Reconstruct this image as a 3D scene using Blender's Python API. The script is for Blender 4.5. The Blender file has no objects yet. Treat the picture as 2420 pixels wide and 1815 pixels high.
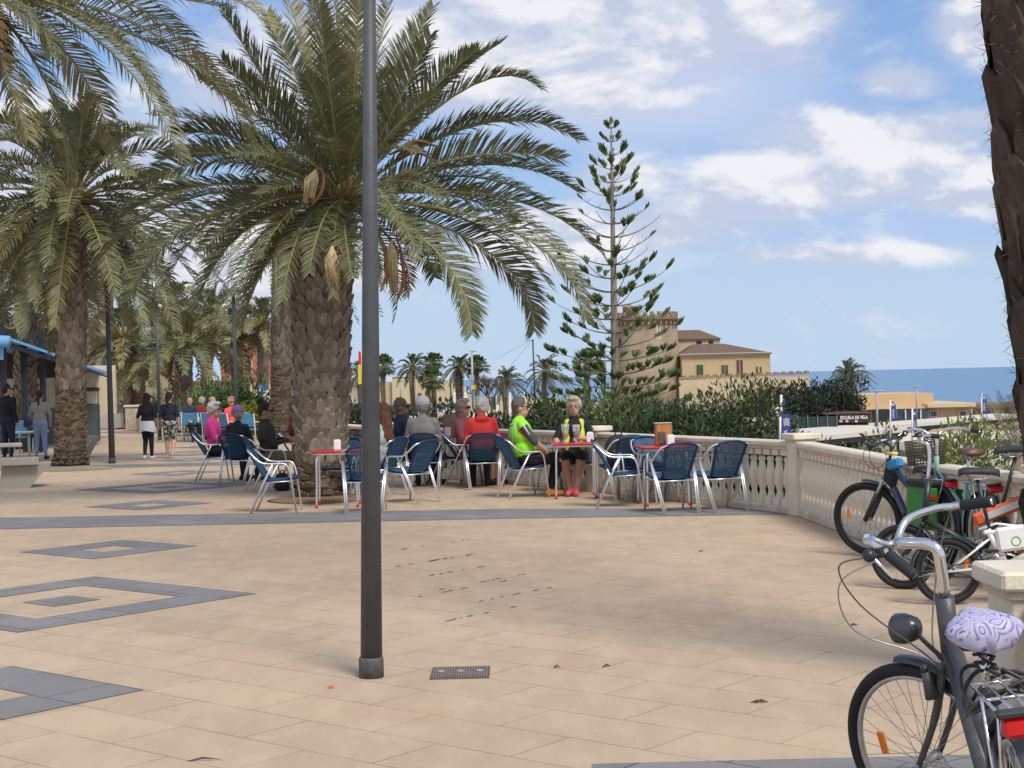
import bpy, bmesh, math, random
import numpy as np
from mathutils import Vector, Matrix, noise
R = math.radians
sin, cos, pi = math.sin, math.cos, math.pi
scn = bpy.context.scene
col = scn.collection
# ------------------------------------------------------------------ camera
EYE = 1.65
FPX = 3600.0                       # focal length in photo pixels (photo is 2420 wide)
ROLL, PITCH = 0.024, 13.5 / 3600
_f = Vector((0, cos(PITCH), -sin(PITCH))); _u0 = Vector((0, sin(PITCH), cos(PITCH))); _r0 = Vector((1, 0, 0))
_r = _r0 * cos(ROLL) - _u0 * sin(ROLL); _u = _r0 * sin(ROLL) + _u0 * cos(ROLL)
cam_d = bpy.data.cameras.new('camera'); cam = bpy.data.objects.new('camera', cam_d); col.objects.link(cam)
cam.matrix_world = Matrix(((_r.x, _u.x, -_f.x, 0), (_r.y, _u.y, -_f.y, 0), (_r.z, _u.z, -_f.z, EYE), (0, 0, 0, 1)))
cam_d.sensor_width = 36; cam_d.lens = 36 * FPX / 2420; cam_d.clip_start = .1; cam_d.clip_end = 40000
scn.camera = cam
def ray(x, y): return _f + _r * ((x - 1210) / FPX) + _u * ((907.5 - y) / FPX)
def at(x, y, Y):                   # point of the photo pixel (x, y) at depth Y
    d = ray(x, y); k = Y / d.y; return Vector((d.x * k, Y, EYE + d.z * k))
def G(x, y, z=0.0):                # point of the photo pixel on the level z
    d = ray(x, y); k = (z - EYE) / d.z; return Vector((d.x * k, d.y * k, z))
# ------------------------------------------------------------------ light
SUN_EL, SUN_AZ = R(52), R(150)     # azimuth clockwise from +Y (away from the camera)
scn.view_settings.view_transform = 'Standard'; scn.view_settings.look = 'None'
scn.view_settings.exposure = 0.22; scn.view_settings.gamma = 1
sd = Vector((sin(SUN_AZ) * cos(SUN_EL), cos(SUN_AZ) * cos(SUN_EL), sin(SUN_EL)))
sl = bpy.data.lights.new('sun', 'SUN'); sl.energy = 2.8; sl.angle = R(20); sl.color = (1, .94, .83)
so = bpy.data.objects.new('sun', sl); col.objects.link(so); so.rotation_euler = sd.to_track_quat('Z', 'Y').to_euler()
so.location = (20, -20, 30)
# ------------------------------------------------------------------ sky with clouds
W = bpy.data.worlds.new('World'); scn.world = W; W.use_nodes = True
nt = W.node_tree; nt.nodes.clear()
def N(t, **k):
    n = nt.nodes.new(t)
    for a, b in k.items(): setattr(n, a, b)
    return n
def link(a, b): nt.links.new(a, b)
def M(op, a, b=None, c=None, clamp=False):
    n = N('ShaderNodeMath', operation=op, use_clamp=clamp)
    for i, v in enumerate((a, b, c)):
        if v is None: continue
        if isinstance(v, (int, float)): n.inputs[i].default_value = v
        else: link(v, n.inputs[i])
    return n.outputs[0]
def MR(v, a, b, c=0., d=1., smooth=True):
    n = N('ShaderNodeMapRange'); n.interpolation_type = 'SMOOTHSTEP' if smooth else 'LINEAR'
    link(v, n.inputs[0])
    for i, q in enumerate((a, b, c, d)): n.inputs[i + 1].default_value = q
    return n.outputs[0]
def MIX(f, a, b):
    n = N('ShaderNodeMix', data_type='RGBA')
    for i, v in ((0, f), (6, a), (7, b)):
        if isinstance(v, (int, float)): n.inputs[i].default_value = v
        elif isinstance(v, tuple): n.inputs[i].default_value = (*v, 1)
        else: link(v, n.inputs[i])
    return n.outputs[2]
sky = N('ShaderNodeTexSky'); sky.sky_type = 'NISHITA'; sky.sun_disc = False
sky.sun_elevation = SUN_EL; sky.sun_rotation = SUN_AZ; sky.air_density = 1.0; sky.dust_density = .6; sky.ozone_density = 2.0; sky.altitude = 0
tc = N('ShaderNodeTexCoord'); sp = N('ShaderNodeSeparateXYZ'); link(tc.outputs['Generated'], sp.inputs[0])
dy = M('MAXIMUM', sp.outputs[1], .15)
U = M('DIVIDE', sp.outputs[0], dy); V = M('DIVIDE', sp.outputs[2], dy)
def cloud_noise(du, dv, scale, det, seed, sx=1.0, sy=2.0):
    cb = N('ShaderNodeCombineXYZ')
    link(M('MULTIPLY', M('ADD', U, du), sx), cb.inputs[0]); link(M('MULTIPLY', M('ADD', V, dv), sy), cb.inputs[1])
    cb.inputs[2].default_value = seed
    n = N('ShaderNodeTexNoise'); n.inputs['Scale'].default_value = scale; n.inputs['Detail'].default_value = det
    n.inputs['Roughness'].default_value = .58; n.inputs['Distortion'].default_value = .25
    link(cb.outputs[0], n.inputs['Vector']); return n.outputs[0]
# cloud banks: direction of the centre (photo pixel), half sizes in pixels, weight
banks = [(1180, 60, 560, 230, .60), (1640, 60, 400, 170, .55), (1450, 190, 380, 120, .30), (2130, 195, 120, 60, .5), (2310, 283, 90, 34, .55),
         (2060, 325, 430, 85, .55), (1960, 425, 430, 95, .66), (2230, 395, 330, 60, .45), (1480, 420, 200, 60, .34), (2330, 450, 280, 90, .50), (1560, 545, 260, 60, .46), (1250, 560, 240, 100, .5),
         (640, 200, 420, 160, .35), (100, 420, 420, 240, .55), (480, 620, 420, 170, .55), (820, 620, 300, 130, .4), (1750, 490, 320, 60, .36), (60, 60, 300, 120, .2),
         (2330, 60, 160, 110, .32), (2080, 600, 520, 36, .34)]
def mask(x, y, rx, ry, w, shift=0.0):
    d = ray(x, y); u0, v0 = d.x / d.y, d.z / d.y
    a = M('DIVIDE', M('SUBTRACT', U, u0), rx / FPX); b = M('DIVIDE', M('SUBTRACT', V, v0 + shift), ry / FPX)
    r = M('SQRT', M('ADD', M('MULTIPLY', a, a), M('MULTIPLY', b, b)))
    return M('MULTIPLY', MR(r, 1.25, .25), w)
tot = None
for b in banks:
    m = mask(*b); tot = m if tot is None else M('MAXIMUM', tot, m)
n1 = cloud_noise(0, 0, 9, 9, 3.1); n2 = cloud_noise(0, 0, 26, 6, 7.7)
n1s = cloud_noise(.012, .014, 9, 9, 3.1)
back = M('MULTIPLY', MR(sp.outputs[1], .5, .1), .35)      # broken cloud over the rest of the dome
dens = M('ADD', M('ADD', M('MULTIPLY', n1, 1.7), M('MULTIPLY', n2, .3)), M('SUBTRACT', M('MULTIPLY', M('ADD', tot, back), 1.12), 1.06))
cov = MR(dens, -.14, .46)
relief = M('MULTIPLY', M('SUBTRACT', n1, n1s), 7.0)
lit = M('ADD', M('ADD', MR(dens, .0, .85, 0, .62), relief), M('MULTIPLY', M('SUBTRACT', n2, .5), .5), clamp=True)
ccol = MIX(lit, (4.9, 5.4, 6.7), (7.8, 7.8, 8.0))
# veil of thin grey-blue cloud under the banks and pale air near the horizon
veil = MR(M('ADD', mask(2080, 520, 620, 110, .85), M('MULTIPLY', cloud_noise(0, 0, 4, 4, 1.2, 1, 4), .5)), .35, 1.1)
veil2 = MR(M('ADD', mask(1500, 230, 700, 170, .7), M('MULTIPLY', cloud_noise(0, 0, 5, 4, 5.2, 1, 2), .6)), .4, 1.1)
hz = MR(V, .17, -.005, 0, .9)
c0 = MIX(.45, sky.outputs[0], (2.3, 4.1, 8.2))
c0 = MIX(hz, c0, (4.5, 5.8, 7.4))
c1 = MIX(M('MULTIPLY', veil, .65), c0, (3.7, 5.0, 7.5))
c1 = MIX(M('MULTIPLY', veil2, .75), c1, (5.4, 6.0, 7.6))
c2 = MIX(M('MULTIPLY', cov, .93), c1, ccol)
bg = N('ShaderNodeBackground'); bg.inputs[1].default_value = .1; link(c2, bg.inputs[0])
wo = N('ShaderNodeOutputWorld'); link(bg.outputs[0], wo.inputs[0])

# ------------------------------------------------------------------ materials
def mat(name, c, rough=.75, var=.12, scale=6., bump=0., bscale=None, metal=0., c2=None, island=0., spec=.4, trans=0., coat=0., stretch=None, thr=None):
    m = bpy.data.materials.new(name); m.use_nodes = True; t = m.node_tree; L = t.links.new
    p = t.nodes['Principled BSDF']; p.inputs['Roughness'].default_value = rough; p.inputs['Metallic'].default_value = metal
    p.inputs['Specular IOR Level'].default_value = spec
    if coat: p.inputs['Coat Weight'].default_value = coat
    g = t.nodes.new('ShaderNodeTexCoord'); src = g.outputs['Object']
    if stretch:
        mp = t.nodes.new('ShaderNodeMapping'); mp.inputs['Scale'].default_value = stretch; L(src, mp.inputs[0]); src = mp.outputs[0]
    n = t.nodes.new('ShaderNodeTexNoise'); n.inputs['Scale'].default_value = scale; n.inputs['Detail'].default_value = 5; n.inputs['Roughness'].default_value = .6
    L(src, n.inputs['Vector'])
    mx = t.nodes.new('ShaderNodeMix'); mx.data_type = 'RGBA'
    lo = tuple(v * (1 - var) for v in c); hi = tuple(min(1, v * (1 + var)) for v in c) if c2 is None else c2
    if c2 is not None: lo = c
    mx.inputs[6].default_value = (*lo, 1); mx.inputs[7].default_value = (*hi, 1)
    fr = t.nodes.new('ShaderNodeMapRange'); a, b = thr or (.3, .7); fr.inputs[1].default_value = a; fr.inputs[2].default_value = b
    L(n.outputs[0], fr.inputs[0]); L(fr.outputs[0], mx.inputs[0]); out = mx.outputs[2]
    if island:
        ge = t.nodes.new('ShaderNodeNewGeometry'); h = t.nodes.new('ShaderNodeHueSaturation')
        r1 = t.nodes.new('ShaderNodeMapRange'); r1.inputs[3].default_value = 1 - island; r1.inputs[4].default_value = 1 + island
        L(ge.outputs['Random Per Island'], r1.inputs[0]); L(r1.outputs[0], h.inputs['Value'])
        L(out, h.inputs['Color']); out = h.outputs[0]
    L(out, p.inputs['Base Color'])
    if bump:
        n2 = t.nodes.new('ShaderNodeTexNoise'); n2.inputs['Scale'].default_value = bscale or scale * 5; n2.inputs['Detail'].default_value = 4
        L(src, n2.inputs['Vector']); b = t.nodes.new('ShaderNodeBump'); b.inputs['Strength'].default_value = bump; b.inputs['Distance'].default_value = .02
        L(n2.outputs[0], b.inputs['Height']); L(b.outputs[0], p.inputs['Normal'])
    if trans:
        tr = t.nodes.new('ShaderNodeBsdfTranslucent'); L(out, tr.inputs[0]); ms = t.nodes.new('ShaderNodeMixShader'); ms.inputs[0].default_value = trans
        L(p.outputs[0], ms.inputs[1]); L(tr.outputs[0], ms.inputs[2]); L(ms.outputs[0], t.nodes['Material Output'].inputs[0])
    return m
_mc = {}
def cm(c, rough=.75, **k):          # cached plain material
    key = (c, rough, tuple(sorted(k.items())))
    if key not in _mc: _mc[key] = mat('surface', c, rough, **k)
    return _mc[key]
# ------------------------------------------------------------------ mesh builder
class MB:
    def __init__(s): s.v = []; s.f = []; s.m = []; s.mats = []; s.smooth = []
    def mi(s, m):
        if m not in s.mats: s.mats.append(m)
        return s.mats.index(m)
    def add(s, vs, fs, m=None, sm=False):
        o = len(s.v); s.v.extend([tuple(p) for p in vs]); k = s.mi(m)
        for f in fs: s.f.append(tuple(i + o for i in f)); s.m.append(k); s.smooth.append(sm)
        return s
    def box(s, c, size, m=None, rot=None, taper=1.0):
        hx, hy, hz = size[0] / 2, size[1] / 2, size[2] / 2; c = Vector(c); vs = []
        for z in (-1, 1):
            k = taper if z > 0 else 1
            for x, y in ((-1, -1), (1, -1), (1, 1), (-1, 1)):
                p = Vector((x * hx * k, y * hy * k, z * hz))
                if rot is not None: p = rot @ p
                vs.append(c + p)
        return s.add(vs, [(0, 3, 2, 1), (4, 5, 6, 7), (0, 1, 5, 4), (1, 2, 6, 5), (2, 3, 7, 6), (3, 0, 4, 7)], m)
    def bbox(s, c, size, m=None, b=.01, rot=None):      # box with chamfered edges
        c = Vector(c); hx, hy, hz = [q / 2 for q in size]; vs = []; lv = [(-hz, -b), (-hz + b, 0), (hz - b, 0), (hz, -b)]
        for z, o in lv:
            for x, y in ((-hx - o, -hy + b), (-hx + b, -hy - o), (hx - b, -hy - o), (hx + o, -hy + b), (hx + o, hy - b), (hx - b, hy + o), (-hx + b, hy + o), (-hx - o, hy - b)):
                if o: x = max(-hx + b, min(hx - b, x)); y = max(-hy + b, min(hy - b, y))
                p = Vector((x, y, z)); p = rot @ p if rot is not None else p; vs.append(c + p)
        fs = [tuple(reversed(range(8))), tuple(range(24, 32))]
        for k in range(3):
            for i in range(8): j = (i + 1) % 8; fs.append((k * 8 + i, k * 8 + j, k * 8 + 8 + j, k * 8 + 8 + i))
        return s.add(vs, fs, m)
    def tube(s, pts, r, m=None, n=8, caps=True, sm=True, flat=1.0):
        pts = [Vector(p) for p in pts]; rs = r if isinstance(r, (list, tuple)) else [r] * len(pts)
        vs = []; prev = None
        for i, p in enumerate(pts):
            t = (pts[min(i + 1, len(pts) - 1)] - pts[max(i - 1, 0)])
            t = t.normalized() if t.length > 1e-9 else Vector((0, 0, 1))
            if prev is None:
                a = Vector((0, 0, 1)) if abs(t.z) < .9 else Vector((1, 0, 0)); x = t.cross(a).normalized()
            else:
                x = prev - t * prev.dot(t); x = x.normalized() if x.length > 1e-6 else t.orthogonal().normalized()
            prev = x; y = t.cross(x)
            for k in range(n): a = 2 * pi * k / n; vs.append(p + (x * cos(a) + y * sin(a) * flat) * rs[i])
        fs = []
        for i in range(len(pts) - 1):
            for k in range(n): j = (k + 1) % n; fs.append((i * n + k, i * n + j, i * n + n + j, i * n + n + k))
        if caps: fs.append(tuple(reversed(range(n)))); fs.append(tuple(range((len(pts) - 1) * n, len(pts) * n)))
        return s.add(vs, fs, m, sm)
    def lathe(s, prof, m=None, n=16, c=(0, 0, 0), sm=True, sx=1., sy=1., caps=True):
        vs = []; fs = []; c = Vector(c)
        for (r, z) in prof:
            for k in range(n): a = 2 * pi * k / n; vs.append(c + Vector((r * cos(a) * sx, r * sin(a) * sy, z)))
        for i in range(len(prof) - 1):
            for k in range(n): j = (k + 1) % n; fs.append((i * n + k, i * n + j, i * n + n + j, i * n + n + k))
        if caps: fs.append(tuple(reversed(range(n)))); fs.append(tuple(range((len(prof) - 1) * n, len(prof) * n)))
        return s.add(vs, fs, m, sm)
    def ell(s, c, rad, m=None, n=12, rot=None):
        c = Vector(c); vs = []; fs = []; k = n // 2 + 1
        for i in range(1, k):
            ph = pi * i / k
            for j in range(n):
                th = 2 * pi * j / n; p = Vector((rad[0] * sin(ph) * cos(th), rad[1] * sin(ph) * sin(th), rad[2] * cos(ph)))
                vs.append(c + (rot @ p if rot is not None else p))
        top = len(vs); p = Vector((0, 0, rad[2])); vs.append(c + (rot @ p if rot is not None else p)); p = -p; vs.append(c + (rot @ p if rot is not None else p))
        for i in range(k - 2):
            for j in range(n): q = (j + 1) % n; fs.append((i * n + j, i * n + n + j, i * n + n + q, i * n + q))
        for j in range(n): q = (j + 1) % n; fs.append((top, j, q)); fs.append((top + 1, (k - 2) * n + q, (k - 2) * n + j))
        return s.add(vs, fs, m, True)
    def torus(s, c, Rr, r, axis, m=None, n=40, k=8, flat=1.0):
        c = Vector(c); ax = Vector(axis).normalized(); x = ax.orthogonal().normalized(); y = ax.cross(x); vs = []; fs = []
        for i in range(n):
            a = 2 * pi * i / n; d = x * cos(a) + y * sin(a)
            for j in range(k): b = 2 * pi * j / k; vs.append(c + d * (Rr + r * cos(b)) + ax * r * flat * sin(b))
        for i in range(n):
            for j in range(k): i2 = (i + 1) % n; j2 = (j + 1) % k; fs.append((i * k + j, i2 * k + j, i2 * k + j2, i * k + j2))
        return s.add(vs, fs, m, True)
    def prism(s, poly, z0, z1, m=None):                  # horizontal polygon extruded up
        n = len(poly); vs = [(p[0], p[1], z0) for p in poly] + [(p[0], p[1], z1) for p in poly]
        return s.add(vs, [tuple(reversed(range(n))), tuple(range(n, 2 * n))] + [(i, (i + 1) % n, (i + 1) % n + n, i + n) for i in range(n)], m)
    def slab(s, pts, off, m=None):                       # polygon in space with thickness vector
        n = len(pts); off = Vector(off); vs = [Vector(p) for p in pts] + [Vector(p) + off for p in pts]
        return s.add(vs, [tuple(reversed(range(n))), tuple(range(n, 2 * n))] + [(i, (i + 1) % n, (i + 1) % n + n, i + n) for i in range(n)], m)
    def xf(s, Mx, start=0):
        for i in range(start, len(s.v)): s.v[i] = tuple(Mx @ Vector(s.v[i]))
        return s
    def mesh(s, name, fix=True):
        me = bpy.data.meshes.new(name); me.from_pydata(s.v, [], s.f)
        for m in s.mats:
            if m: me.materials.append(m)
        me.polygons.foreach_set('material_index', s.m); me.polygons.foreach_set('use_smooth', s.smooth)
        if fix:
            bm = bmesh.new(); bm.from_mesh(me); bmesh.ops.recalc_face_normals(bm, faces=bm.faces); bm.to_mesh(me); bm.free()
        me.update(); return me
    def build(s, name, parent=None, fix=True):
        o = bpy.data.objects.new(name, s.mesh(name, fix)); col.objects.link(o)
        if parent: o.parent = parent
        return o
def tag(o, label=None, cat=None, group=None, kind=None):
    for k, v in (('label', label), ('category', cat), ('group', group), ('kind', kind)):
        if v: o[k] = v
    return o
def empty(name, loc=(0, 0, 0), rz=0, label=None, cat=None, group=None):
    o = bpy.data.objects.new(name, None); col.objects.link(o); o.location = loc; o.rotation_euler = (0, 0, rz); o.empty_display_size = .2
    return tag(o, label, cat, group)
def dup(o, loc, rz, label, group=None, parent=None, sc=None):
    c = o.copy(); col.objects.link(c)
    if parent is None:
        c.location = loc; c.rotation_euler = (0, 0, rz); c['label'] = label
        if group: c['group'] = group
        if sc: c.scale = (sc, sc, sc)
    else: c.parent = parent
    for ch in list(o.children): dup(ch, None, 0, None, None, c)
    return c
def struct(mb, name, fix=True): return tag(mb.build(name, None, fix), kind='structure')
def bez(P0, P1, P2, t): return P0 * (1 - t) ** 2 + P1 * 2 * t * (1 - t) + P2 * t * t
def curve(pts, n=6):                # Catmull-Rom through points
    p = [Vector(q) for q in pts]; p = [p[0] * 2 - p[1]] + p + [p[-1] * 2 - p[-2]]; out = []
    for i in range(1, len(p) - 2):
        for k in range(n):
            t = k / n; out.append(.5 * ((2 * p[i]) + (p[i + 1] - p[i - 1]) * t + (2 * p[i - 1] - 5 * p[i] + 4 * p[i + 1] - p[i + 2]) * t * t + (3 * p[i] - p[i - 1] - 3 * p[i + 1] + p[i + 2]) * t ** 3))
    out.append(p[-2]); return out
# ================================================================== SETTING
# ---- plaza paving: running bond of sand coloured slabs, joints at 50 / 140 degrees
TA = R(140.6)
def paving_mat(name, c1, c2, mort, bw, rh, stain=True):
    m = bpy.data.materials.new(name); m.use_nodes = True; t = m.node_tree; L = t.links.new; p = t.nodes['Principled BSDF']
    p.inputs['Roughness'].default_value = .85; p.inputs['Specular IOR Level'].default_value = .25
    g = t.nodes.new('ShaderNodeTexCoord'); mp = t.nodes.new('ShaderNodeMapping'); mp.vector_type = 'POINT'
    mp.inputs['Rotation'].default_value = (0, 0, -TA); L(g.outputs['Object'], mp.inputs[0])
    br = t.nodes.new('ShaderNodeTexBrick'); br.inputs['Scale'].default_value = 1; br.inputs['Brick Width'].default_value = bw; br.inputs['Row Height'].default_value = rh
    br.inputs['Mortar Size'].default_value = .0035 if stain else .007; br.inputs['Mortar Smooth'].default_value = .3
    br.inputs['Color1'].default_value = (*c1, 1); br.inputs['Color2'].default_value = (*c2, 1); br.inputs['Mortar'].default_value = (*mort, 1)
    L(mp.outputs[0], br.inputs[0])
    def noi(s, d=5, st=None):
        n = t.nodes.new('ShaderNodeTexNoise'); n.inputs['Scale'].default_value = s; n.inputs['Detail'].default_value = d; n.inputs['Roughness'].default_value = .62
        v = g.outputs['Object']
        if st: q = t.nodes.new('ShaderNodeMapping'); q.inputs['Scale'].default_value = st; L(v, q.inputs[0]); v = q.outputs[0]
        L(v, n.inputs['Vector']); return n.outputs[0]
    def mr(v, a, b, c, d):
        r = t.nodes.new('ShaderNodeMapRange'); L(v, r.inputs[0])
        for i, q in enumerate((a, b, c, d)): r.inputs[i + 1].default_value = q
        return r.outputs[0]
    def mix(f, a, b, mode='MIX'):
        x = t.nodes.new('ShaderNodeMix'); x.data_type = 'RGBA'; x.blend_type = mode
        for i, v in ((0, f), (6, a), (7, b)):
            if isinstance(v, tuple): x.inputs[i].default_value = (*v, 1)
            elif isinstance(v, float): x.inputs[i].default_value = v
            else: L(v, x.inputs[i])
        return x.outputs[2]
    # joints only show in part: dirt gathers along some of them
    jm = mr(noi(1.1, 3), .38, .55, .5, 1.0)
    mul = t.nodes.new('ShaderNodeMath'); mul.operation = 'MULTIPLY'; L(br.outputs['Fac'], mul.inputs[0]); L(jm, mul.inputs[1])
    br2 = t.nodes.new('ShaderNodeTexBrick'); br2.inputs['Scale'].default_value = 1; br2.inputs['Brick Width'].default_value = bw; br2.inputs['Row Height'].default_value = rh
    br2.inputs['Mortar Size'].default_value = 0; br2.inputs['Color1'].default_value = (*c1, 1); br2.inputs['Color2'].default_value = (*c2, 1); L(mp.outputs[0], br2.inputs[0])
    c = br2.outputs['Color']
    c = mix(mr(noi(.55, 5), .35, .65, 0., .75), c, tuple(v * q for v, q in zip(c1, (.80, .78, .77))))
    c = mix(mr(noi(4.5, 6, (1, .35, 1)), .42, .72, 0., .5), c, tuple(min(1, v * 1.22) for v in c1))
    if stain:
        c = mix(mr(noi(.9, 3), .63, .70, 0., .35), c, (.50, .28, .16))
        c = mix(mr(noi(34, 2), .66, .73, 0., .5), c, (.13, .10, .08))
    c = mix(mr(noi(120, 3), .3, .7, 0., .4), c, tuple(v * .68 for v in c1))
    c = mix(mul.outputs[0], c, mort)
    L(c, p.inputs['Base Color'])
    b = t.nodes.new('ShaderNodeBump'); b.inputs['Strength'].default_value = .35; b.inputs['Distance'].default_value = .004
    h = t.nodes.new('ShaderNodeMath'); h.operation = 'SUBTRACT'; L(noi(90, 3), h.inputs[0]); L(br.outputs['Fac'], h.inputs[1]); L(h.outputs[0], b.inputs['Height']); L(b.outputs[0], p.inputs['Normal'])
    return m
SAND = paving_mat('sand_paving', (.54, .41, .285), (.455, .345, .245), (.16, .105, .07), .85, .425)
GREY = paving_mat('grey_paving', (.215, .208, .208), (.285, .277, .275), (.07, .07, .075), .62, .425, False)
EDGE = [(3.85, 10.9), (3.50, 13.0), (3.30, 17.5), (1.20, 21.8), (-.76, 25.0), (-2.03, 26.2), (-4.2, 31.5)]
plaza = [(-90, -12), (7, -12), (6, 3), (5.2, 7), (4.1, 10.9), (3.73, 13), (3.53, 17.65), (1.42, 22.0), (-.58, 25.25), (-1.87, 26.4), (-4.0, 31.7), (-6.2, 42), (-11, 62), (-26, 118), (-90, 118)]
WALLM = mat('retaining_wall_plaster', (.5, .44, .34), .9, .15, 2, .3)
mb = MB(); n = len(plaza)
mb.add([(x, y, 0) for x, y in plaza], [tuple(range(n))], SAND)
struct(mb, 'plaza_paving', False)
mb = MB()
for i in range(n):
    a = Vector((*plaza[i], 0)); b = Vector((*plaza[(i + 1) % n], 0)); mb.add([a + Vector((0, 0, -.003)), b + Vector((0, 0, -.003)), b + Vector((0, 0, -6)), a + Vector((0, 0, -6))], [(0, 1, 2, 3)], WALLM)
struct(mb, 'terrace_side')
# ---- grey inlay: bands and diamonds of slabs, a sheet 4 mm proud
mb = MB(); ZI = .004
def band(pts): mb.add([Vector((p.x, p.y, ZI)) for p in pts], [tuple(range(len(pts)))], GREY)
band([G(-700, 1240), G(-700, 1270), G(0, 1251), G(1200, 1226), G(1860, 1216), G(1845, 1201), G(1200, 1203), G(0, 1224)])
band([Vector((-9, 6.2, 0)) + Vector((9.3, -1.1, 0)), Vector((3.5, 5.25, 0)), Vector((3.5, 6.47, 0)), Vector((.3, 6.47, 0))])
T = .425
da, db = Vector((cos(TA), sin(TA), 0)), Vector((cos(TA - pi / 2), sin(TA - pi / 2), 0))
def cells(c, cs):
    for i, j in cs:
        q = c + da * (i * T) + db * (j * T); h = T / 2
        mb.add([Vector((*(q + da * a * h + db * b * h).xy, ZI)) for a, b in ((-1, -1), (1, -1), (1, 1), (-1, 1))], [(0, 1, 2, 3)], GREY)
r3 = [(i, j) for i in (-1, 0, 1) for j in (-1, 0, 1) if (i, j) != (0, 0)]
r5 = [(i, j) for i in range(-2, 3) for j in range(-2, 3) if max(abs(i), abs(j)) == 2] + [(0, 0)]
for k, y in enumerate((4.6, 8.2, 11.85, 15.6, 21.3, 25.0, 29.0)):
    cells(Vector((-2.94 - (y - 8.2) * .166, y, 0)), r5 if k in (0, 2, 5) else r3)
for y in (34, 37.5, 41, 47, 51, 55):
    cells(Vector((-2.94 - (y - 8.2) * .166, y, 0)), r5 if y in (37.5, 51) else r3)
band([Vector((-40, 33.6, 0)), Vector((-40, 32.3, 0)), Vector((-5, 31.3, 0)), Vector((-5, 32.6, 0))])
struct(mb, 'paving_inlay', False)
# ---- terrain below the terrace, sand shore, sea
def shore(X): return 268 if X < 55 else (268 - (X - 55) * 7 if X < 72 else 149)
def zt(X, Y):
    k = min(1, max(0, (X - 6) / 9)); z = -1.9 - 2.4 * (k * k * (3 - 2 * k))
    if Y > 60: z += (min(Y, 130) - 60) * .0165 * k
    if Y > shore(X): z -= (Y - shore(X)) * .12
    return max(z, -9)
EARTH = mat('dry_earth', (.36, .29, .2), .95, .2, .3, .3, c2=(.20, .17, .11))
mb = MB(); xs = [-400, -250, -150, -100, -60, -30, -15, -5, 0, 3, 5, 6, 8, 10, 12, 14, 16, 20, 30, 45, 55, 60, 66, 72, 90, 130, 200, 320, 400]
ys = [-30, 0, 8, 16, 24, 32, 40, 50, 60, 80, 100, 120, 135, 149, 160, 175, 200, 230, 268, 290, 330]
mb.add([(x, y, zt(x, y)) for y in ys for x in xs], [(j * len(xs) + i, j * len(xs) + i + 1, (j + 1) * len(xs) + i + 1, (j + 1) * len(xs) + i) for j in range(len(ys) - 1) for i in range(len(xs) - 1)], EARTH)
struct(mb, 'ground')
ASPH = mat('car_park_asphalt', (.30, .285, .265), .9, .14, .8, .2)
mb = MB()
mb.add([(15.5, 44, -4.29), (60, 44, -4.29), (60, 60, -4.28), (15.5, 60, -4.28), (90, 117, -3.34), (15.5, 117, -3.34)], [(0, 1, 2, 3), (3, 2, 4, 5)], ASPH); struct(mb, 'car_park', False)
mb = MB(); mb.add([(-60, 134, -1.89), (5, 134, -1.89), (5, 149, -1.89), (-60, 149, -1.89)], [(0, 1, 2, 3)], ASPH); struct(mb, 'road', False)
SEA = mat('sea_water', (.05, .16, .30), .30, .35, .02, .5, 1.2, spec=.35, stretch=(.25, 1, 1), c2=(.075, .22, .38))
mb = MB(); mb.add([(-16000, 60, -4.9), (16000, 60, -4.9), (16000, 24000, -4.9), (-16000, 24000, -4.9)], [(0, 1, 2, 3)], SEA); struct(mb, 'sea', False)

# ================================================================== BALUSTRADE
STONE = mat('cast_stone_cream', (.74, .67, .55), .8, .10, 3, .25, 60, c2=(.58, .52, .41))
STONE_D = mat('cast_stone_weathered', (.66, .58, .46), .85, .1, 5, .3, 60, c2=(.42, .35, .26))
BAL = [(.052, 0), (.052, .075), (.040, .085), (.046, .10), (.036, .125), (.030, .15), (.040, .19), (.056, .25), (.059, .31), (.051, .38), (.038, .46), (.032, .50), (.043, .515), (.043, .53), (.034, .545), (.034, .56), (.055, .58), (.055, .66)]
balm = MB(); balm.box((0, 0, .05), (.115, .115, .10), STONE); balm.lathe([(r, z + .025) for r, z in BAL[1:-2]], STONE, 12); balm.box((0, 0, .645), (.115, .115, .09), STONE)
BALMESH = balm.mesh('baluster')
def balustrade(P, Q, label, n=None, t0_=.15, t1_=.15):
    P = Vector((*P, 0)); Q = Vector((*Q, 0)); d = Q - P; L = d.length; a = math.atan2(d.y, d.x)
    root = empty('balustrade', P, a, label, 'balustrade', 'balustrade sections round the terrace')
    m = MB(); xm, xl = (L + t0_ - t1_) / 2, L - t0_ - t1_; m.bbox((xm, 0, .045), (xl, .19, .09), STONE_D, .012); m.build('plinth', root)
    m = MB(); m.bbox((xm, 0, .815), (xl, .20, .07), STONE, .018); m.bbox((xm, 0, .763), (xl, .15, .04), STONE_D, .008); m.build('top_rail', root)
    n = n or int((L - .35) / .165); st = (L - .34) / n
    for k in range(n):
        o = bpy.data.objects.new('baluster', BALMESH); col.objects.link(o); o.parent = root; o.location = (.17 + st * (k + .5), 0, .075); o.rotation_euler = (0, 0, 0)
    return root
def pillar(P, label, hgt=.94, w=.24, rz=0, base=True):
    root = empty('balustrade_pillar', (*P, 0), rz, label, 'pillar', 'square pillars of the balustrade')
    m = MB(); m.bbox((0, 0, (hgt - .07) / 2), (w, w, hgt - .07), STONE, .008); m.build('shaft', root)
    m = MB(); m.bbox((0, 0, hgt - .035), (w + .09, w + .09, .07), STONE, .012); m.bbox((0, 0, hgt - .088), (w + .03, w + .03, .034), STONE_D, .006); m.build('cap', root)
    return root
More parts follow.
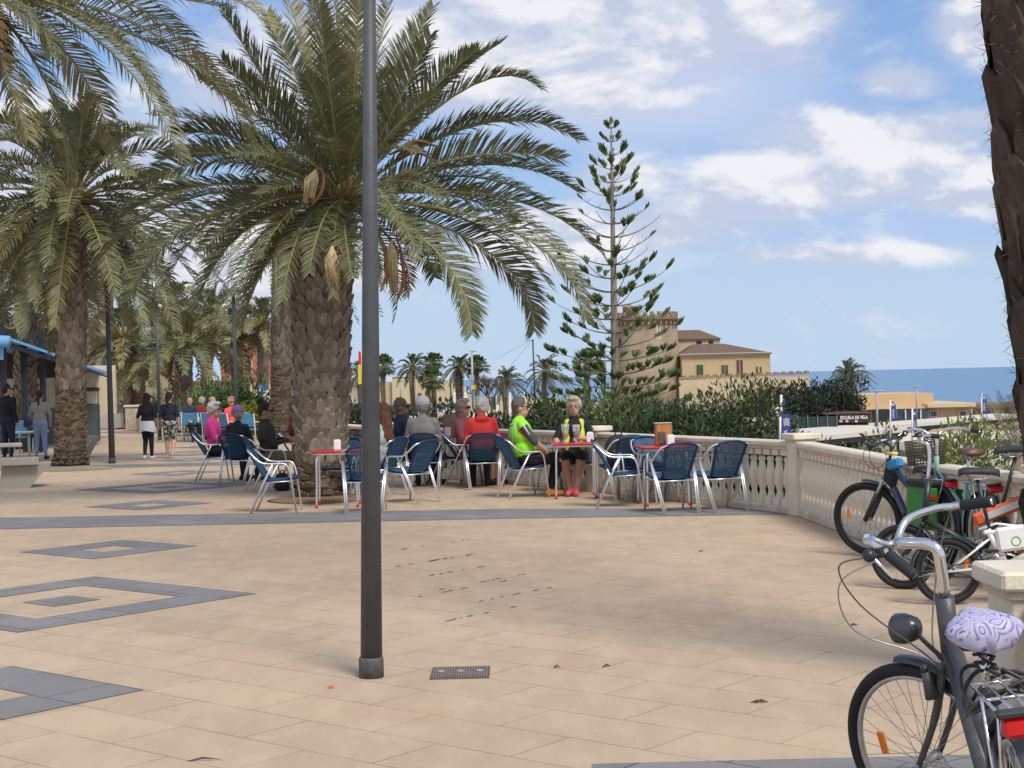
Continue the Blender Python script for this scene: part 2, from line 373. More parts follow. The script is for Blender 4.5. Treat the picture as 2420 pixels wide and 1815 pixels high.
secs = ['stretch of cream balustrade at the right behind the parked bicycles', 'cream balustrade between the corner pillar and the bicycles', 'cream balustrade section behind the rightmost two blue chairs',
        'cream balustrade behind the seated woman with glasses and the man in the lime vest', 'short balustrade section behind the person in the red hooded jacket', 'far balustrade section behind the thick palm trunk']
for i in range(6): balustrade(EDGE[i], EDGE[i + 1], secs[i], t1_=.003 if i == 0 else .15, t0_=.003 if i == 1 else .15)
pl = ['pillar hidden at the right end behind the stems of the bicycles', 'pillar of the balustrade behind the bicycle handlebars', 'tall corner pillar with square cap right of the rightmost blue chair', 'pillar behind the woman with glasses, left of the oleander',
      'pillar behind the white haired person in the red jacket', 'pillar behind the man in the white cap', 'last pillar of the balustrade behind the big palm trunk']
for i, (x, y) in enumerate(EDGE):
    if i == 1: continue
    a = Vector(EDGE[max(0, i - 1)]); b = Vector(EDGE[min(6, i + 1)]); pillar((x, y), pl[i], rz=math.atan2((b - a).y, (b - a).x))
pillar((1.85, 5.42), 'near square pillar with thick cap at the right edge, beside the saddle with the patterned cover', .94, .27)
root = balustrade((1.86, 5.42), (1.86, .4), 'nearest balustrade running towards the viewer from the near pillar at the right edge')
# ================================================================== PALMS
rnd = random.Random(11)
LEAF = mat('palm_leaflet', (.125, .138, .062), .5, .3, 1.2, c2=(.19, .195, .105), island=.32, spec=.35, trans=.22)
LEAF_Y = mat('palm_leaflet_straw', (.25, .215, .10), .6, .3, 1.2, c2=(.20, .19, .085), island=.3, trans=.2)
LEAF_D = mat('dry_palm_leaflet', (.20, .125, .06), .8, .3, 2, island=.3)
RACH = mat('palm_rachis', (.26, .23, .09), .5, .2, 3, island=.2)
HUSK = mat('brown_spathe', (.19, .085, .04), .6, .3, 5, stretch=(1, 1, .3))
FLOW = mat('cream_palm_flower', (.52, .42, .23), .9, .25, 30, .8, 60)
BARK = mat('palm_boot', (.27, .22, .165), .9, .3, 14, .5, 60, island=.35, c2=(.15, .12, .09), stretch=(1, 1, .4))
BARK_IN = mat('palm_fibre', (.055, .038, .025), .95, .3, 20, .4)
BARK_W = mat('palm_bark_base', (.25, .195, .13), .95, .3, 10, .6, 50, island=.25, c2=(.14, .105, .07))
def blade(mb, p, d, l, w, T_, m, droop):
    # pointed leaflet: folded quad then tip
    q = p + d * (l * .55); tip = p + d * l + Vector((0, 0, -droop * l)); h = T_ * (w * .5)
    mb.add([p - h * .6, p + h * .6, q + h, q - h, tip], [(0, 1, 2, 3), (3, 2, 4)], m)
def frond(mb, P0, P1, P2, ll=.38, n=60, w=.022, m=None, mr=None, start=.14, rr=.016, droop=.12, vee=.35, roll=0., rng=None, fold=.62):
    rng = rng or rnd; m = m or LEAF; mr = mr or RACH; P0, P1, P2 = Vector(P0), Vector(P1), Vector(P2)
    pts = [bez(P0, P1, P2, k / 9) for k in range(10)]
    mb.tube(pts, [rr * (1.5 - 1.35 * k / 9) for k in range(10)], mr, 5, False)
    for k in range(n):
        t = start + (1 - start) * (k + .5) / n
        p = bez(P0, P1, P2, t); T_ = ((P1 - P0) * (1 - t) + (P2 - P1) * t).normalized()
        S = T_.cross(Vector((0, 0, 1))); S = S.normalized() if S.length > .05 else Vector((1, 0, 0))
        if roll: S = Matrix.Rotation(roll, 3, T_) @ S
        Nn = S.cross(T_)
        s_ = (t - start) / (1 - start)
        l = ll * (.35 + .65 * min(1, s_ * 4)) * (1 - .62 * max(0, s_ - .55) / .45) * rng.uniform(.85, 1.12)
        f = fold + .45 * s_
        for sg in (-1, 1):
            if rng.random() < .05: continue
            d = (T_ * f + S * sg * rng.uniform(.75, 1.05) + Nn * rng.uniform(vee - .30, vee + .30)).normalized()
            blade(mb, p, d, l, w * rng.uniform(.8, 1.25), (T_ - d * T_.dot(d)).normalized(), m, droop * rng.uniform(.3, 1.8))
def trunk_mesh(base, top, r0, r1, bw, bh, jut, rough_h=0., lean=None, m=None, seed=1, flare=1.25, step=1.0, start=0.0):
    # fibre core with overlapping leaf bases set in spirals
    rg = random.Random(seed); base, top = Vector(base), Vector(top); mid = (base + top) / 2 + (lean or Vector((0, 0, 0)))
    mb = MB(); H = (top - base).length; NP = 14
    def P(t): return bez(base, mid, top, t)
    def rad(t):
        r = r0 + (r1 - r0) * t
        if t < .08: r *= 1 + (flare - 1) * (1 - t / .08) ** 2
        return r
    mb.tube([P(k / NP) for k in range(NP + 1)], [rad(k / NP) for k in range(NP + 1)], BARK_IN, 16)
    rows = int(H / (bh * .52 * step)); m = m or BARK
    for i in range(rows):
        t = (i + .5) / rows
        if t < start: continue
        r = rad(t); nn = max(6, int(2 * pi * r / (bw * .92))); c = P(t); low = t * H < rough_h
        for k in range(nn):
            a = 2 * pi * (k + .5 * (i % 2)) / nn + rg.uniform(-.08, .08); o = Vector((cos(a), sin(a), 0)); s_ = Vector((-sin(a), cos(a), 0)); z = Vector((0, 0, 1))
            W_ = bw * rg.uniform(.85, 1.1); h = bh * rg.uniform(.8, 1.2) * (.45 if low else 1); j = jut * rg.uniform(.5, 1.25) * (.8 if low else 1)
            q = c + o * (r - .006) + z * rg.uniform(-.2, .2) * bh; sk = s_ * rg.uniform(-.15, .15) * W_
            v = [q - s_ * W_ * .46 - z * h * .15, q + s_ * W_ * .46 - z * h * .15, q + s_ * W_ * .52 + z * h * .35 + o * j * .45, q - s_ * W_ * .52 + z * h * .35 + o * j * .45,
                 q + s_ * W_ * .30 + z * h * .78 + o * j + sk, q - s_ * W_ * .30 + z * h * .78 + o * j + sk, q + s_ * W_ * .05 + z * h * .95 + o * j * .9 + sk,
                 q + s_ * W_ * .36 + z * h * .6 - o * .01, q - s_ * W_ * .36 + z * h * .6 - o * .01]
            mb.add(v, [(0, 1, 2, 3), (3, 2, 4, 5), (5, 4, 6), (1, 7, 2), (2, 7, 4), (0, 3, 8), (3, 5, 8), (4, 7, 6), (5, 6, 8), (6, 7, 8)], BARK_W if low else m)
    return mb
def crown_mesh(C, n, L, seed, el=(82, -42), ll=.36, nl=50, w=.022, dry=3, spread=.3, rr=.016, droopk=.55, yellow=.12, stub=True, sectors=None):
    rg = random.Random(seed); mb = MB()
    for k in range(n):
        f = k / (n - 1); e = R(el[0] + (el[1] - el[0]) * f ** .8 + rg.uniform(-6, 6)); a = k * 2.39996 + rg.uniform(-.2, .2)
        d = Vector((cos(a) * cos(e), sin(a) * cos(e), sin(e))); l = L * rg.uniform(.85, 1.08) * (.82 if f < .12 else 1)
        side = Vector((-sin(a), cos(a), 0)) * rg.uniform(-.12, .12) * l
        P0 = C + d * spread * .5; P1 = C + d * l * .55 + Vector((0, 0, .08 * l)); P2 = C + Vector((d.x, d.y, 0)) * l * (.92 - .1 * f) + Vector((0, 0, d.z * l * .85 - l * droopk * (.35 + .65 * cos(e)) * rg.uniform(.7, 1.2))) + side
        frond(mb, P0, P1, P2, ll, nl, w, LEAF_Y if rg.random() < yellow + .25 * f * f else LEAF, None, rr=rr, rng=rg, roll=rg.uniform(-.5, .5))
    for k in range(dry):
        a = rg.uniform(0, 6.28); d = Vector((cos(a), sin(a), 0)); l = L * rg.uniform(.45, .75)
        frond(mb, C - Vector((0, 0, .1)), C + d * .45 * l - Vector((0, 0, .1)), C + d * .38 * l - Vector((0, 0, l)), ll * .7, nl // 2, w, LEAF_D, HUSK, rr=rr, rng=rg)
    if stub:
        for k in range(26):                  # orange petiole bases round the heart
            a = k * 2.4; e = R(rg.uniform(-15, 70)); d = Vector((cos(a) * cos(e), sin(a) * cos(e), sin(e)))
            mb.tube([C - Vector((0, 0, .22)), C + d * spread * .7 - Vector((0, 0, .05)), C + d * spread * 1.6], [spread * .16, spread * .12, spread * .03], HUSK if k % 3 else RACH, 5)
    return mb
def palm(base, C, r0, r1, label, group, n=42, L=2.6, seed=1, nl=50, w=.024, ll=.36, bw=.13, bh=.16, jut=.05, rough=.8, lean=None, **k):
    root = empty('palm_tree', base, 0, label, 'palm tree', group); b = Vector(base)
    t = trunk_mesh(Vector((0, 0, 0)), Vector(C) - b - Vector((0, 0, .1)), r0, r1, bw, bh, jut, rough, lean, seed=seed); t.build('trunk', root)
    c = crown_mesh(Vector(C) - b, n, L, seed + 50, ll=ll, nl=nl, w=w, **k); c.build('crown', root); return root
# ---- the big palm in the middle of the cafe
b = G(757, 1178); b.z = 0; C = at(795, 500, b.y)
root = empty('palm_tree', b, 0, 'thick trunked date palm with the largest crown among the tables, left of the lamp post', 'palm tree', 'date palms on the plaza')
trunk_mesh((0, 0, 0), C - b + Vector((-.22, 0, -.45)), .335, .42, .155, .20, .060, .55, Vector((.02, 0, 0)), seed=4, flare=1.12).build('trunk', root)
mb = MB()
D = 2212 / 2420
def dp(x, y, dyy): return at(x / D, y / D, b.y + dyy) - b
def fr(tip, mid, dz=0., n=96, ll=.46, m=None, w=.024, start=(745, 430), vee=.38, roll=None, dr=.1, mr=None):
    P2 = dp(*tip, dz); mm = dp(*mid, dz * .55); P0 = dp(start[0], start[1], dz * .05); P1 = mm * 2 - (P0 + P2) / 2
    frond(mb, P0, P1, P2, ll, n, w, m, mr, rr=.017, vee=vee, roll=rnd.uniform(-.7, .7) if roll is None else roll, droop=dr)
Y_ = LEAF_Y
for a in [((935, 15), (845, 190), .5), ((930, 75), (850, 240), -.7), ((1083, 92), (930, 215), .6), ((1030, 110), (900, 230), -.4), ((1165, 190), (1000, 195), -.5), ((1105, 265), (960, 290), .9), ((1252, 302), (1030, 270), .3), ((1215, 345), (1000, 340), -.8),
          ((1248, 415), (1040, 355), .8), ((1292, 540), (1080, 425), -.3), ((1225, 545), (1000, 420), .9), ((1265, 690), (1110, 500), -.5), ((1155, 715), (1050, 540), .4), ((1020, 722), (945, 545), -.9), ((1110, 480), (960, 420), 1.2), ((1180, 440), (990, 380), 1.4),
          ((1190, 620), (1020, 480), .9), ((940, 600), (880, 500), 1.5),
          ((575, 30), (660, 210), .6), ((480, 20), (590, 200), -.5), ((600, -70), (670, 150), .9), ((655, -90), (700, 150), -.5), ((715, -100), (735, 160), .4), ((775, -60), (765, 180), -.9), ((850, -40), (800, 180), 1.0), ((690, 10), (715, 220), -1.6), ((640, 60), (690, 250), 1.7),
          ((430, 170), (560, 255), .7), ((480, 130), (600, 260), -1.), ((380, 290), (540, 310), -.4), ((330, 250), (520, 290), 1.0), ((300, 400), (500, 350), .8), ((345, 345), (530, 340), -1.2), ((250, 480), (450, 400), -.6), ((205, 575), (420, 425), .5), ((275, 650), (440, 470), -.7),
          ((425, 660), (540, 490), -.5), ((360, 610), (510, 440), 1.1), ((525, 700), (605, 530), -.8), ((440, 540), (580, 430), 1.5), ((560, 600), (650, 470), 1.6)]:
    far = a[2] > .8; fr(*a, m=Y_ if rnd.random() < (.22 if a[0][1] > 350 else .06) else None, n=92 if far else 132, ll=.50 + rnd.uniform(-.03, .06))
for a in [((668, 590), (700, 470), -1.6), ((762, 600), (745, 500), -1.5), ((560, 420), (660, 400), -1.7), ((860, 470), (800, 400), -2.0), ((700, 300), (720, 330), -1.9), ((820, 250), (770, 300), -1.8), ((640, 240), (690, 300), -1.5), ((900, 330), (820, 330), -1.6), ((600, 330), (670, 350), -1.9), ((660, 160), (700, 260), -1.2), ((840, 150), (790, 250), -1.2), ((560, 180), (650, 280), -1.), ((610, 650), (660, 480), -1.5), ((720, 640), (725, 480), -1.3), ((560, 560), (640, 450), -1.7), ((900, 560), (840, 440), -1.8), ((820, 620), (790, 470), -1.5), ((960, 430), (860, 390), -1.8), ((500, 330), (620, 350), -1.4), ((950, 200), (850, 280), -1.2), ((480, 500), (600, 430), -1.4), ((540, 640), (630, 500), -1.0)]:
    fr(*a, n=84, ll=.36, vee=.22, w=.018)
for a in [((850, 695), (845, 560), .2), ((880, 640), (860, 540), .5)]: fr(*a, m=LEAF_D, n=40, ll=.25, mr=HUSK)
for k in range(120):                       # petiole bases filling the heart
    a = k * 2.4; e = R(rnd.uniform(-35, 75)); d = Vector((cos(a) * cos(e), sin(a) * cos(e), sin(e))); o = C - b + Vector((-.1, 0, -.28 + .35 * (k % 10) / 10))
    mb.tube([o, o + d * .28 + Vector((0, 0, .05)), o + d * rnd.uniform(.45, .7) + Vector((0, 0, .12))], [.06, .045, .012], (RACH, HUSK, LEAF_D)[k % 3] if k % 2 else RACH, 5)
mb.build('crown', root)
def spathe(px, py, ln, dz, px2, flower=True, wd=.07):
    m = MB(); p0 = dp(px, py, dz); p1 = dp(px2, py + ln, dz)
    m.tube(curve([p0, p0.lerp(p1, .3) + Vector((wd, 0, 0)), p0.lerp(p1, .7) + Vector((wd * 1.1, 0, 0)), p1], 5), [.01] + [wd * .55 * sin(pi * (k + 1) / 17) + .008 for k in range(15)], HUSK, 7, flat=.45)
    s = m.build('flower_spathe', root)
    if flower:
        m = MB()
        for k in range(46):
            f = rnd.random(); a = rnd.uniform(-1, 1); q0 = p0.lerp(p1, .12) + Vector((-.03, -.03, 0)); q1 = p0.lerp(p1, .55 + .4 * f) + Vector((a * .085 - .05, -.03 + rnd.uniform(-.04, .04), 0))
            m.tube([q0, q0.lerp(q1, .5) + Vector((a * .05 - .02, 0, 0)), q1], [.006, .011, .007], FLOW, 4)
        m.build('flower_cluster', s)
spathe(722, 515, 130, -1.2, 735, wd=.10); spathe(850, 500, 150, -1.0, 858, wd=.09); spathe(812, 500, 130, -1.1, 822, wd=.09); spathe(690, 355, 90, -1.3, 672, wd=.09)
for px, py, qx, qy in [(850, 330, 950, 318), (855, 345, 945, 350), (840, 335, 935, 335), (700, 380, 665, 300), (860, 410, 905, 380)]:
    m = MB(); m.tube(curve([dp(px, py, -.3), (dp(px, py, -.3) + dp(qx, qy, -.5)) / 2 + Vector((0, 0, .12)), dp(qx, qy, -.5)], 5), [.02 + .05 * sin(pi * k / 10) for k in range(11)], HUSK, 6, flat=.4); m.build('flower_spathe', root)
# ---- the palm on the left by the kiosk
GP = 'date palms on the plaza'
b2 = G(167, 1100); b2.z = 0
palm(b2, at(172, 470, b2.y), .325, .25, 'date palm with a tall scaly trunk beside the litter bin and the kiosk', GP, n=84, L=3.6, seed=21, nl=76, w=.030, ll=.48, droopk=.36, rough=1.6, bw=.14, bh=.18, jut=.05, spread=.4, rr=.02, dry=5, el=(84, -50))
# ---- the palm whose trunk shows just behind the big one
b3 = G(664, 1040); b3.z = 0
palm(b3, at(668, 520, b3.y), .30, .27, 'slimmer palm trunk directly behind and left of the thick trunked palm', GP, n=44, L=3.4, seed=31, nl=40, w=.035, ll=.42, rough=2.2, bw=.15, bh=.2, jut=.05, spread=.4, rr=.02)
# ---- overhead palm: crown above the top left corner, trunk outside the frame
C4 = at(-60, -30, 20.0); b4 = Vector((C4.x - 1.0, 20.5, 0))
root = empty('palm_tree', b4, 0, 'palm reaching in from the top left corner with long overhanging fronds and brown dead leaves', 'palm tree', GP)
trunk_mesh((0, 0, 0), C4 - b4 - Vector((0, 0, .2)), .3, .24, .15, .2, .05, .8, seed=9).build('trunk', root)
mb = MB(); cc = C4 - b4
def f4(tip, mid, dz=0, m=None, n=90, ll=.50):
    P2 = at(tip[0] / D, tip[1] / D, 20 + dz) - b4; mm = at(mid[0] / D, mid[1] / D, 20 + dz * .5) - b4; frond(mb, cc, mm * 2 - (cc + P2) / 2, P2, ll, n, .024, m, rr=.02, roll=rnd.uniform(-.6, .6), droop=.2)
for a in [((395, 345), (215, 90), -.6), ((540, 300), (330, 70), .4), ((575, 330), (370, 115), .9), ((500, 20), (250, -20), .3), ((590, 60), (330, -60), -.5), ((110, 120), (60, 20), -.8), ((150, 370), (90, 160), .5), ((60, 300), (10, 150), -.5), ((370, 260), (200, 60), 1.2), ((300, -60), (150, -80), 0), ((-200, 300), (-150, 50), 0),
          ((-300, 100), (-180, -60), .5), ((-100, -250), (-80, -120), 1), ((100, -260), (20, -150), -1), ((330, 200), (190, 40), -1.4), ((-50, 350), (-80, 100), -1.5), ((60, 60), (0, 0), -2.5), ((450, 150), (260, 0), 1.7), ((250, 330), (140, 110), 1.4), ((200, -200), (80, -140), 1)]:
    f4(*a, m=Y_ if rnd.random() < .2 else None)
for k in range(9):
    q = (rnd.uniform(-60, 28), rnd.uniform(60, 190)); f4(q, (q[0] * .5 - 20, q[1] * .35), rnd.uniform(-.7, .7), LEAF_D, 30, .3)
mb.build('crown', root)
# ---- foreground trunk at the right edge, shaggy dark leaf bases
by = 7.6; bt = at(2532, 700, by); pr0 = Vector((bt.x + .11, by, 0))
root = empty('palm_tree', pr0, 0, 'close dark shaggy palm trunk cut by the right edge of the picture', 'palm tree', GP)
top = Vector((at(2475, 0, by).x - pr0.x - .16, .0, 7.6))
ptop = Vector((top.x - .1, .2, 13.5))
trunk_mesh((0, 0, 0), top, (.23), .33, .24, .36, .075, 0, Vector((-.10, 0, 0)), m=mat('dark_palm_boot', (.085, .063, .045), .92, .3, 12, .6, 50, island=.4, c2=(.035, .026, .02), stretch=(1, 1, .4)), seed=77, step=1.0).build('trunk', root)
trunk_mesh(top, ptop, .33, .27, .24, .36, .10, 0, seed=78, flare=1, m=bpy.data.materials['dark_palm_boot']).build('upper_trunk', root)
crown_mesh(ptop + Vector((0, 0, .2)), 30, 2.2, 88, nl=40, w=.03, dry=0, el=(80, 25)).build('crown', root)
m = MB()
for k in range(600):
    t = rnd.random() * .6; a = rnd.uniform(1.8, 4.6); p = bez(Vector((0, 0, 0)), top / 2 + Vector((-.10, 0, 0)), top, t); r = .23 + .10 * t + .03; o = Vector((cos(a), sin(a), 0)); q = p + o * r
    m.tube([q, q + o * rnd.uniform(.01, .06) + Vector((0, 0, rnd.uniform(-.05, .05)))], [.002, .0006], LEAF_D, 3, False)
tag(m.build('fibre', root), kind='stuff')
# ---- mid-distance palms on the left
for px, py, cx, cy, r, L, n, s, lab, z in [(430, 1022, 436, 818, .30, 3.1, 50, 41, 'low spreading palm with dark trunk behind the two walking women', 0), (293, 1014, 293, 800, .24, 2.8, 38, 43, 'slim palm trunk by the low wall left of the two walking women', 0),
                                           (325, 1012, 325, 870, .30, 2.9, 38, 44, 'stocky palm between the slim trunk and the low spreading palm', 0), (60, 1060, 62, 690, .30, 3.2, 46, 45, 'palm with yellowish fronds behind the blue roofed kiosk', 0),
                                           (560, 1000, 560, 800, .22, 2.6, 34, 46, 'palm in front of the red brick building, left of the far lamp post', 0), (620, 1000, 622, 770, .22, 2.6, 34, 47, 'thin palm trunk just left of the two big trunks', 0), (280, 1000, 250, 660, .22, 3.0, 40, 48, 'tall far palm seen above the lamp left of the walkers', 0),
                                           (400, 995, 400, 730, .22, 2.8, 36, 49, 'tall far palm behind the low spreading palm', 0), (480, 998, 500, 745, .22, 2.8, 36, 51, 'far palm behind the second lamp post', 0), (30, 1020, -20, 560, .28, 3.2, 42, 52, 'palm at the left edge behind the kiosk roof', 0)]:
    bb = G(px, py); bb.z = 0
    palm(bb, at(cx, cy, bb.y), r, r * .85, lab, 'palms beyond the plaza', n=int(n * .85), L=L * .88, el=(80, -22), droopk=.34, seed=s, nl=26, w=.06, ll=.45, bw=.2, bh=.26, jut=.07, rough=.6, spread=.35, rr=.025, dry=4, yellow=.25)
# ---- row of palms by the road, far behind
FAN = mat('fan_palm_leaf', (.075, .115, .04), .6, .3, 2, island=.35, trans=.2)
DARKP = mat('far_palm_leaf', (.095, .115, .065), .6, .3, 2, island=.3, trans=.15)
def far_palm(px, py, cx, cy, Y, L, lab, fan=False, seed=1, r=.25, n=26, skirt=False):
    C = at(cx, cy, Y); bb = at(px, py, Y); bb.z = zt(bb.x, Y); rg = random.Random(seed)
    root = empty('fan_palm' if fan else 'palm_tree', bb, 0, lab, 'palm tree', 'palms along the road behind the terrace'); c = C - bb
    m = MB(); m.tube([(0, 0, 0), (.05, 0, c.z * .3), (-.04, 0, c.z * .7), c], [r * 1.2, r * .8, r * .9, r * .75], BARK_W, 10)
    for k in range(40):
        t = k / 40; m.torus(c * t, r * .92, r * .1, (0, 0, 1), BARK, 10, 4)
    m.build('trunk', root); m = MB()
    if skirt: m.lathe([(r * .9, -L * .9), (r * 1.7, -L * .7), (r * 1.5, -L * .2), (r * .8, 0)], LEAF_D, 10, c)
    for k in range(n):
        f = k / (n - 1); e = R(78 - 115 * f + rg.uniform(-8, 8)); a = k * 2.4 + rg.uniform(-.2, .2); d = Vector((cos(a) * cos(e), sin(a) * cos(e), sin(e))); l = L * rg.uniform(.8, 1.1)
        if fan:
            q = c + d * l * .5; m.tube([c, q], .03, RACH, 4, False); S = d.cross(Vector((0, 0, 1))).normalized(); U_ = S.cross(d)
            for j in range(15):
                b_ = (j - 7) / 7 * 1.45; dd = (d * cos(b_) + S * sin(b_) + U_ * .1).normalized(); ln = l * .5 * (1 - .25 * abs(j - 7) / 7); T_ = dd.cross(U_).normalized()
                m.add([q, q + dd * ln * .6 + T_ * .05, q + dd * ln * .6 - T_ * .05, q + dd * ln + Vector((0, 0, -ln * rg.uniform(.2, .6)))], [(0, 1, 2), (1, 3, 2)], FAN)
        else:
            P1 = c + d * l * .55; P2 = c + Vector((d.x, d.y, 0)) * l * .95 + Vector((.1 * l, 0, d.z * l * .8 - l * .38 * (.3 + cos(e))))
            frond(m, c, P1, P2, .16 + .09 * L, 24, .055, DARKP, rr=.025, rng=rg, roll=rg.uniform(-.4, .4))
    m.build('crown', root)
for i, a in enumerate([(975, 960, 976, 868, 128, 2.15, 'tall feather palm left of the centre in front of the cream building', 0), (1012, 965, 1021, 898, 126, 1.5, 'short fan palm in front of the cream building, lower of two', 1), (1026, 962, 1024, 858, 131, 1.2, 'taller fan palm just behind the short fan palm', 1),
                       (1086, 962, 1086, 866, 128, 1.9, 'feather palm with pale swollen trunk at the right end of the cream building', 0), (1128, 960, 1128, 866, 127, 1.35, 'fan palm beside the yellow sign', 1), (1193, 955, 1198, 900, 126, 2.1, 'dark trunked low feather palm against the sea', 0),
                       (1287, 950, 1288, 878, 124, 2.4, 'widest feather palm of the far row, next to the antenna mast', 0), (1388, 960, 1388, 862, 110, 1.5, 'windblown fan palm left of the tall araucaria trunk', 1), (852, 960, 850, 880, 128, 1.9, 'feather palm left of the lamp post behind the hedge', 0),
                       (906, 960, 907, 868, 128, 1.4, 'fan palm partly hidden by the lamp post, right side', 1)]):
    far_palm(*a[:7], fan=bool(a[7]), seed=200 + i, r=.36 if i == 3 else .24, n=36)
far_palm(2004, 945, 2004, 888, 160, 2.9, 'single palm with a dense round crown standing against the sea on the right', False, 301, .4, 60, True)

# ================================================================== ARAUCARIA
NEED = mat('araucaria_needles', (.11, .155, .055), .6, .3, 1.5, c2=(.20, .25, .10), island=.35, trans=.12)
NBARK = mat('araucaria_bark', (.27, .225, .18), .9, .2, 6, .3); NTW = mat('araucaria_twig', (.16, .13, .10), .9, .2, 6)
AY = 41.0; ab = at(1454, 1000, AY); ab.z = zt(ab.x, AY) ; atop = at(1444, 283, AY)
root = empty('araucaria_tree', ab, 0, 'tall sparse araucaria pine with tiered branches, in front of the stone tower', 'conifer tree')
H = (atop - ab).z; m = MB(); m.tube([(0, 0, 0)] + [((atop - ab).x * t, 0, H * t) for t in (.3, .6, .85, 1)], [.16, .115, .08, .04, .012], NBARK, 12); m.build('trunk', root)
m = MB(); rg = random.Random(5)
def tuft(m, p, d, s, k=26):
    # upswept blades of scale-like leaves on short cords
    d = d.normalized(); S = d.cross(Vector((0, 0, 1))); S = S.normalized() if S.length > .1 else Vector((1, 0, 0))
    for j in range(k):
        a = rg.uniform(-1, 1); q = p - d * rg.uniform(0, 1.1) * s * .8 ; dd = (d * rg.uniform(.2, .9) + S * a * .8 + Vector((0, 0, rg.uniform(.35, 1.0)))).normalized(); l = s * rg.uniform(.5, 1.0)
        w = dd.cross(Vector((rg.uniform(-1, 1), rg.uniform(-1, 1), rg.uniform(-1, 1)))).normalized() * .016
        m.add([q - w, q + w, q + dd * l * .6 + w * 1.3, q + dd * l * .6 - w * 1.3, q + dd * l], [(0, 1, 2, 3), (3, 2, 4)], NEED)
def apx(t): return Vector(((atop - ab).x * t, 0, H * t))
tiers = 22
for i in range(tiers):
    py = 283 + (995 - 283) * ((i + .6) / tiers) ** 1.0
    t = 1 - (py - 283) / (1015 - 283) * (H - 0.0 if False else 1) * 1.0
    z = at(1448, py, AY).z - ab.z; t = z / H
    c = apx(t); u = (py - 283) / 712
    Lb = .14 + .80 * min(1, u / .30) + .75 * max(0, min(1, (u - .30) / .35)) + (.25 if u > .82 else 0)
    nb = (4 if u < .12 else 5) if u < .75 else 5; a0 = rg.uniform(0, 6.28)
    bare = .28 < u < .5
    for k in range(nb):
        a = a0 + 2 * pi * k / nb + rg.uniform(-.25, .25); l = Lb * rg.uniform(.75, 1.12); o = Vector((cos(a), sin(a), 0)); up = .42 if u < .6 else (.34 if u < .8 else .18)
        sag = .12 if u < .8 else .2
        P0 = c; P2 = c + o * l + Vector((0, 0, l * up)); P1 = c + o * l * .5 + Vector((0, 0, -l * .02 * sag))
        pts = [bez(P0, P1, P2, q / 6) for q in range(7)]; m.tube(pts, [.022 * (1 - q / 8) * (1 if u > .3 else .6) for q in range(7)], NTW, 5, False)
        if bare and rg.random() < .72:
            for q in range(4): p = bez(P0, P1, P2, rg.uniform(.3, 1)); m.tube([p, p + Vector((rg.uniform(-.1, .1), rg.uniform(-.1, .1), rg.uniform(.03, .14)))], .006, NTW, 3, False)
            if rg.random() < .3: tuft(m, P2, P2 - P1, .16, 16)
            continue
        tuft(m, P2, P2 - P1, .25 if u > .1 else .16, 50)
        nt_ = int((.6 + 1.2 * (u > .5) + 3.2 * (u > .78)) * (1.0 if l > .5 else .4) + rg.random() * .7)
        for q in range(nt_):
            s_ = rg.uniform(.35, .95); p = bez(P0, P1, P2, s_); side = Vector((-o.y, o.x, 0)) * rg.choice((-1, 1)) * rg.uniform(.15, .5) * (.5 + .6 * (u > .7)); e = p + side + o * .15 + Vector((0, 0, .1))
            m.tube([p, e], [.009, .005], NTW, 3, False); tuft(m, e, side + o * .3 + Vector((0, 0, .2)), .21, 40)
    if u < .9 and rg.random() < .6: tuft(m, c + Vector((0, 0, .1)), Vector((0, 0, 1)), .16, 20)
tuft(m, apx(1), Vector((0, 0, 1)), .16, 22)
m.build('crown', root)

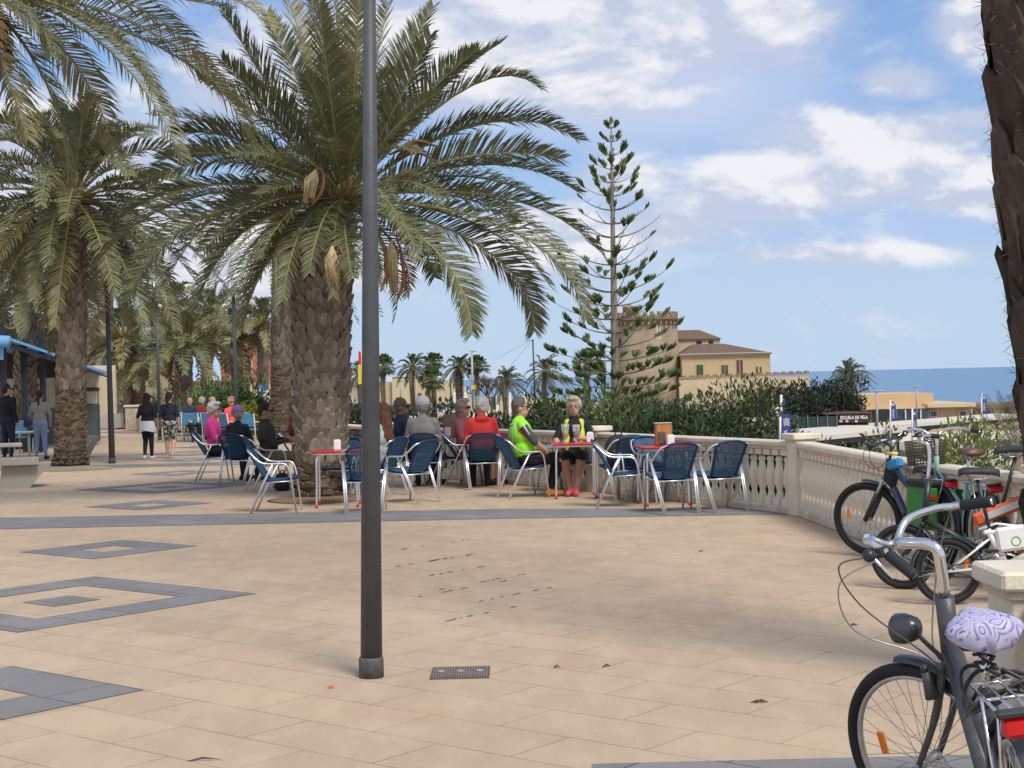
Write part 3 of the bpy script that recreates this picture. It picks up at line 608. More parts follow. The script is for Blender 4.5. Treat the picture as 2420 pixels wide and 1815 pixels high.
# ================================================================== SHRUBS
def leafmat(name, c, c2, island=.5, trans=.12): return mat(name, c, .6, .2, 1.1, c2=c2, island=island, spec=.35, trans=trans)
OLE = leafmat('oleander_leaf', (.028, .052, .020), (.075, .105, .040)); JUN = leafmat('juniper_leaf', (.022, .036, .018), (.055, .075, .035)); DKT = leafmat('evergreen_leaf', (.020, .032, .018), (.045, .060, .034))
GRN = leafmat('green_shrub_leaf', (.05, .095, .025), (.09, .15, .045)); YEL = leafmat('yellow_green_leaf', (.20, .22, .02), (.32, .28, .03)); OLV = leafmat('olive_leaf', (.10, .12, .05), (.15, .17, .08)); PIN = leafmat('pine_leaf', (.06, .10, .025), (.13, .17, .05))
STEM = mat('shrub_stem', (.12, .09, .06), .9, .2, 6)
def bush(pos, size, n, leaf, lm, label, cat='shrub', name='shrub', group=None, seed=1, long=3.0, up=.3, clumps=14, sticks=6, height_noise=.35, flowers=0, fm=None, square=False):
    rg = random.Random(seed); root = empty(name, pos, 0, label, cat, group); sx, sy, sz = size; m = MB(); cl = []
    for k in range(clumps):
        a = rg.uniform(0, 6.28); r = math.sqrt(rg.random()); zz = rg.uniform(.15, 1.0); q = (1 - .45 * max(0, zz - .45) ** 1.3)
        if square: cx, cy = rg.uniform(-1, 1), rg.uniform(-1, 1)
        else: cx, cy = cos(a) * r, sin(a) * r
        cl.append((Vector((cx * sx * .82 * q, cy * sy * .82 * q, zz * sz * (1 - height_noise * rg.random()) * .88)), rg.uniform(.7, 1.25)))
    cr = (sx * sy * sz / clumps) ** (1 / 3) * 1.15
    for k in range(n):
        c, s_ = cl[rg.randrange(clumps)]; d = Vector((rg.gauss(0, 1), rg.gauss(0, 1), rg.gauss(0, 1))).normalized(); p = c + d * cr * s_ * rg.random() ** .35
        if p.z < 0: p.z = rg.uniform(0, .2)
        dd = (d * .7 + Vector((rg.uniform(-.6, .6), rg.uniform(-.6, .6), rg.uniform(-.3, .6) + up))).normalized(); w = dd.cross(Vector((rg.uniform(-1, 1), rg.uniform(-1, 1), rg.uniform(-1, 1)))).normalized()
        l = leaf * rg.uniform(.6, 1.3); h = w * l / long * .5
        m.add([p, p + dd * l * .45 + h, p + dd * l, p + dd * l * .45 - h], [(0, 1, 2, 3)], lm if not flowers or rg.random() > flowers else fm)
    fo = m.build('foliage', root, False)
    m = MB()
    for k in range(sticks):
        c, s_ = cl[rg.randrange(clumps)]; b0 = Vector((c.x * .35, c.y * .35, 0)); m.tube([b0, b0.lerp(c, .5) + Vector((rg.uniform(-.1, .1) * sx, 0, 0)), c], [.035, .022, .008], STEM, 5)
    m.build('stem', root); return root
def gb(px, Y, z=None):
    p = at(px, 900, Y); p.z = zt(p.x, Y) if z is None else z; return p
# oleander mass right of the araucaria
for i, (px, Y, sx, sz, n, lab) in enumerate([(1600, 30, 1.35, 3.45, 3400, 'dense dark oleander behind the table with the wooden menu box'), (1690, 31, 1.3, 3.75, 3400, 'tallest oleander with upright leaf sprays, above the rightmost blue chairs'), (1785, 30, 1.2, 3.3, 3000, 'rounded oleander just left of the blue banner by the corner pillar'),
                                              (1540, 33, 1.2, 3.6, 2600, 'oleander partly behind the lowest araucaria boughs'), (1850, 33, .95, 2.8, 1800, 'low end of the oleander beside the blue banner')]):
    p = gb(px, Y); bush(p, (sx, 1.3, 1.65 - p.z - (0.0)) if False else (sx, 1.3, sz * .90), int(n * 4.2), .135, OLE, lab, 'shrub', 'oleander', 'oleander bushes below the terrace', 400 + i, 3.4, .22, 30, height_noise=.22)
# pine-like low boughs left of the trunk and behind the seated woman
for i, (px, Y, sx, z1, n, lab) in enumerate([(1330, 37, 1.15, 905, 2600, 'bushy green conifer left of the araucaria trunk'), (1400, 39, 1.1, 915, 2400, 'green conifer foliage right behind the woman with glasses'), (1500, 38, 1.2, 925, 2600, 'olive green conifer between the araucaria trunk and the oleander'), (1270, 39, .8, 960, 1500, 'small conifer behind the dark haired head of the man in the lime vest')]):
    p = gb(px, Y); sz = at(px, z1, Y).z - p.z; bush(p, (sx * 1.25, 1.2, sz * 1.05), n * 3, .17, PIN, lab, 'conifer', 'low_conifer', 'low conifers around the araucaria', 420 + i, 3.4, .35, 20)
# hedge of upright junipers behind the far balustrade
k = 0
for i, px in enumerate([792, 822, 850, 905, 942, 985, 1024, 1062, 1098, 1135, 1172, 1212, 1250, 1290, 1332]):
    Y = 33 + (i * 7 % 5) * .7; p = gb(px, Y); top = 985 - (i * 37 % 50) + (14 if px > 1150 else 0); sz = at(px, top - 6, Y).z - p.z
    loc = ['by the big palm trunk', 'right of the big palm trunk', 'just left of the lamp post', 'behind the long haired woman', 'behind the man with dark sunglasses', 'behind the white baseball cap', 'left of the menu on the table', 'behind the menu on the table', 'behind the short haired woman in pink', 'behind the red hooded jacket', 'between the red hood and the lime vest', 'behind the lime vest man', 'right of the lime vest man', 'left of the woman with glasses', 'behind the woman with glasses'][i]
    bush(p, (.58, .5, sz * 1.06), 2400, .13, JUN, 'dark upright juniper of the hedge, ' + loc, 'juniper', 'juniper', 'junipers of the hedge behind the balustrade', 440 + i, 2.2, .3, 14, 3, height_noise=.12)
# dark evergreen trees left of the beach buildings
for i, (px, Y, sx, top, n, lab) in enumerate([(1840, 92, 3.2, 912, 1700, 'dark evergreen tree left of the blue banners'), (1885, 95, 2.8, 890, 1700, 'dark cypress like evergreen with pointed top below the long cream wall'), (1925, 97, 2.6, 918, 1600, 'broad dark evergreen in the middle of the grove'), (1968, 95, 1.6, 880, 900, 'slim dark cypress left of the single palm'), (1972, 99, 1.9, 915, 1600, 'dark evergreen under the single palm crown'), (1780, 90, 3.0, 915, 1500, 'dark evergreen rising behind the oleander')]):
    p = gb(px, Y); sz = at(px, top, Y).z - p.z; bush(p, (sx, 2.5, sz * 1.0), n * 6, .26, DKT, lab, 'tree', 'evergreen_tree', 'dark evergreens below the tower', 470 + i, 2.2, .3, 22, 5)
# shrubs at the left, beyond the cafe
for i, (px, Y, sx, top, lm, n, lab) in enumerate([(515, 52, 1.9, 905, GRN, 3000, 'bright green shrub behind the seated people in red and orange'), (462, 62, 1.2, 930, GRN, 1500, 'green bush behind the low spreading palm'), (390, 64, 1.2, 930, GRN, 1300, 'green bush between the two walking women'), (590, 50, .75, 962, YEL, 900, 'yellow green bush behind the dark haired woman in olive'), (640, 52, 1.3, 945, JUN, 1500, 'dark green bush left of the slim palm trunk'),
                                                  (720, 50, 1.2, 940, JUN, 1500, 'dark green bush behind the man in the burgundy shirt'), (560, 56, 1.2, 935, OLV, 1200, 'olive coloured bush by the far lamp post'), (780, 44, .9, 958, JUN, 1200, 'dark bush right behind the big palm trunk')]):
    p = gb(px, Y, 0 if px < 770 else None); sz = at(px, top, Y).z - p.z; bush(p, (sx, 1.1, sz), n, .2, lm, lab, 'shrub', 'shrub', 'shrubs behind the cafe', 490 + i, 2.6, .3, 16, 4)
# yellow green shrub and cycad leaves behind the bicycles
p = gb(2345, 17.5); bush(p, (.75, .6, (at(2345, 1035, 17.5).z - p.z) * 1.1), 11000, .085, leafmat('flowering_shrub_leaf', (.14, .17, .03), (.26, .27, .06)), 'yellow green flowering shrub behind the parked bicycles', seed=520, long=3, flowers=.10, fm=cm((.7, .68, .6)))
root = empty('cycad', gb(2400, 19), 0, 'spiky grey green cycad leaves rising behind the yellow green shrub', 'plant'); m = MB(); c = Vector((0, 0, at(2400, 1070, 19).z - root.location.z))
for k in range(20):
    a = k * 2.4; e = R(rnd.uniform(15, 70)); d = Vector((cos(a) * cos(e), sin(a) * cos(e), sin(e))); frond(m, c, c + d * .45, c + d * .95 - Vector((0, 0, .12)), .16, 30, .008, DARKP, rr=.006)
m.tube([(0, 0, 0), c], [.14, .12], BARK_W, 10); m.build('leaves', root)
for i, (px, Y, sx, top) in enumerate([(2060, 62, 1.6, 1000), (2005, 50, .5, 1040), (2290, 88, 1.6, 985)]):
    p = gb(px, Y, -4.28); bush(p, (sx, 1.2, at(px, top, Y).z - p.z), 900, .3, OLV if i != 1 else GRN, ['dusty olive bush between the two car port roofs', 'small round green bush below the lower car port roof', 'bush in the car park behind the blue banner'][i], 'shrub', 'shrub', None, 530 + i, 2.5, .3, 12, 3)
# leafless grey tree by the gate
p = gb(1160, 120); root = empty('bare_tree', p, 0, 'bare grey twiggy tree in front of the sea beside the gate posts', 'tree'); m = MB(); rg = random.Random(3)
def twig(p, d, l, r, k):
    q = p + d * l; m.tube([p, q], [r, r * .65], STEM, 4, False)
    if k:
        for j in range(4): twig(q, (d + Vector((rg.uniform(-.8, .8), rg.uniform(-.5, .5), rg.uniform(-.3, .5)))).normalized(), l * rg.uniform(.6, .85), r * .6, k - 1)
twig(Vector((0, 0, 0)), Vector((0, 0, 1)), 1.3, .12, 4); m.build('branches', root)
# ================================================================== BUILDINGS
def tex_mat(name, c, c2, rough=.9, scale=.5, **k): return mat(name, c, rough, .1, scale, c2=c2, **k)
PLA_T = tex_mat('tower_render', (.42, .33, .23), (.25, .20, .15), scale=.30, bump=.4, bscale=3, thr=(.42, .68))
STN_T = tex_mat('tower_masonry', (.36, .26, .16), (.22, .155, .10), scale=1.2, bump=.6, bscale=5)
OCH = tex_mat('ochre_render', (.57, .43, .25), (.50, .37, .21), scale=.4)
CRW = tex_mat('cream_render', (.60, .49, .32), (.47, .38, .25), scale=.3, bump=.2, bscale=3)
WHT = cm((.75, .72, .66)); GRNW = cm((.055, .085, .05)); BRN = cm((.12, .05, .035), .6); DKW = cm((.03, .03, .035), .3); GLS = cm((.045, .06, .08), .08, spec=.8)
def tile_mat(name, c, c2, sc=3.0):
    m = bpy.data.materials.new(name); m.use_nodes = True; t = m.node_tree; L = t.links.new; p = t.nodes['Principled BSDF']; p.inputs['Roughness'].default_value = .9
    g = t.nodes.new('ShaderNodeTexCoord'); w = t.nodes.new('ShaderNodeTexWave'); w.inputs['Scale'].default_value = sc; w.inputs['Distortion'].default_value = .6; L(g.outputs['Object'], w.inputs['Vector'])
    n = t.nodes.new('ShaderNodeTexNoise'); n.inputs['Scale'].default_value = 2.5; n.inputs['Detail'].default_value = 6; L(g.outputs['Object'], n.inputs['Vector'])
    mx = t.nodes.new('ShaderNodeMix'); mx.data_type = 'RGBA'; mx.inputs[6].default_value = (*c, 1); mx.inputs[7].default_value = (*c2, 1); L(n.outputs[0], mx.inputs[0])
    m2 = t.nodes.new('ShaderNodeMix'); m2.data_type = 'RGBA'; m2.blend_type = 'MULTIPLY'; m2.inputs[0].default_value = .45; L(mx.outputs[2], m2.inputs[6]); L(w.outputs['Color'], m2.inputs[7]); L(m2.outputs[2], p.inputs['Base Color'])
    b = t.nodes.new('ShaderNodeBump'); b.inputs['Strength'].default_value = .6; b.inputs['Distance'].default_value = .1; L(w.outputs['Fac'], b.inputs['Height']); L(b.outputs[0], p.inputs['Normal']); return m
ROOF = tile_mat('clay_roof_tiles', (.27, .175, .12), (.19, .125, .09)); ROOFR = tile_mat('red_roof_tiles', (.42, .16, .08), (.30, .12, .07))
# ---- the fortified tower and its house
YT = 240.0
def t0(px, py, Y=YT): return at(px, py, Y)
tb = t0(1536, 905); zb = -6.0
root = empty('stone_tower', (tb.x, YT + 5, zb), 0, 'round battlemented stone tower with weathered tan render, behind the araucaria', 'tower')
def tz(py): return t0(1536, py).z - zb
s_ = FPX / YT; r = 77 / s_
m = MB(); m.lathe([(r * 1.10, 0), (r * 1.04, tz(900)), (r * .985, tz(768)), (r * .985, tz(764))], PLA_T, 40); m.build('shaft', root)
m = MB(); m.lathe([(r * .98, tz(770)), (r * 1.0, tz(766)), (r * 1.05, tz(760)), (r * 1.07, tz(757)), (r * 1.07, tz(755))], STN_T, 40)
for k in range(36):
    a = 2 * pi * k / 36; m.box((cos(a) * r * 1.05, sin(a) * r * 1.05, tz(763)), (.5, .28, .5), STN_T, Matrix.Rotation(a, 3, 'Z'))
m.build('corbel', root)
m = MB(); m.lathe([(r * 1.12, tz(756)), (r * 1.12, tz(754)), (r * 1.0, tz(750)), (r * .97, tz(750))], ROOF, 40); m.build('tiled_ledge', root)
m = MB(); m.lathe([(r * 1.0, tz(752)), (r * 1.0, tz(745)), (r * .93, tz(745)), (r * .93, tz(752))], STN_T, 40)
m.build('parapet', root)
for k in range(26):
    a = 2 * pi * k / 26; m = MB(); m.box((cos(a) * r * .965, sin(a) * r * .965, tz(740.5)), (.5, .62, .64), STN_T, Matrix.Rotation(a, 3, 'Z'), taper=.85); m.build('merlon', root)
tx = t0(1491, 740).x - tb.x; m = MB(); m.lathe([(1.15, tz(752)), (1.1, tz(726)), (1.15, tz(725)), (1.1, tz(721)), (.5, tz(719))], STN_T, 14, (tx, -2.5, 0)); m.box((tx, -2.5, tz(717)), (.5, .5, .35), STN_T); m.build('turret', root)
for px, py, w, h in [(1466, 810, .8, 1.2), (1478, 781, .5, .5)]:
    q = t0(px, py); dx = q.x - tb.x; y = -math.sqrt(max(0, (r * 1.01) ** 2 - dx * dx)) if abs(dx) < r else 0; m = MB(); m.box((dx, y, q.z - zb), (w, .4, h), DKW, Matrix.Rotation(dx / r, 3, 'Z')); m.build('window', root)
m = MB()
for px in (1553, 1560):
    q = t0(px, 785); dx = q.x - tb.x; m.box((dx, -math.sqrt(r * r - dx * dx), q.z - zb), (.16, .08, 2.2), WHT)
m.build('drain_stain', root)
hx0 = t0(1612, 880).x; root = empty('old_house', (hx0, YT, zb), 0, 'ochre house with two hipped clay tile roofs built against the round tower', 'house')
def hx(px): return t0(px, 880).x - hx0
def hz(py, px=1700): return t0(px, py).z - zb
m = MB(); w = hx(1821); m.box((w / 2, 7, hz(884) / 2 + (hz(839) - 0) / 2 - hz(884) / 2), (w, 14, hz(839)), OCH); m.build('wall', root)
m = MB(); m.box((w / 2, 6.9, hz(839) + .12), (w + .5, 14.4, .34), WHT); m.build('cornice', root)
m = MB(); a, b_ = hx(1607), hx(1827); z0, z1 = hz(837), hz(811); m.add([(a, -.6, z0), (b_, -.6, z0), (b_, 14.6, z0), (a, 14.6, z0), (hx(1650), 5, z1), (hx(1722), 5, z1), (hx(1722), 9, z1), (hx(1650), 9, z1)], [(0, 1, 5, 4), (1, 2, 6, 5), (2, 3, 7, 6), (3, 0, 4, 7), (4, 5, 6, 7), (3, 2, 1, 0)], ROOF); m.build('roof', root)
m = MB(); m.box(((hx(1612) + hx(1722)) / 2, 12, (hz(835) + hz(797)) / 2), (hx(1722) - hx(1612), 6, hz(797) - hz(835)), CRW); up_ = m.build('upper_wall', root)
m = MB(); a, b_ = hx(1609), hx(1726); z0, z1 = hz(797), hz(773); m.add([(a, 8.6, z0), (b_, 8.6, z0), (b_, 16, z0), (a, 16, z0), (hx(1612), 12, z1), (hx(1676), 12, z1)], [(0, 1, 5, 4), (1, 2, 5), (2, 3, 4, 5), (3, 0, 4), (3, 2, 1, 0)], ROOF); m.build('upper_roof', root)
for x0, x1, y0, y1, mt, par in [(1646, 1662, 861, 886, GRNW, 0), (1706, 1720, 863, 888, GRNW, 0), (1742, 1755, 852, 884, BRN, 0), (1789, 1798, 869, 884, GRNW, 0)]:
    m = MB(); m.box((hx((x0 + x1) / 2), -.03, hz((y0 + y1) / 2)), (hx(x1) - hx(x0) + .2, .1, hz(y0) - hz(y1) + .2), CRW); f = m.build('window', root)
    m = MB(); m.box((hx((x0 + x1) / 2) - .27, -.09, hz((y0 + y1) / 2)), ((hx(x1) - hx(x0)) / 2 - .04, .08, hz(y0) - hz(y1)), mt); m.box((hx((x0 + x1) / 2) + .27, -.09, hz((y0 + y1) / 2)), ((hx(x1) - hx(x0)) / 2 - .04, .08, hz(y0) - hz(y1)), mt); m.build('shutter', f)
for x0, x1 in [(1664, 1677), (1694, 1705)]:
    m = MB(); m.box((hx((x0 + x1) / 2), 8.97, hz(805)), (hx(x1) - hx(x0), .12, .5), DKW); m.build('window', root)
# long cream wall with stepped stone crest
wx0, wx1 = 1605, 1912; Yw = 228.0; p0, p1 = at(wx0, 895, Yw), at(wx1, 890, Yw)
root = empty('perimeter_wall', (p0.x, Yw, -5), 0, 'long peeling cream wall with jagged stone crest in front of the tower and house', 'wall'); L = p1.x - p0.x
m = MB(); zt_ = at(1750, 893, Yw).z + 5; m.box((L / 2, .4, zt_ / 2), (L, .8, zt_), CRW); m.build('wall_face', root)
m = MB()
for k in range(34):
    q = (k + .5) / 34; m.box((L * q, .4, zt_ + .14 + .14 * (k % 2) + .3 * q), (L / 34 * .98, 1.0, .30 + .22 * (k % 2)), STN_T)
m.build('stone_crest', root)
q = at(1796, 924, Yw); m = MB(); m.box((q.x - p0.x, -.03, q.z + 5), (.8, .12, 1.0), BRN); m.build('window', root)
m = MB(); q = at(1780, 935, Yw)
for k in range(18): m.ell((at(1765 + k * 3.6, 930, Yw).x - p0.x, -.1, q.z + 5 + rnd.uniform(-.4, .9)), (.5, .25, .45), STN_T, 8)
m.build('exposed_masonry', root)
# ---- beach buildings at the right
BEI = tex_mat('beach_house_render', (.60, .42, .24), (.54, .37, .21), scale=.4); TRM = tex_mat('roof_edge', (.66, .50, .30), (.56, .42, .26), scale=.5)
def bx(root, o, name, px0, px1, py0, py1, Y, dep, m_, out=0.0):
    a, b_ = at(px0, py0, Y), at(px1, py0, Y); z1 = a.z if py1 is None else a.z; zb_ = at((px0 + px1) / 2, py1, Y).z; z1 = at((px0 + px1) / 2, py0, Y).z
    m = MB(); m.box(((a.x + b_.x) / 2 - o.x, Y - o.y + dep / 2 - out, (z1 + zb_) / 2 - o.z), (b_.x - a.x, dep, z1 - zb_), m_); return m.build(name, root)
o = at(2030, 1040, 118); root = empty('beach_building', o, 0, 'low ochre beach building with taller flat block and glazed shopfront before the sea', 'building')
bx(root, o, 'tall_block', 2018, 2206, 931, 1075, 118, 8, BEI); bx(root, o, 'roof_edge', 2016, 2300, 961, 966, 117, 10, TRM); bx(root, o, 'wall', 2030, 2298, 966, 1075, 117.4, 9, BEI)
bx(root, o, 'roof_edge', 2192, 2306, 953, 962, 116.6, 10, TRM); bx(root, o, 'shopfront', 2118, 2190, 968, 990, 117.1, .4, GLS, .3); bx(root, o, 'doorway', 2062, 2096, 967, 998, 117.1, .4, DKW, .25)
for x0, x1 in [(2199, 2212), (2268, 2281)]:
    f = bx(root, o, 'window', x0 - 2, x1 + 2, 970, 986, 117.3, .3, WHT, .12); bx(f, Vector(o), 'pane', x0, x1, 972, 984, 117.3, .3, GLS, .2)
for x0, x1 in [(2100, 2118), (2190, 2192)]: bx(root, o, 'poster_panel', x0, x1, 968, 988, 117.1, .3, cm((.10, .16, .30)), .3)
m = MB()
for px in (2136, 2154, 2172): q = at(px, 979, 117.1); m.box((q.x - o.x, -1.4, q.z - o.z), (.08, .1, .72), WHT)
m.build('window_bar', root)
o = at(2300, 1040, 124); root = empty('beach_building', o, 0, 'long lower ochre building continuing to the right behind the palm trunk', 'building')
bx(root, o, 'wall', 2290, 2480, 962, 1070, 124, 8, BEI); bx(root, o, 'roof_edge', 2288, 2484, 955, 963, 123.5, 9, cm((.20, .13, .09)))
for x0, x1 in [(2292, 2304), (2330, 2341), (2372, 2384)]: f = bx(root, o, 'window', x0 - 1, x1 + 1, 968, 982, 123.9, .3, WHT, .1); bx(f, Vector(o), 'pane', x0, x1, 970, 981, 123.9, .3, GLS, .2)
# ---- sailing school shed and fence
BLK = cm((.05, .03, .028), .7); o = at(2060, 1000, 90)
root = empty('sailing_school_shed', o, 0, 'dark shed with white ESCUELA DE VELA lettering on its fascia', 'shed')
bx(root, o, 'wall', 1978, 2052, 980, 1040, 90, 3, BLK); bx(root, o, 'fascia', 1976, 2056, 976, 999, 89.7, .3, BLK); bx(root, o, 'roof', 1946, 2058, 976, 979, 89.5, 4, cm((.10, .05, .04)))
def text(s, loc, size, m_, parent, name='lettering', rot=(R(90), 0, 0), ext=.02, align='CENTER', sx=1.0):
    c = bpy.data.curves.new('t', 'FONT'); c.body = s; c.size = size; c.extrude = ext; c.align_x = align; c.align_y = 'CENTER'; c.offset = size * .012
    t = bpy.data.objects.new('t', c); col.objects.link(t); bpy.context.view_layer.update(); me = bpy.data.meshes.new_from_object(t.evaluated_get(bpy.context.evaluated_depsgraph_get())); bpy.data.objects.remove(t)
    o_ = bpy.data.objects.new(name, me); col.objects.link(o_); o_.parent = parent; o_.location = loc; o_.rotation_euler = rot; o_.scale = (sx, 1, 1); me.materials.clear(); me.materials.append(m_); return o_
q = at(2015, 986.5, 89.7); text('ESCUELA DE VELA', (q.x - o.x, 89.35 - o.y, q.z - o.z), .27, cm((.8, .8, .78)), root, ext=.02, sx=.74)
for x0, x1 in [(1983, 1990), (1998, 2004), (2020, 2026)]: bx(root, o, 'window', x0, x1, 993, 998, 89.6, .2, WHT, .08)
o = at(1920, 1000, 88); root = empty('mesh_fence', o, 0, 'dark green screened fence between the evergreens and the sailing school shed', 'fence'); bx(root, o, 'screen', 1860, 1978, 985, 1040, 88, .1, cm((.025, .05, .045), .8))
for px in range(1862, 1980, 23): bx(root, o, 'post', px, px + 1.6, 982, 1040, 87.9, .1, cm((.2, .2, .2)))
# ---- car ports
CANW = cm((.62, .57, .48), .7); STEELD = cm((.05, .05, .055), .5)
def carport(a, b_, z, dep, label, npost):
    a = Vector((a[0], a[1], 0)); b_ = Vector((b_[0], b_[1], 0)); d = b_ - a; L = d.length; an = math.atan2(d.y, d.x); root = empty('car_port', (a.x, a.y, -4.28), an, label, 'car port', 'car ports below the terrace'); h = z + 4.28
    m = MB(); m.slab([(0, 0, h), (L, 0, h), (L, dep, h + .06), (0, dep, h + .06)], (0, 0, .10), CANW); m.build('roof', root)
    m = MB(); m.bbox((L / 2, -.06, h + .0), (L, .10, .22), CANW, .01); m.build('fascia', root)
    m = MB(); m.box((L / 2, .3, h - .20), (L * .99, .1, .36), STEELD); m.build('beam', root)
    for k in range(npost):
        x = L * (k + .5) / npost; m = MB(); m.tube([(x, dep * .6, 0), (x, dep * .6, h - .6), (x, .3, h - .10)], .085, STEELD, 8); m.tube([(x, dep * .6, h - .6), (x, dep - .2, h - .04)], .06, STEELD, 8); m.build('post', root)
pa, pb = at(1880, 1030, 80), at(2425, 985, 104)
carport((pa.x - 1, 80), (pb.x, 104), -1.74, 2.2, 'long pale car port roof in front of the beach buildings', 9)
pa, pb = at(1905, 1040, 66), at(2140, 1030, 74); carport((pa.x, 66), (pb.x, 74), -1.30, 2.2, 'shorter pale car port roof just beyond the corner pillar', 5)
root = empty('low_wall', (at(2290, 1000, 108).x, 108, -3.6), .05, 'low white wall beside the car park', 'wall'); m = MB(); m.box((0, 0, .35), (22, .25, .7), WHT); m.build('wall_face', root)
# ---- cream building, red roofed house and gate behind the road
CRB = tex_mat('pale_yellow_render', (.60, .50, .31), (.54, .45, .28), scale=.2); YC = 152.0
o = at(960, 970, YC); root = empty('cream_building', o, 0, 'windowless flat roofed cream building behind the row of palms', 'building')
bx(root, o, 'wall', 830, 930, 905, 990, YC, 9, CRB); bx(root, o, 'tall_wall', 926, 1014, 890, 990, YC - .6, 10, CRB); bx(root, o, 'wall', 1010, 1076, 901, 990, YC - .3, 8, CRB)
bx(root, o, 'end_wall', 1076, 1106, 916, 990, YC - .2, 7, tex_mat('pale_wall', (.64, .56, .38), (.6, .5, .34), scale=.3)); bx(root, o, 'parapet', 925, 1015, 888.5, 890.5, YC - .7, 10.2, WHT)
for x0, x1, y0 in [(988, 996, 929), (1068, 1080, 934), (1026, 1031, 930)]: bx(root, o, 'door', x0, x1, y0, 955, YC - .75, .2, BRN)
for x0, x1 in [(865, 872), (1100, 1104)]: bx(root, o, 'window', x0, x1, 922, 934, YC - .1, .2, DKW)
o = at(815, 975, 140); root = empty('corner_house', o, 0, 'small cream house with red tile roof and green shutter by the big palm trunk', 'house')
bx(root, o, 'wall', 700, 834, 908, 990, 140, 7, tex_mat('cream_house_render', (.6, .53, .4), (.55, .48, .36), scale=.3)); bx(root, o, 'shutter', 801, 816, 912, 934, 139.9, .2, GRNW, .1); bx(root, o, 'shutter', 722, 735, 912, 934, 139.9, .2, GRNW, .1)
m = MB(); a, b_ = at(696, 903, 139), at(839, 900, 139); zr = at(770, 886, 142).z
m.add([Vector(v) - o for v in [(a.x, 139, a.z), (b_.x, 139, b_.z), (b_.x, 148, b_.z), (a.x, 148, a.z), (a.x + 1, 143.5, zr), (b_.x - 1.8, 143.5, zr)]], [(0, 1, 5, 4), (1, 2, 5), (2, 3, 4, 5), (3, 0, 4), (3, 2, 1, 0)], ROOFR); m.build('roof', root)
o = at(1180, 965, 146); root = empty('garden_wall', o, 0, 'low cream wall with square gate posts and a dark gate below the sea horizon', 'wall')
bx(root, o, 'wall', 1100, 1160, 942, 985, 146, .4, CRB); bx(root, o, 'wall', 1182, 1300, 946, 985, 146, .4, CRB); bx(root, o, 'gate', 1152, 1172, 938, 968, 146.2, .15, GRNW)
for px in (1074, 1100, 1148, 1175, 1205, 1240): f = bx(root, o, 'gate_post', px - 3.5, px + 3.5, 934, 985, 145.9, .6, WHT); m = MB(); q = at(px, 931.5, 146.2) - o; m.ell(q, (.17, .17, .15), WHT, 8); m.build('finial', f)
m = MB(); q0, q1 = at(1216, 940, 147) - o, at(1246, 940, 147) - o; m.tube(curve([q0, (q0 + q1) / 2 + Vector((0, 0, .55)), q1], 6), .05, DKW, 5); m.build('gate_arch', root)
m = MB(); m.box((0, 0, 0), (.1, .1, .1), WHT)
# ---- low white balustrade/kerb wall with flowers behind the junipers
o = at(1000, 990, 60); root = empty('road_wall', (o.x, 60, -1.9), 0, 'low white wall running behind the juniper hedge below the parked cars', 'wall'); m = MB(); m.box((1.2, 0, .9), (26, .25, 1.75), tex_mat('white_wall', (.62, .58, .5), (.5, .46, .4), scale=.4)); m.build('wall_face', root)
for k in range(11):
    m = MB(); m.bbox((-10 + 2.4 * k, 0, 1.97), (.3, .34, .38), WHT, .02); m.build('post', root)
# ---- red brick building and others at the left
BRK = bpy.data.materials.new('red_brick'); BRK.use_nodes = True; _t = BRK.node_tree; _b = _t.nodes.new('ShaderNodeTexBrick'); _g = _t.nodes.new('ShaderNodeTexCoord'); _m = _t.nodes.new('ShaderNodeMapping'); _m.inputs['Rotation'].default_value = (R(90), 0, 0)
_t.links.new(_g.outputs['Object'], _m.inputs[0]); _t.links.new(_m.outputs[0], _b.inputs[0]); _b.inputs['Scale'].default_value = 2; _b.inputs['Color1'].default_value = (.40, .15, .085, 1); _b.inputs['Color2'].default_value = (.32, .12, .07, 1); _b.inputs['Mortar'].default_value = (.36, .24, .17, 1)
_t.links.new(_b.outputs[0], _t.nodes['Principled BSDF'].inputs['Base Color']); _t.nodes['Principled BSDF'].inputs['Roughness'].default_value = .9
def house(label, px0, px1, py0, py1, Y, dep, wm, wins=(), roof=None, name='brick_building', plinth=False, frames=WHT):
    o = at((px0 + px1) / 2, 1000, Y); o.z = 0; root = empty(name, o, 0, label, 'building'); bx(root, o, 'wall', px0, px1, py0, 915 + 2.0 * FPX / Y if py1 is None else py1, Y, dep, wm)
    if roof: bx(root, o, 'roof', px0 - 4, px1 + 4, py0 - 4, py0 + 1, Y - .3, dep + .6, roof)
    for x0, y0, x1, y1 in wins: f = bx(root, o, 'window', x0, x1, y0, y1, Y, .3, frames, .08); bx(f, Vector(o), 'pane', x0 + 1.5, x1 - 1.5, y0 + 1.5, y1 - 1.5, Y, .3, GLS, .14)
    return root, o
r1, o1 = house('red brick building with battlement like roof edge seen between the palm trunks', 520, 700, 802, 985, 92, 14, BRK, [(540, 850, 556, 880), (580, 850, 596, 880), (690, 850, 700, 880), (640, 850, 656, 880)], ROOFR)
for k in range(11): bx(r1, o1, 'roof_block', 524 + k * 16, 533 + k * 16, 792, 800, 91.9, 1, BRK)
bx(r1, o1, 'lower_wall', 540, 700, 905, 985, 91.4, .5, tex_mat('pink_render', (.58, .36, .24), (.52, .32, .22)));
f = bx(r1, o1, 'air_conditioner', 577, 594, 914, 926, 91.2, .5, WHT, .3); m = MB(); q = at(587, 920, 90.6) - o1; m.torus(q, .11, .02, (0, 1, 0), cm((.2, .2, .2)), 16, 5); m.build('fan_grille', f)
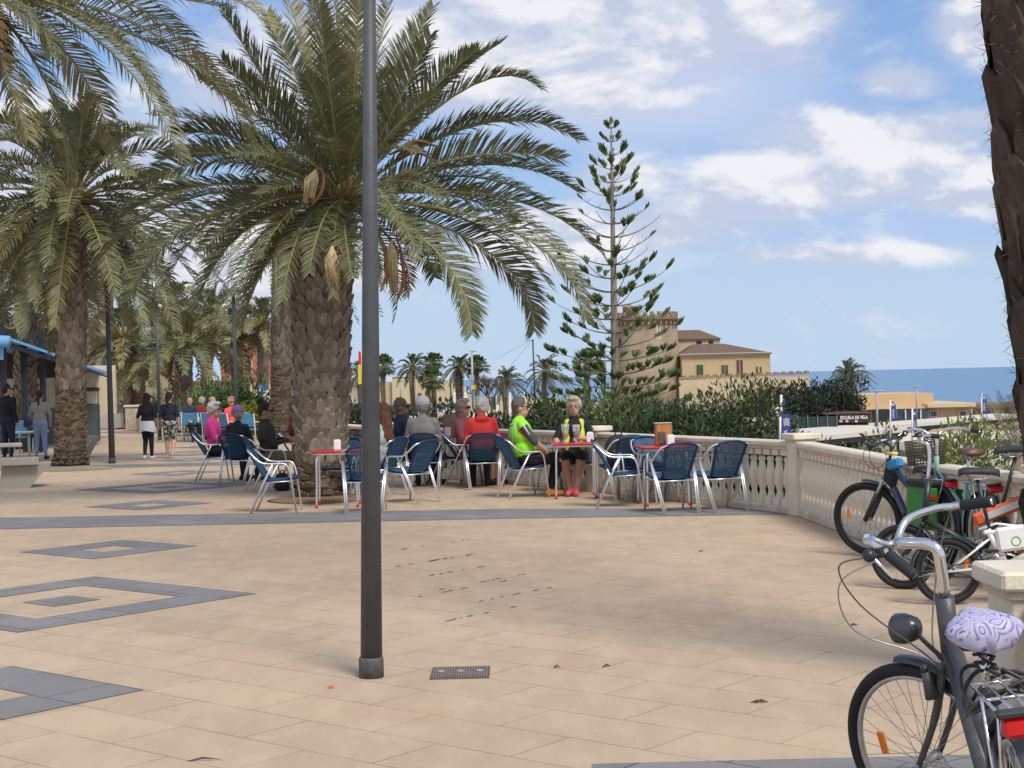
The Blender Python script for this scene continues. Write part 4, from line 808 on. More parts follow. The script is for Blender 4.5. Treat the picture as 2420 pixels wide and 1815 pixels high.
house('brown brick apartment block behind the blue kiosk roof', -120, 110, 745, None, 84, 14, tex_mat('brown_brick', (.26, .15, .11), (.22, .13, .10), scale=1), [(30, 780, 42, 806), (0, 780, 12, 806), (70, 780, 82, 806)], None)
house('beige house with tan roof and small window between the trunk and the left lamp post', 195, 345, 890, 1014, 64, 8, tex_mat('beige_render', (.60, .47, .31), (.56, .43, .28)), [(206, 913, 232, 950), (262, 930, 280, 952)], None, 'beige_house', frames=cm((.25, .2, .13)))
house('terracotta roofed building glimpsed between the palms behind the walkers', 330, 520, 905, None, 84, 10, tex_mat('terracotta_render', (.52, .31, .2), (.46, .27, .18)), [(350, 918, 364, 940), (478, 918, 492, 940)], ROOFR)
house('orange rendered upper wall above the beige house', 215, 330, 838, 893, 72, 8, tex_mat('orange_render', (.60, .34, .2), (.55, .3, .18)), [(240, 850, 252, 870)], ROOFR)
o = at(305, 1000, 58); o.z = 0; root = empty('low_stone_wall', o, 0, 'low pale stone wall behind the two walking women', 'wall'); m = MB(); a = at(300, 1000, 58).x - o.x; b_ = at(345, 1000, 58).x - o.x; m.bbox(((a + b_) / 2, 0, .45), (b_ - a, .5, .9), STONE_D, .02); m.build('wall_face', root); m = MB(); m.bbox(((a + b_) / 2, 0, .94), (b_ - a + .1, .6, .08), STONE, .02); m.build('coping', root)
o = at(250, 1000, 56); o.z = 0; root = empty('plinth_wall', o, 0, 'pale grey stone plinth below the beige house right of the litter bin', 'wall'); bx(root, o, 'wall_face', 226, 285, 978, 1012, 56, .4, tex_mat('grey_stone', (.45, .41, .36), (.38, .34, .3), scale=2))

# ================================================================== KIOSK with blue roof
BLU = cm((.16, .40, .68), .45, spec=.5); DKF = cm((.018, .022, .03), .5)
Yk = 41.0; o = at(40, 1060, Yk); o.z = 0; root = empty('kiosk', o, 0, 'dark framed kiosk with sky blue sloping roof at the left edge', 'kiosk')
def kp(px, py, Y): return at(px, py, Y) - o
m = MB(); m.slab([kp(-160, 790, 39), kp(20, 803, 39), kp(258, 886, 44), kp(230, 884, 52), kp(-100, 800, 52)], (0, 0, .07), BLU); m.build('roof', root)
m = MB(); m.tube([kp(-160, 796, 38.8), kp(22, 808, 38.8)], .16, BLU, 10); m.slab([kp(-160, 812, 38.9), kp(6, 812, 38.9), kp(6, 850, 38.9), kp(-160, 850, 38.9)], (0, .1, 0), BLU); m.build('awning_roll', root)
m = MB(); m.slab([kp(20, 808, 39.1), kp(256, 890, 44), kp(256, 893, 44), kp(20, 822, 39.1)], (0, .08, 0), DKF); m.build('fascia', root)
for px, Y in [(8, 39.4), (58, 40.4), (101, 41.4), (138, 42.2)]:
    m = MB(); a = kp(px, 900, Y); m.box((a.x, a.y, 1.65), (.14, .14, 3.3), DKF); m.build('post', root)
m = MB(); a, b_ = kp(-150, 900, 46), kp(150, 900, 46); m.box(((a.x + b_.x) / 2, a.y, 2.75), (b_.x - a.x, .2, 1.5), cm((.045, .03, .026), .8)); m.build('back_panel', root)
m = MB(); m.box(((a.x + b_.x) / 2, a.y + .1, .55), (b_.x - a.x, .2, 1.1), cm((.16, .15, .14), .8)); m.build('counter', root)
m = MB(); m.box(((a.x + b_.x) / 2 + .4, a.y + 4.5, 1.6), (b_.x - a.x, .2, 1.6), cm((.62, .52, .38), .9)); m.build('rear_wall', root)
# ================================================================== LAMP POSTS
PST = mat('lamp_post_paint', (.074, .080, .087), .5, .14, 9, .12, 40, spec=.35); GAL = cm((.36, .37, .38), .45)
def lamp(p, lean, rb, rt, H, label, head=True):
    root = empty('street_lamp', p, 0, label, 'street lamp', 'slim grey lamp posts on the plaza'); m = MB(); m.tube([(0, 0, 0), (lean * .5, 0, H * .5), (lean, 0, H)], [rb, (rb + rt) / 2, rt], PST, 20); m.build('pole', root)
    m = MB(); m.lathe([(rb * 1.13, 0), (rb * 1.13, .10), (rb * 1.07, .112), (rb * 1.0, .114)], cm((.085, .09, .085), .6, scale=30., var=.3), 20); m.build('base_collar', root)
    m = MB(); m.bbox((lean, 0, H + .03), (.62, .62, .06), GAL, .015); hd = m.build('lamp_head', root); m = MB(); m.lathe([(.16, H - .10), (.2, H)], cm((.6, .6, .58), .3), 14, (lean, 0, 0)); m.build('diffuser', hd)
b = G(878, 1600); lamp((b.x, b.y, 0), .095, .062, .030, 4.45, 'nearest dark grey lamp post cutting through the picture in front of the cafe')
b = G(265, 1095); lamp((b.x, b.y, 0), -.02, .07, .042, 4.4, 'grey lamp post right of the left palm trunk')
b = G(560, 1043); lamp((b.x, b.y, 0), 0, .07, .045, 4.4, 'grey lamp post behind the seated people in red and orange')
b = G(378, 1040); lamp((b.x, b.y, 0), 0, .06, .04, 4.4, 'thin grey lamp post between the two walking women')
# bin
b = G(217, 1052); root = empty('litter_bin', (b.x, b.y, 0), 0, 'tall dark green litter bin behind the left palm trunk', 'litter bin'); m = MB(); m.bbox((0, 0, .66), (.42, .42, 1.1), cm((.06, .085, .08), .6), .03); m.build('body', root); m = MB(); m.bbox((0, 0, 1.62), (.46, .46, .12), cm((.05, .065, .07), .6), .05); m.build('hood', root)
m = MB(); [m.box((x, y, 1.4), (.04, .04, .42), GAL) for x in (-.17, .17) for y in (-.17, .17)]; m.build('hood_bracket', root)
# tree kerb / slanted concrete seat beyond the bin
CONC = mat('bench_concrete', (.42, .385, .33), .85, .12, 4, .25, 60, c2=(.36, .33, .29)); WOODG = mat('weathered_bench_board', (.17, .145, .125), .8, .25, 3, .4, 30, stretch=(.2, 3, 3))
def bench(p, rz, label, k=1.0, L=2.6):
    # cantilevered concrete lounger bench: slanted end blocks carrying boards and a backrest
    root = empty('concrete_bench', p, rz, label, 'bench', 'slanted concrete benches')
    for x in (-L * .38, L * .38 - .25):
        m = MB(); m.add([(x, -.34, 0), (x + .50, -.34, 0), (x + .84, -.34, .40), (x + .06, -.34, .40), (x, .30, 0), (x + .50, .30, 0), (x + .84, .30, .40), (x + .06, .30, .40)], [(0, 1, 2, 3), (7, 6, 5, 4), (0, 4, 5, 1), (1, 5, 6, 2), (2, 6, 7, 3), (3, 7, 4, 0)], CONC); m.build('support', root)
    m = MB(); m.bbox((.08, 0, .45), (L, .80, .10), WOODG, .012); m.build('seat', root)
    m = MB(); m.bbox((.08, -.44, .45), (L + .02, .07, .13), CONC, .01); m.build('seat_edge', root)
    m = MB(); m.bbox((.15, .50, .70), (1.9, .16, .07), CONC, .01); m.build('top_beam', root)
    for i in range(2):
        m = MB(); m.bbox((-.5, .42 + .10 * i, .64 + .17 * i), (L * .62, .05, .15), WOODG, .01, Matrix.Rotation(R(-22), 3, 'X')); m.build('back_board', root)
    for x in (-1.0, .0): m = MB(); m.box((x, .46, .6), (.07, .08, .5), CONC, Matrix.Rotation(R(-22), 3, 'X')); m.build('back_bracket', root)
b = G(-125, 1160); bench((b.x, b.y + .3, 0), .28, 'grey board and concrete bench with slanted foot at the left edge')
b = G(205, 1080); root = empty('slanted_planter', (b.x, b.y, 0), 0, 'slanted grey concrete block behind the left palm trunk', 'concrete block'); m = MB(); m.add([(-.6, -.3, 0), (-.02, -.3, 0), (.28, -.3, .5), (-.6, -.3, .5), (-.6, .3, 0), (-.02, .3, 0), (.28, .3, .5), (-.6, .3, .5)], [(0, 1, 2, 3), (7, 6, 5, 4), (0, 4, 5, 1), (1, 5, 6, 2), (2, 6, 7, 3), (3, 7, 4, 0)], CONC); m.build('block', root)
b = G(170, 1112); root = empty('tree_pit_kerb', (b.x, b.y + .4, 0), 0, 'sandy earth round the foot of the palm by the kiosk', 'tree pit'); m = MB(); m.lathe([(.70, .006), (.65, .02), (.3, .05)], EARTH, 24); m.build('earth', root)
b = G(762, 1180); root = empty('tree_pit_kerb', (b.x, b.y, 0), 0, 'dry leaf litter round the foot of the thick palm trunk', 'tree pit'); m = MB(); m.lathe([(.78, .006), (.7, .02), (.3, .05)], mat('leaf_litter', (.16, .10, .05), .95, .3, 30, .5, c2=(.28, .19, .11)), 24); m.build('earth', root)
# ================================================================== DRAIN COVER and litter
a, b_, c, d = G(1020, 1579), G(1155, 1577), G(1158, 1604), G(1021, 1606); q = (a + b_ + c + d) / 4
root = empty('drain_cover', (q.x, q.y, 0), 0, 'rusty brown slotted rectangular drain cover set in the paving right of the lamp post', 'drain cover'); IR = mat('rusty_cast_iron', (.10, .065, .05), .7, .3, 20, .3, c2=(.17, .12, .10)); m = MB(); w, h = (b_ - a).length, (b_ - c).length
m.box((0, 0, .004), (w, h, .008), IR); m.build('frame', root); m = MB()
for k in range(22): m.box((-w * .45 + w * .9 * k / 21, 0, .0105), (w * .022, h * .82, .005), cm((.22, .18, .16), .6))
m.build('grid', root)
for x in (-.33, 0, .33): m = MB(); m.torus((x * w, 0, .014), .017, .004, (0, 0, 1), GAL, 14, 5); m.build('lug', root)
b = G(782, 1626); m = MB(); m.add([(-.02, -.012, .004), (.02, -.016, .006), (.012, .012, .012), (-.014, .014, .010), (0, .0, .014)], [(0, 1, 4), (1, 2, 4), (2, 3, 4), (3, 0, 4), (3, 2, 1, 0)], cm((.8, .12, .04))); l_ = m.build('litter_scrap'); l_.location = b; tag(l_, 'tiny orange scrap of litter lying on the paving left of the lamp foot', 'litter')
b = G(1460, 1158); m = MB(); m.bbox((0, 0, .012), (.12, .09, .02), WHT, .004, Matrix.Rotation(.5, 3, 'Z')); l_ = m.build('paper_scrap'); l_.location = b; tag(l_, 'white folded paper lying on the paving below the backpack chair', 'paper')
LL = cm((.11, .08, .04)); spots = [(1790, 1661, 'crumpled dry leaf near the worn patch of paving at lower right', .07), (500, 1796, 'thin brown twig lying on the paving at the bottom edge left of centre', .16), (2017, 1479, 'small dark leaf on the paving left of the near bicycle', .045), (1660, 1304, 'small dry leaf alone in the open paving below the rightmost chairs', .05), (1432, 1576, 'short dry palm sliver right of the drain cover', .04), (1316, 1578, 'tiny dark crumb of leaf between the drain cover and the centre', .035)]
for px, py, lab, s in spots:
    b = G(px, py); m = MB()
    for k in range(1 if s > .1 else 3 if s > .06 else 2):
        o_ = Vector((rnd.uniform(-s, s), rnd.uniform(-s, s) * .5, .006)); an = rnd.uniform(-.6, .6); d_ = Vector((cos(an), sin(an), .05)) * s; m.tube([o_ * .3 - d_ * .5, o_ * .3 + Vector((0, 0, .012)), o_ * .3 + d_ * .5], [.002, .005, .001], LL, 4)
    l_ = m.build('dry_leaf'); l_.location = b; tag(l_, lab, 'leaf')
m = MB()
JL = [G(985, 1412), G(1035, 1395), G(955, 1372), G(1085, 1432), G(930, 1340), G(1000, 1330), G(1050, 1470), G(945, 1300)]
for k in range(64):
    b = JL[k % 8] + Vector((cos(R(50.6)), sin(R(50.6)), 0)) * rnd.uniform(0, 1.1) + Vector((rnd.uniform(-.012, .012), 0, 0)); an = R(50.6) + rnd.uniform(-.08, .08); d_ = Vector((cos(an), sin(an), 0)) * rnd.uniform(.01, .05); m.tube([b - d_ + Vector((0, 0, .003)), b + Vector((0, 0, .006)), b + d_ + Vector((0, 0, .003))], [.001, .0035, .001], LL, 4, False)
l_ = m.build('joint_debris'); tag(l_, kind='stuff', label='dark dry palm debris caught in the paving joints right of the lamp post', cat='debris')
# ================================================================== BANNERS, POLES, MAST, SIGNS
BAN = cm((.035, .06, .26), .7)
def banner(px, py0, py1, pyb, Y, wpx, label, txt=None, white_top=False, base=None):
    p = at(px, pyb, Y); root = empty('feather_banner', p, 0, label, 'banner', 'blue beach banners'); t = at(px, py0 - 3, Y) - p; H = t.z; m = MB(); m.tube([(0, 0, 0), (t.x, 0, H)], .028, WHT, 6); m.build('pole', root)
    a = at(px, py0, Y) - p; b_ = at(px, py1, Y) - p; w = wpx * Y / FPX; m = MB(); pts = [(a.x, a.z), (a.x + w * .55, a.z - .04 * (a.z - b_.z)), (a.x + w, a.z - .22 * (a.z - b_.z)), (a.x + w, b_.z + .03), (b_.x, b_.z)]
    m.slab([(x, 0, z) for x, z in pts], (0, .02, 0), BAN); c_ = m.build('cloth', root)
    if white_top: m = MB(); m.slab([(a.x + .03, -.006, a.z - .05), (a.x + w * .6, -.006, a.z - .09), (a.x + w * .8, -.006, a.z - .22 * (a.z - b_.z)), (a.x + .03, -.006, a.z - .22 * (a.z - b_.z))], (0, .004, 0), cm((.55, .65, .75))); m.build('emblem', c_)
    if txt: text(txt, (a.x + w * .5, -.012, (a.z * .38 + b_.z * .62)), w * .52, cm((.75, .78, .85)), c_, rot=(R(90), R(-90), 0), ext=.003)
    return root, c_, a, b_, w
banner(1846, 936, 978, 1015, 32, 10, 'upper slim blue banner with pale head left of the corner pillar', white_top=True)
p = at(1843, 1060, 26); root = empty('square_banner', p, 0, 'blue rectangular banner with white wave emblem and upright lettering just left of the corner pillar', 'banner'); a = at(1844, 985, 26) - p; w = 21 * 26 / FPX; m = MB(); m.tube([(0, 0, 0), (a.x, 0, a.z)], .02, WHT, 6); m.build('pole', root)
m = MB(); m.box((a.x + w / 2 + .02, 0, a.z - .27), (w, .015, .62), BAN); c_ = m.build('cloth', root); m = MB()
for k in range(5):
    z = a.z - .04 - k * .026; m.tube([(a.x + .05 + .1 * q / 8, -.012, z - .012 * sin(q * 1.2)) for q in range(9)], .006, WHT, 4)
m.build('emblem', c_); text('CÁLIDA', (a.x + w * .55, -.012, a.z - .38), .085, WHT, c_, rot=(R(90), R(-90), 0), ext=.003)
banner(2104, 948, 996, 1050, 52, 13, 'white topped blue feather banner in the car park, left of the handlebars', 'COSTA', True); banner(2156, 968, 1024, 1060, 46, 10, 'blue banner right above the bicycle handlebars', 'COSTA', True); banner(2320, 933, 980, 1040, 70, 11, 'blue banner at the right, in front of the lower beach building', 'COSTA', True)
def pole(px, py0, py1, Y, r_, label, top=True, mt=None):
    p = at(px, py1, Y); root = empty('light_pole', p, 0, label, 'pole', 'thin poles beyond the terrace'); t = at(px - (py1 - py0) * .018 * 0, py0, Y) - p; m = MB(); m.tube([(0, 0, 0), (0, 0, t.z)], r_, mt or GAL, 8); m.build('pole', root)
    if top: m = MB(); m.bbox((.12, 0, t.z), (.5, .2, .08), GAL, .02); m.build('lamp_head', root)
pole(2074, 924, 1030, 80, .06, 'pale lamp pole in front of the glazed beach building'); pole(2167, 914, 990, 108, .06, 'lamp pole with cross head rising before the flat ochre block'); pole(1985, 925, 975, 98, .05, 'thin grey pole beside the evergreen grove', False)
pole(1826, 920, 990, 60, .05, 'rusty leaning stick like pole among the evergreens', False, cm((.28, .15, .09))); pole(1118, 830, 965, 120, .09, 'grey lamp pole with a yellow sign in the far palm row'); pole(948, 900, 958, 135, .07, 'classic lantern post before the cream building')
pole(1066, 895, 960, 130, .07, 'lantern post at the right end of the cream building'); pole(1180, 895, 958, 125, .05, 'thin dark pole before the sea', False)
o = at(1120, 915, 119.8); root = empty('road_sign', o, 0, 'small yellow road sign fixed to the grey pole', 'sign'); m = MB(); m.box((0, 0, 0), (.42, .03, .32), cm((.62, .60, .08), .5)); m.build('panel', root)
o = at(1265, 960, 118); root = empty('antenna_mast', o, 0, 'thin antenna mast with guy wires beside the widest far palm', 'mast'); t = at(1259, 802, 118) - o; m = MB(); m.tube([(0, 0, 0), t], .07, STEELD, 6); m.build('mast', root); m = MB(); m.tube([t + Vector((-.7, 0, -.1)), t + Vector((.1, 0, -.1))], .02, GAL, 4)
for k in range(5): m.tube([t + Vector((-.7 + .15 * k, -.2, -.1)), t + Vector((-.7 + .15 * k, .2, -.1))], .012, GAL, 4)
m.build('aerial', root); m = MB()
for q in (at(1170, 850, 126), at(1200, 872, 122)): m.tube([t, q - o], .012, STEELD, 3)
m.build('guy_wire', root)
def tri_sign(px, py, Y, s, label):
    o = at(px, py, Y); z0 = zt(o.x, Y) if px > 800 else 0; root = empty('crossing_sign', (o.x, Y, z0), 0, label, 'sign', 'blue crossing signs'); c = o.z - z0; m = MB(); m.tube([(0, .03, 0), (0, .03, c + s)], .03, GAL, 6); m.build('post', root)
    m = MB(); m.bbox((0, 0, c), (2 * s, .03, 2 * s), cm((.03, .14, .45), .5), .01); pn = m.build('panel', root); m = MB(); m.slab([(-.8 * s, -.02, c - .6 * s), (.8 * s, -.02, c - .6 * s), (0, -.02, c + .8 * s)], (0, .006, 0), WHT); m.build('triangle', pn)
    m = MB(); m.tube([(-.25 * s, -.03, c - .5 * s), (0, -.03, c), (.25 * s, -.03, c - .5 * s)], .03 * s / .3, DKW, 4); m.ell((0, -.03, c + .25 * s), (.09 * s / .4, .02, .09 * s / .4), DKW, 6); m.build('figure', pn)
tri_sign(618, 920, 56, .17, 'blue pedestrian crossing sign left of the slim palm trunk'); tri_sign(1111, 922, 122, .30, 'blue pedestrian crossing sign in front of the sea by the yellow sign')
o = at(605, 930, 60); o.z = 0; root = empty('slatted_panel', o, 0, 'white slatted panels below the crossing sign by the brick building', 'panel')
for x0 in (604, 622, 652): bx(root, o, 'panel', x0, x0 + 12, 922, 985, 60 + (x0 % 3), .1, WHT, 0)
for px, cols_, lab in [(859, ((.62, .04, .03), (.75, .55, .05)), 'red and yellow flag hanging on a white pole behind the nearest lamp post')]:
    p = at(px, 990, 70); root = empty('flag_pole', p, 0, lab, 'flag'); t = at(px, 828, 70) - p; m = MB(); m.tube([(0, 0, 0), (0, 0, t.z)], .045, WHT, 8); m.build('pole', root)
    m = MB(); m.box((-.08, 0, t.z - .35), (.16, .05, .6), cm(cols_[0])); m.box((-.10, 0, t.z - 1.1), (.2, .052, .9), cm(cols_[1])); m.build('cloth', root)
# ================================================================== CARS
def car(px, py, Y, rz, c, label, L=4.2):
    p = at(px, py, Y); p.z = zt(p.x, Y) + .01; root = empty('parked_car', p, rz, label, 'car', 'cars parked along the road'); PT = cm(c, .3, spec=.6, coat=.6)
    pf = [(-.5, .25), (-.5, .62), (-.46, .82), (-.34, .90), (-.24, .95), (.12, .95), (.30, .86), (.47, .74), (.5, .55), (.5, .25)]
    W_ = .86; m = MB(); n = len(pf); vs = [(x * L, sgn * (W_ if z < .9 else W_ * .97), z) for sgn in (-1, 1) for x, z in pf]; m.add(vs, [tuple(range(n)), tuple(reversed(range(n, 2 * n)))] + [(i, i + n, (i + 1) % n + n, (i + 1) % n) for i in range(n)], PT); bd = m.build('body', root)
    g = [(-.44, .88), (-.36, 1.34), (-.30, 1.42), (.02, 1.44), (.10, 1.38), (.27, .90)]; m = MB(); n = 6; vs = [(x * L, sgn * (W_ * .96 - (z - .88) * .28), z) for sgn in (-1, 1) for x, z in g]; m.add(vs, [tuple(range(n)), tuple(reversed(range(n, 2 * n)))] + [(i, i + n, (i + 1) % n + n, (i + 1) % n) for i in range(n)], GLS); m.build('glass', root)
    m = MB(); m.add([(x * L, sgn * (W_ * .96 - (z - .88) * .28 - .02), z + .03) for sgn in (-1, 1) for x, z in g[1:5]], [(0, 1, 5, 4), (1, 2, 6, 5), (2, 3, 7, 6)], PT)
    for sgn in (-1, 1):
        for (xa, za), (xb, zb2) in (((-.44, .88), (-.36, 1.36)), ((-.14, .88), (-.14, 1.42)), ((.27, .90), (.10, 1.40))): m.tube([(xa * L, sgn * (W_ * .96 + .005), za), (xb * L, sgn * (W_ * .96 - (zb2 - .88) * .28 + .005), zb2)], .035, PT, 5)
    m.build('roof', root)
    for x in (-.31, .31):
        for sgn in (-1, 1): m = MB(); m.torus((x * L, sgn * W_ * .94, .31), .24, .085, (0, 1, 0), cm((.02, .02, .02), .8), 20, 6); w_ = m.build('wheel', root); m = MB(); m.tube([(x * L, sgn * W_ * .86, .31), (x * L, sgn * W_ * 1.0, .31)], .2, GAL, 12); m.build('rim', w_)
    for sgn in (-1, 1): m = MB(); m.ell((.49 * L, sgn * .62, .62), (.06, .16, .08), WHT, 8); m.build('headlight', root); m = MB(); m.ell((-.495 * L, sgn * .64, .74), (.04, .12, .1), cm((.4, .02, .02), .3), 8); m.build('tail_light', root)
for a in [(955, 965, 141, .1, (.7, .7, .7), 'white hatchback parked before the cream building, left of the feather palm trunk'), (920, 970, 137, .05, (.02, .025, .035), 'dark car in front of the white hatchback, right of the lamp post'), (990, 965, 140, .1, (.02, .03, .07), 'dark blue car behind the man in the white cap'),
          (1046, 968, 138, 2.9, (.72, .72, .70), 'white car parked between the fan palm and the yellow sign'), (838, 968, 140, .1, (.16, .015, .025), 'dark red car left of the lamp post'), (815, 966, 143, .1, (.03, .03, .035), 'black car by the red roofed house')]: car(*a)
car(2330, 1000, 86, 2.7, (.7, .7, .7), 'white car under the long car port at the right'); car(2375, 1000, 78, 2.9, (.66, .67, .68), 'silver white car at the right behind the yellow green shrub'); car(2250, 1000, 84, 2.8, (.05, .06, .09), 'dark car under the long car port')
# ================================================================== CAFE FURNITURE
ALU = mat('brushed_aluminium', (.80, .80, .81), .32, .06, 20, metal=.85, spec=.6); CORD = mat('blue_woven_cord', (.014, .075, .15), .5, .25, 40, .3, c2=(.022, .10, .19), spec=.5); CORDE = mat('blue_cord_rim', (.010, .038, .10), .5, .2, 20)
REDT = mat('red_laminate', (.52, .018, .02), .35, .12, 6, spec=.5); REDF = cm((.5, .03, .03), .5)
def side_pts(s):
    return curve([(-.335, s * .17, .815), (-.30, s * .245, .79), (-.21, s * .285, .70), (-.12, s * .29, .645), (.02, s * .285, .635), (.14, s * .28, .632), (.195, s * .275, .585), (.225, s * .265, .47)], 4) + [Vector((.285, s * .245, 0))]
def make_chair():
    root = empty('cafe_chair', (0, 0, 0))
    for s in (-1, 1):
        m = MB(); m.tube(side_pts(s), .0125, ALU, 8); m.build('arm_and_front_leg', root)
        m = MB()
        for q in (-.013, .013): m.tube([(.0, s * .278 + q * .4, .63), (-.14, s * .245 + q, .36), (-.305, s * .215 + q, 0)], .0125, ALU, 8)
        m.build('rear_leg', root)
        m = MB(); m.tube([(.235, s * .262, .41), (-.12, s * .235, .395)], .009, ALU, 6); m.build('seat_rail', root)
    m = MB(); m.tube([(.235, -.262, .41), (.235, .262, .41)], .010, ALU, 6); m.build('front_stretcher', root)
    m = MB(); m.tube([(-.125, -.240, .385), (-.125, .240, .385)], .010, ALU, 6); m.build('rear_stretcher', root)
    # back: woven cords on a curved frame
    def bp(u, v):    # u -1..1 across, v 0..1 up
        z = .42 + v * .415 - .035 * abs(u) ** 3 * v; x = -.10 - .225 * v - .03 * (1 - u * u) * (.3 + .7 * v); return Vector((x, u * (.165 + .035 * v), z))
    m = MB(); n = 22
    for k in range(n):
        u = -0.96 + 1.92 * k / (n - 1); pts = [bp(u, v / 5) for v in range(6)]; hw = .0068
        vs = []
        for p in pts: vs += [p + Vector((0, -hw, 0)), p + Vector((0, hw, 0)), p + Vector((-.008, 0, 0))]
        m.add(vs, [(3 * i, 3 * i + 1, 3 * i + 4, 3 * i + 3) for i in range(5)] + [(3 * i + 1, 3 * i + 2, 3 * i + 5, 3 * i + 4) for i in range(5)] + [(3 * i + 2, 3 * i, 3 * i + 3, 3 * i + 5) for i in range(5)], CORD)
    for v in (.22, .5, .78): m.tube([bp(u / 5, v) + Vector((.002, 0, 0)) for u in range(-5, 6)], .004, CORD, 5)
    m.tube([bp(-1, v / 6) for v in range(6)] + [bp(u / 6, 1) + Vector((0, 0, .010 * (1 - (u / 6) ** 2))) for u in range(-6, 7)] + [bp(1, v / 6) for v in range(5, -1, -1)], .016, CORDE, 8)
    m.build('backrest', root)
    def spx(u, v): return Vector((-.115 + v * .40, u * (.19 + .035 * v), .425 + .045 * v - .03 * sin(pi * v) - .012 * (1 - u * u) + (0 if v < .9 else -.01)))
    m = MB(); G_ = [[spx(-1 + 2 * i / 8, j / 8) for j in range(9)] for i in range(9)]; vs = [p for r_ in G_ for p in r_] + [p + Vector((0, 0, -.02)) for r_ in G_ for p in r_]
    fs = [(i * 9 + j, i * 9 + j + 1, i * 9 + j + 10, i * 9 + j + 9) for i in range(8) for j in range(8)]; fs += [(81 + i * 9 + j, 81 + i * 9 + j + 9, 81 + i * 9 + j + 10, 81 + i * 9 + j + 1) for i in range(8) for j in range(8)]
    m.add(vs, fs, CORD, True); m.tube([spx(-1, v / 6) for v in range(6)] + [spx(u / 6, 1) for u in range(-6, 7)] + [spx(1, v / 6) for v in range(5, -1, -1)], .015, CORDE, 8); m.build('seat', root)
    return root
proto_chair = make_chair(); used = [0]
def chair(px, py, hd, label, dX=0, dY=0, group='blue woven cafe chairs', proto=None):
    p = G(px, py) + Vector((dX, dY, 0)); pr = proto or proto_chair
    if not proto and not used[0]:
        used[0] = 1; pr.location = p; pr.rotation_euler = (0, 0, R(hd)); tag(pr, label, 'chair', group); return pr
    return dup(pr, p, R(hd), label, group)
def make_table():
    root = empty('cafe_table', (0, 0, 0)); m = MB(); m.bbox((0, 0, .735), (.62, .62, .022), REDT, .006); m.build('tabletop', root)
    m = MB(); m.bbox((0, 0, .712), (.56, .56, .022), ALU, .005); m.build('frame', root)
    for x in (-1, 1):
        for y in (-1, 1):
            m = MB(); m.tube(curve([(x * .16, y * .16, .70), (x * .22, y * .22, .69), (x * .255, y * .255, .62), (x * .262, y * .262, .3), (x * .27, y * .27, .03)], 4), .0135, ALU, 8); l = m.build('leg', root)
            m = MB(); m.tube([(x * .27, y * .27, 0), (x * .27, y * .27, .035)], .019, REDF, 8); m.build('foot', l)
    return root
proto_table = make_table(); usedt = [0]
def table(px, py, hd, label):
    p = G(px, py)
    if not usedt[0]: usedt[0] = 1; proto_table.location = p; proto_table.rotation_euler = (0, 0, R(hd)); tag(proto_table, label, 'table', 'red topped cafe tables'); return p
    dup(proto_table, p, R(hd), label, 'red topped cafe tables'); return p
CH = {}
for k, px, py, hd, lab in [
    ('pink', 508, 1136, 2, 'blue chair under the woman in the bright pink jacket'), ('purple', 566, 1142, 74, 'blue chair seen from behind under the person in the purple headscarf'), ('olive', 634, 1160, 24, 'blue chair under the dark haired woman in olive'),
    ('e1', 655, 1210, 0, 'empty blue chair in side view left of the thick palm trunk, nearest on the left'), ('e2', 864, 1210, 92, 'empty blue chair with its back to us half hidden by the lamp post'), ('e3', 806, 1178, -105, 'empty blue chair behind the near red table, facing the viewer'),
    ('e4', 975, 1187, 140, 'empty blue chair angled to the left just right of the lamp post'), ('grey', 1003, 1152, 92, 'blue chair under the man in the grey shirt and white cap'), ('navy', 955, 1148, 20, 'blue chair under the man in navy with sunglasses'), ('e5', 1067, 1145, -12, 'empty blue chair in side view between the lamp post and the lime vest'),
    ('red', 1142, 1154, 96, 'blue chair under the white haired person in the red hooded jacket'), ('pinkm', 1098, 1146, 0, 'blue chair under the short haired woman in dusky pink'), ('lime', 1237, 1175, 22, 'blue chair under the man in the lime vest'), ('e6', 1306, 1159, 165, 'empty blue chair between the lime vest man and the woman with glasses'),
    ('glass', 1362, 1165, -95, 'blue chair under the woman with glasses'), ('e7', 1468, 1197, -4, 'empty blue chair in side view right of the table with sundae glasses'), ('e8', 1474, 1181, 108, 'blue chair carrying the black backpack'), ('e9', 1562, 1188, -62, 'empty blue chair behind the table with the wooden menu box'),
    ('e10', 1590, 1211, 106, 'empty blue chair in front of the table with the wooden menu box, back to us'), ('e11', 1702, 1206, 110, 'rightmost empty blue chair, back to us in front of the balusters'), ('e12', 1512, 1183, -80, 'blue chair pushed against the balustrade behind the others'),
    ('long', 905, 1172, 150, 'blue chair under the long haired woman behind the lamp post'), ('burg', 706, 1136, 10, 'blue chair under the man in the burgundy shirt'), ('e13', 840, 1130, 92, 'empty blue chair behind the thick palm, by the table with orange drinks'), ('e14', 925, 1163, 60, 'blue chair half hidden between the lamp post and the grey shirted man')]:
    if k == 'e14': continue
    CH[k] = chair(px, py, hd, lab)
TB = {}
for k, px, py, hd, lab in [('t1', 800, 1196, 3, 'red table with a napkin holder half hidden by the lamp post'), ('t2', 1148, 1146, 2, 'red table between the red jacket and the lime vest'), ('t3', 1360, 1175, 0, 'red table with two tall sundae glasses in front of the woman with glasses'), ('t4', 1568, 1192, 8, 'red table with the wooden menu box near the right'),
                       ('t5', 1052, 1140, 0, 'red table with a tall menu between the white cap and the pink shirt'), ('t6', 803, 1116, 4, 'red table with orange drinks right of the thick palm trunk'), ('t7', 690, 1150, 5, 'red table in front of the dark haired woman in olive'), ('t8', 740, 1124, 0, 'red table in front of the man in burgundy')]:
    TB[k] = table(px, py, hd, lab)
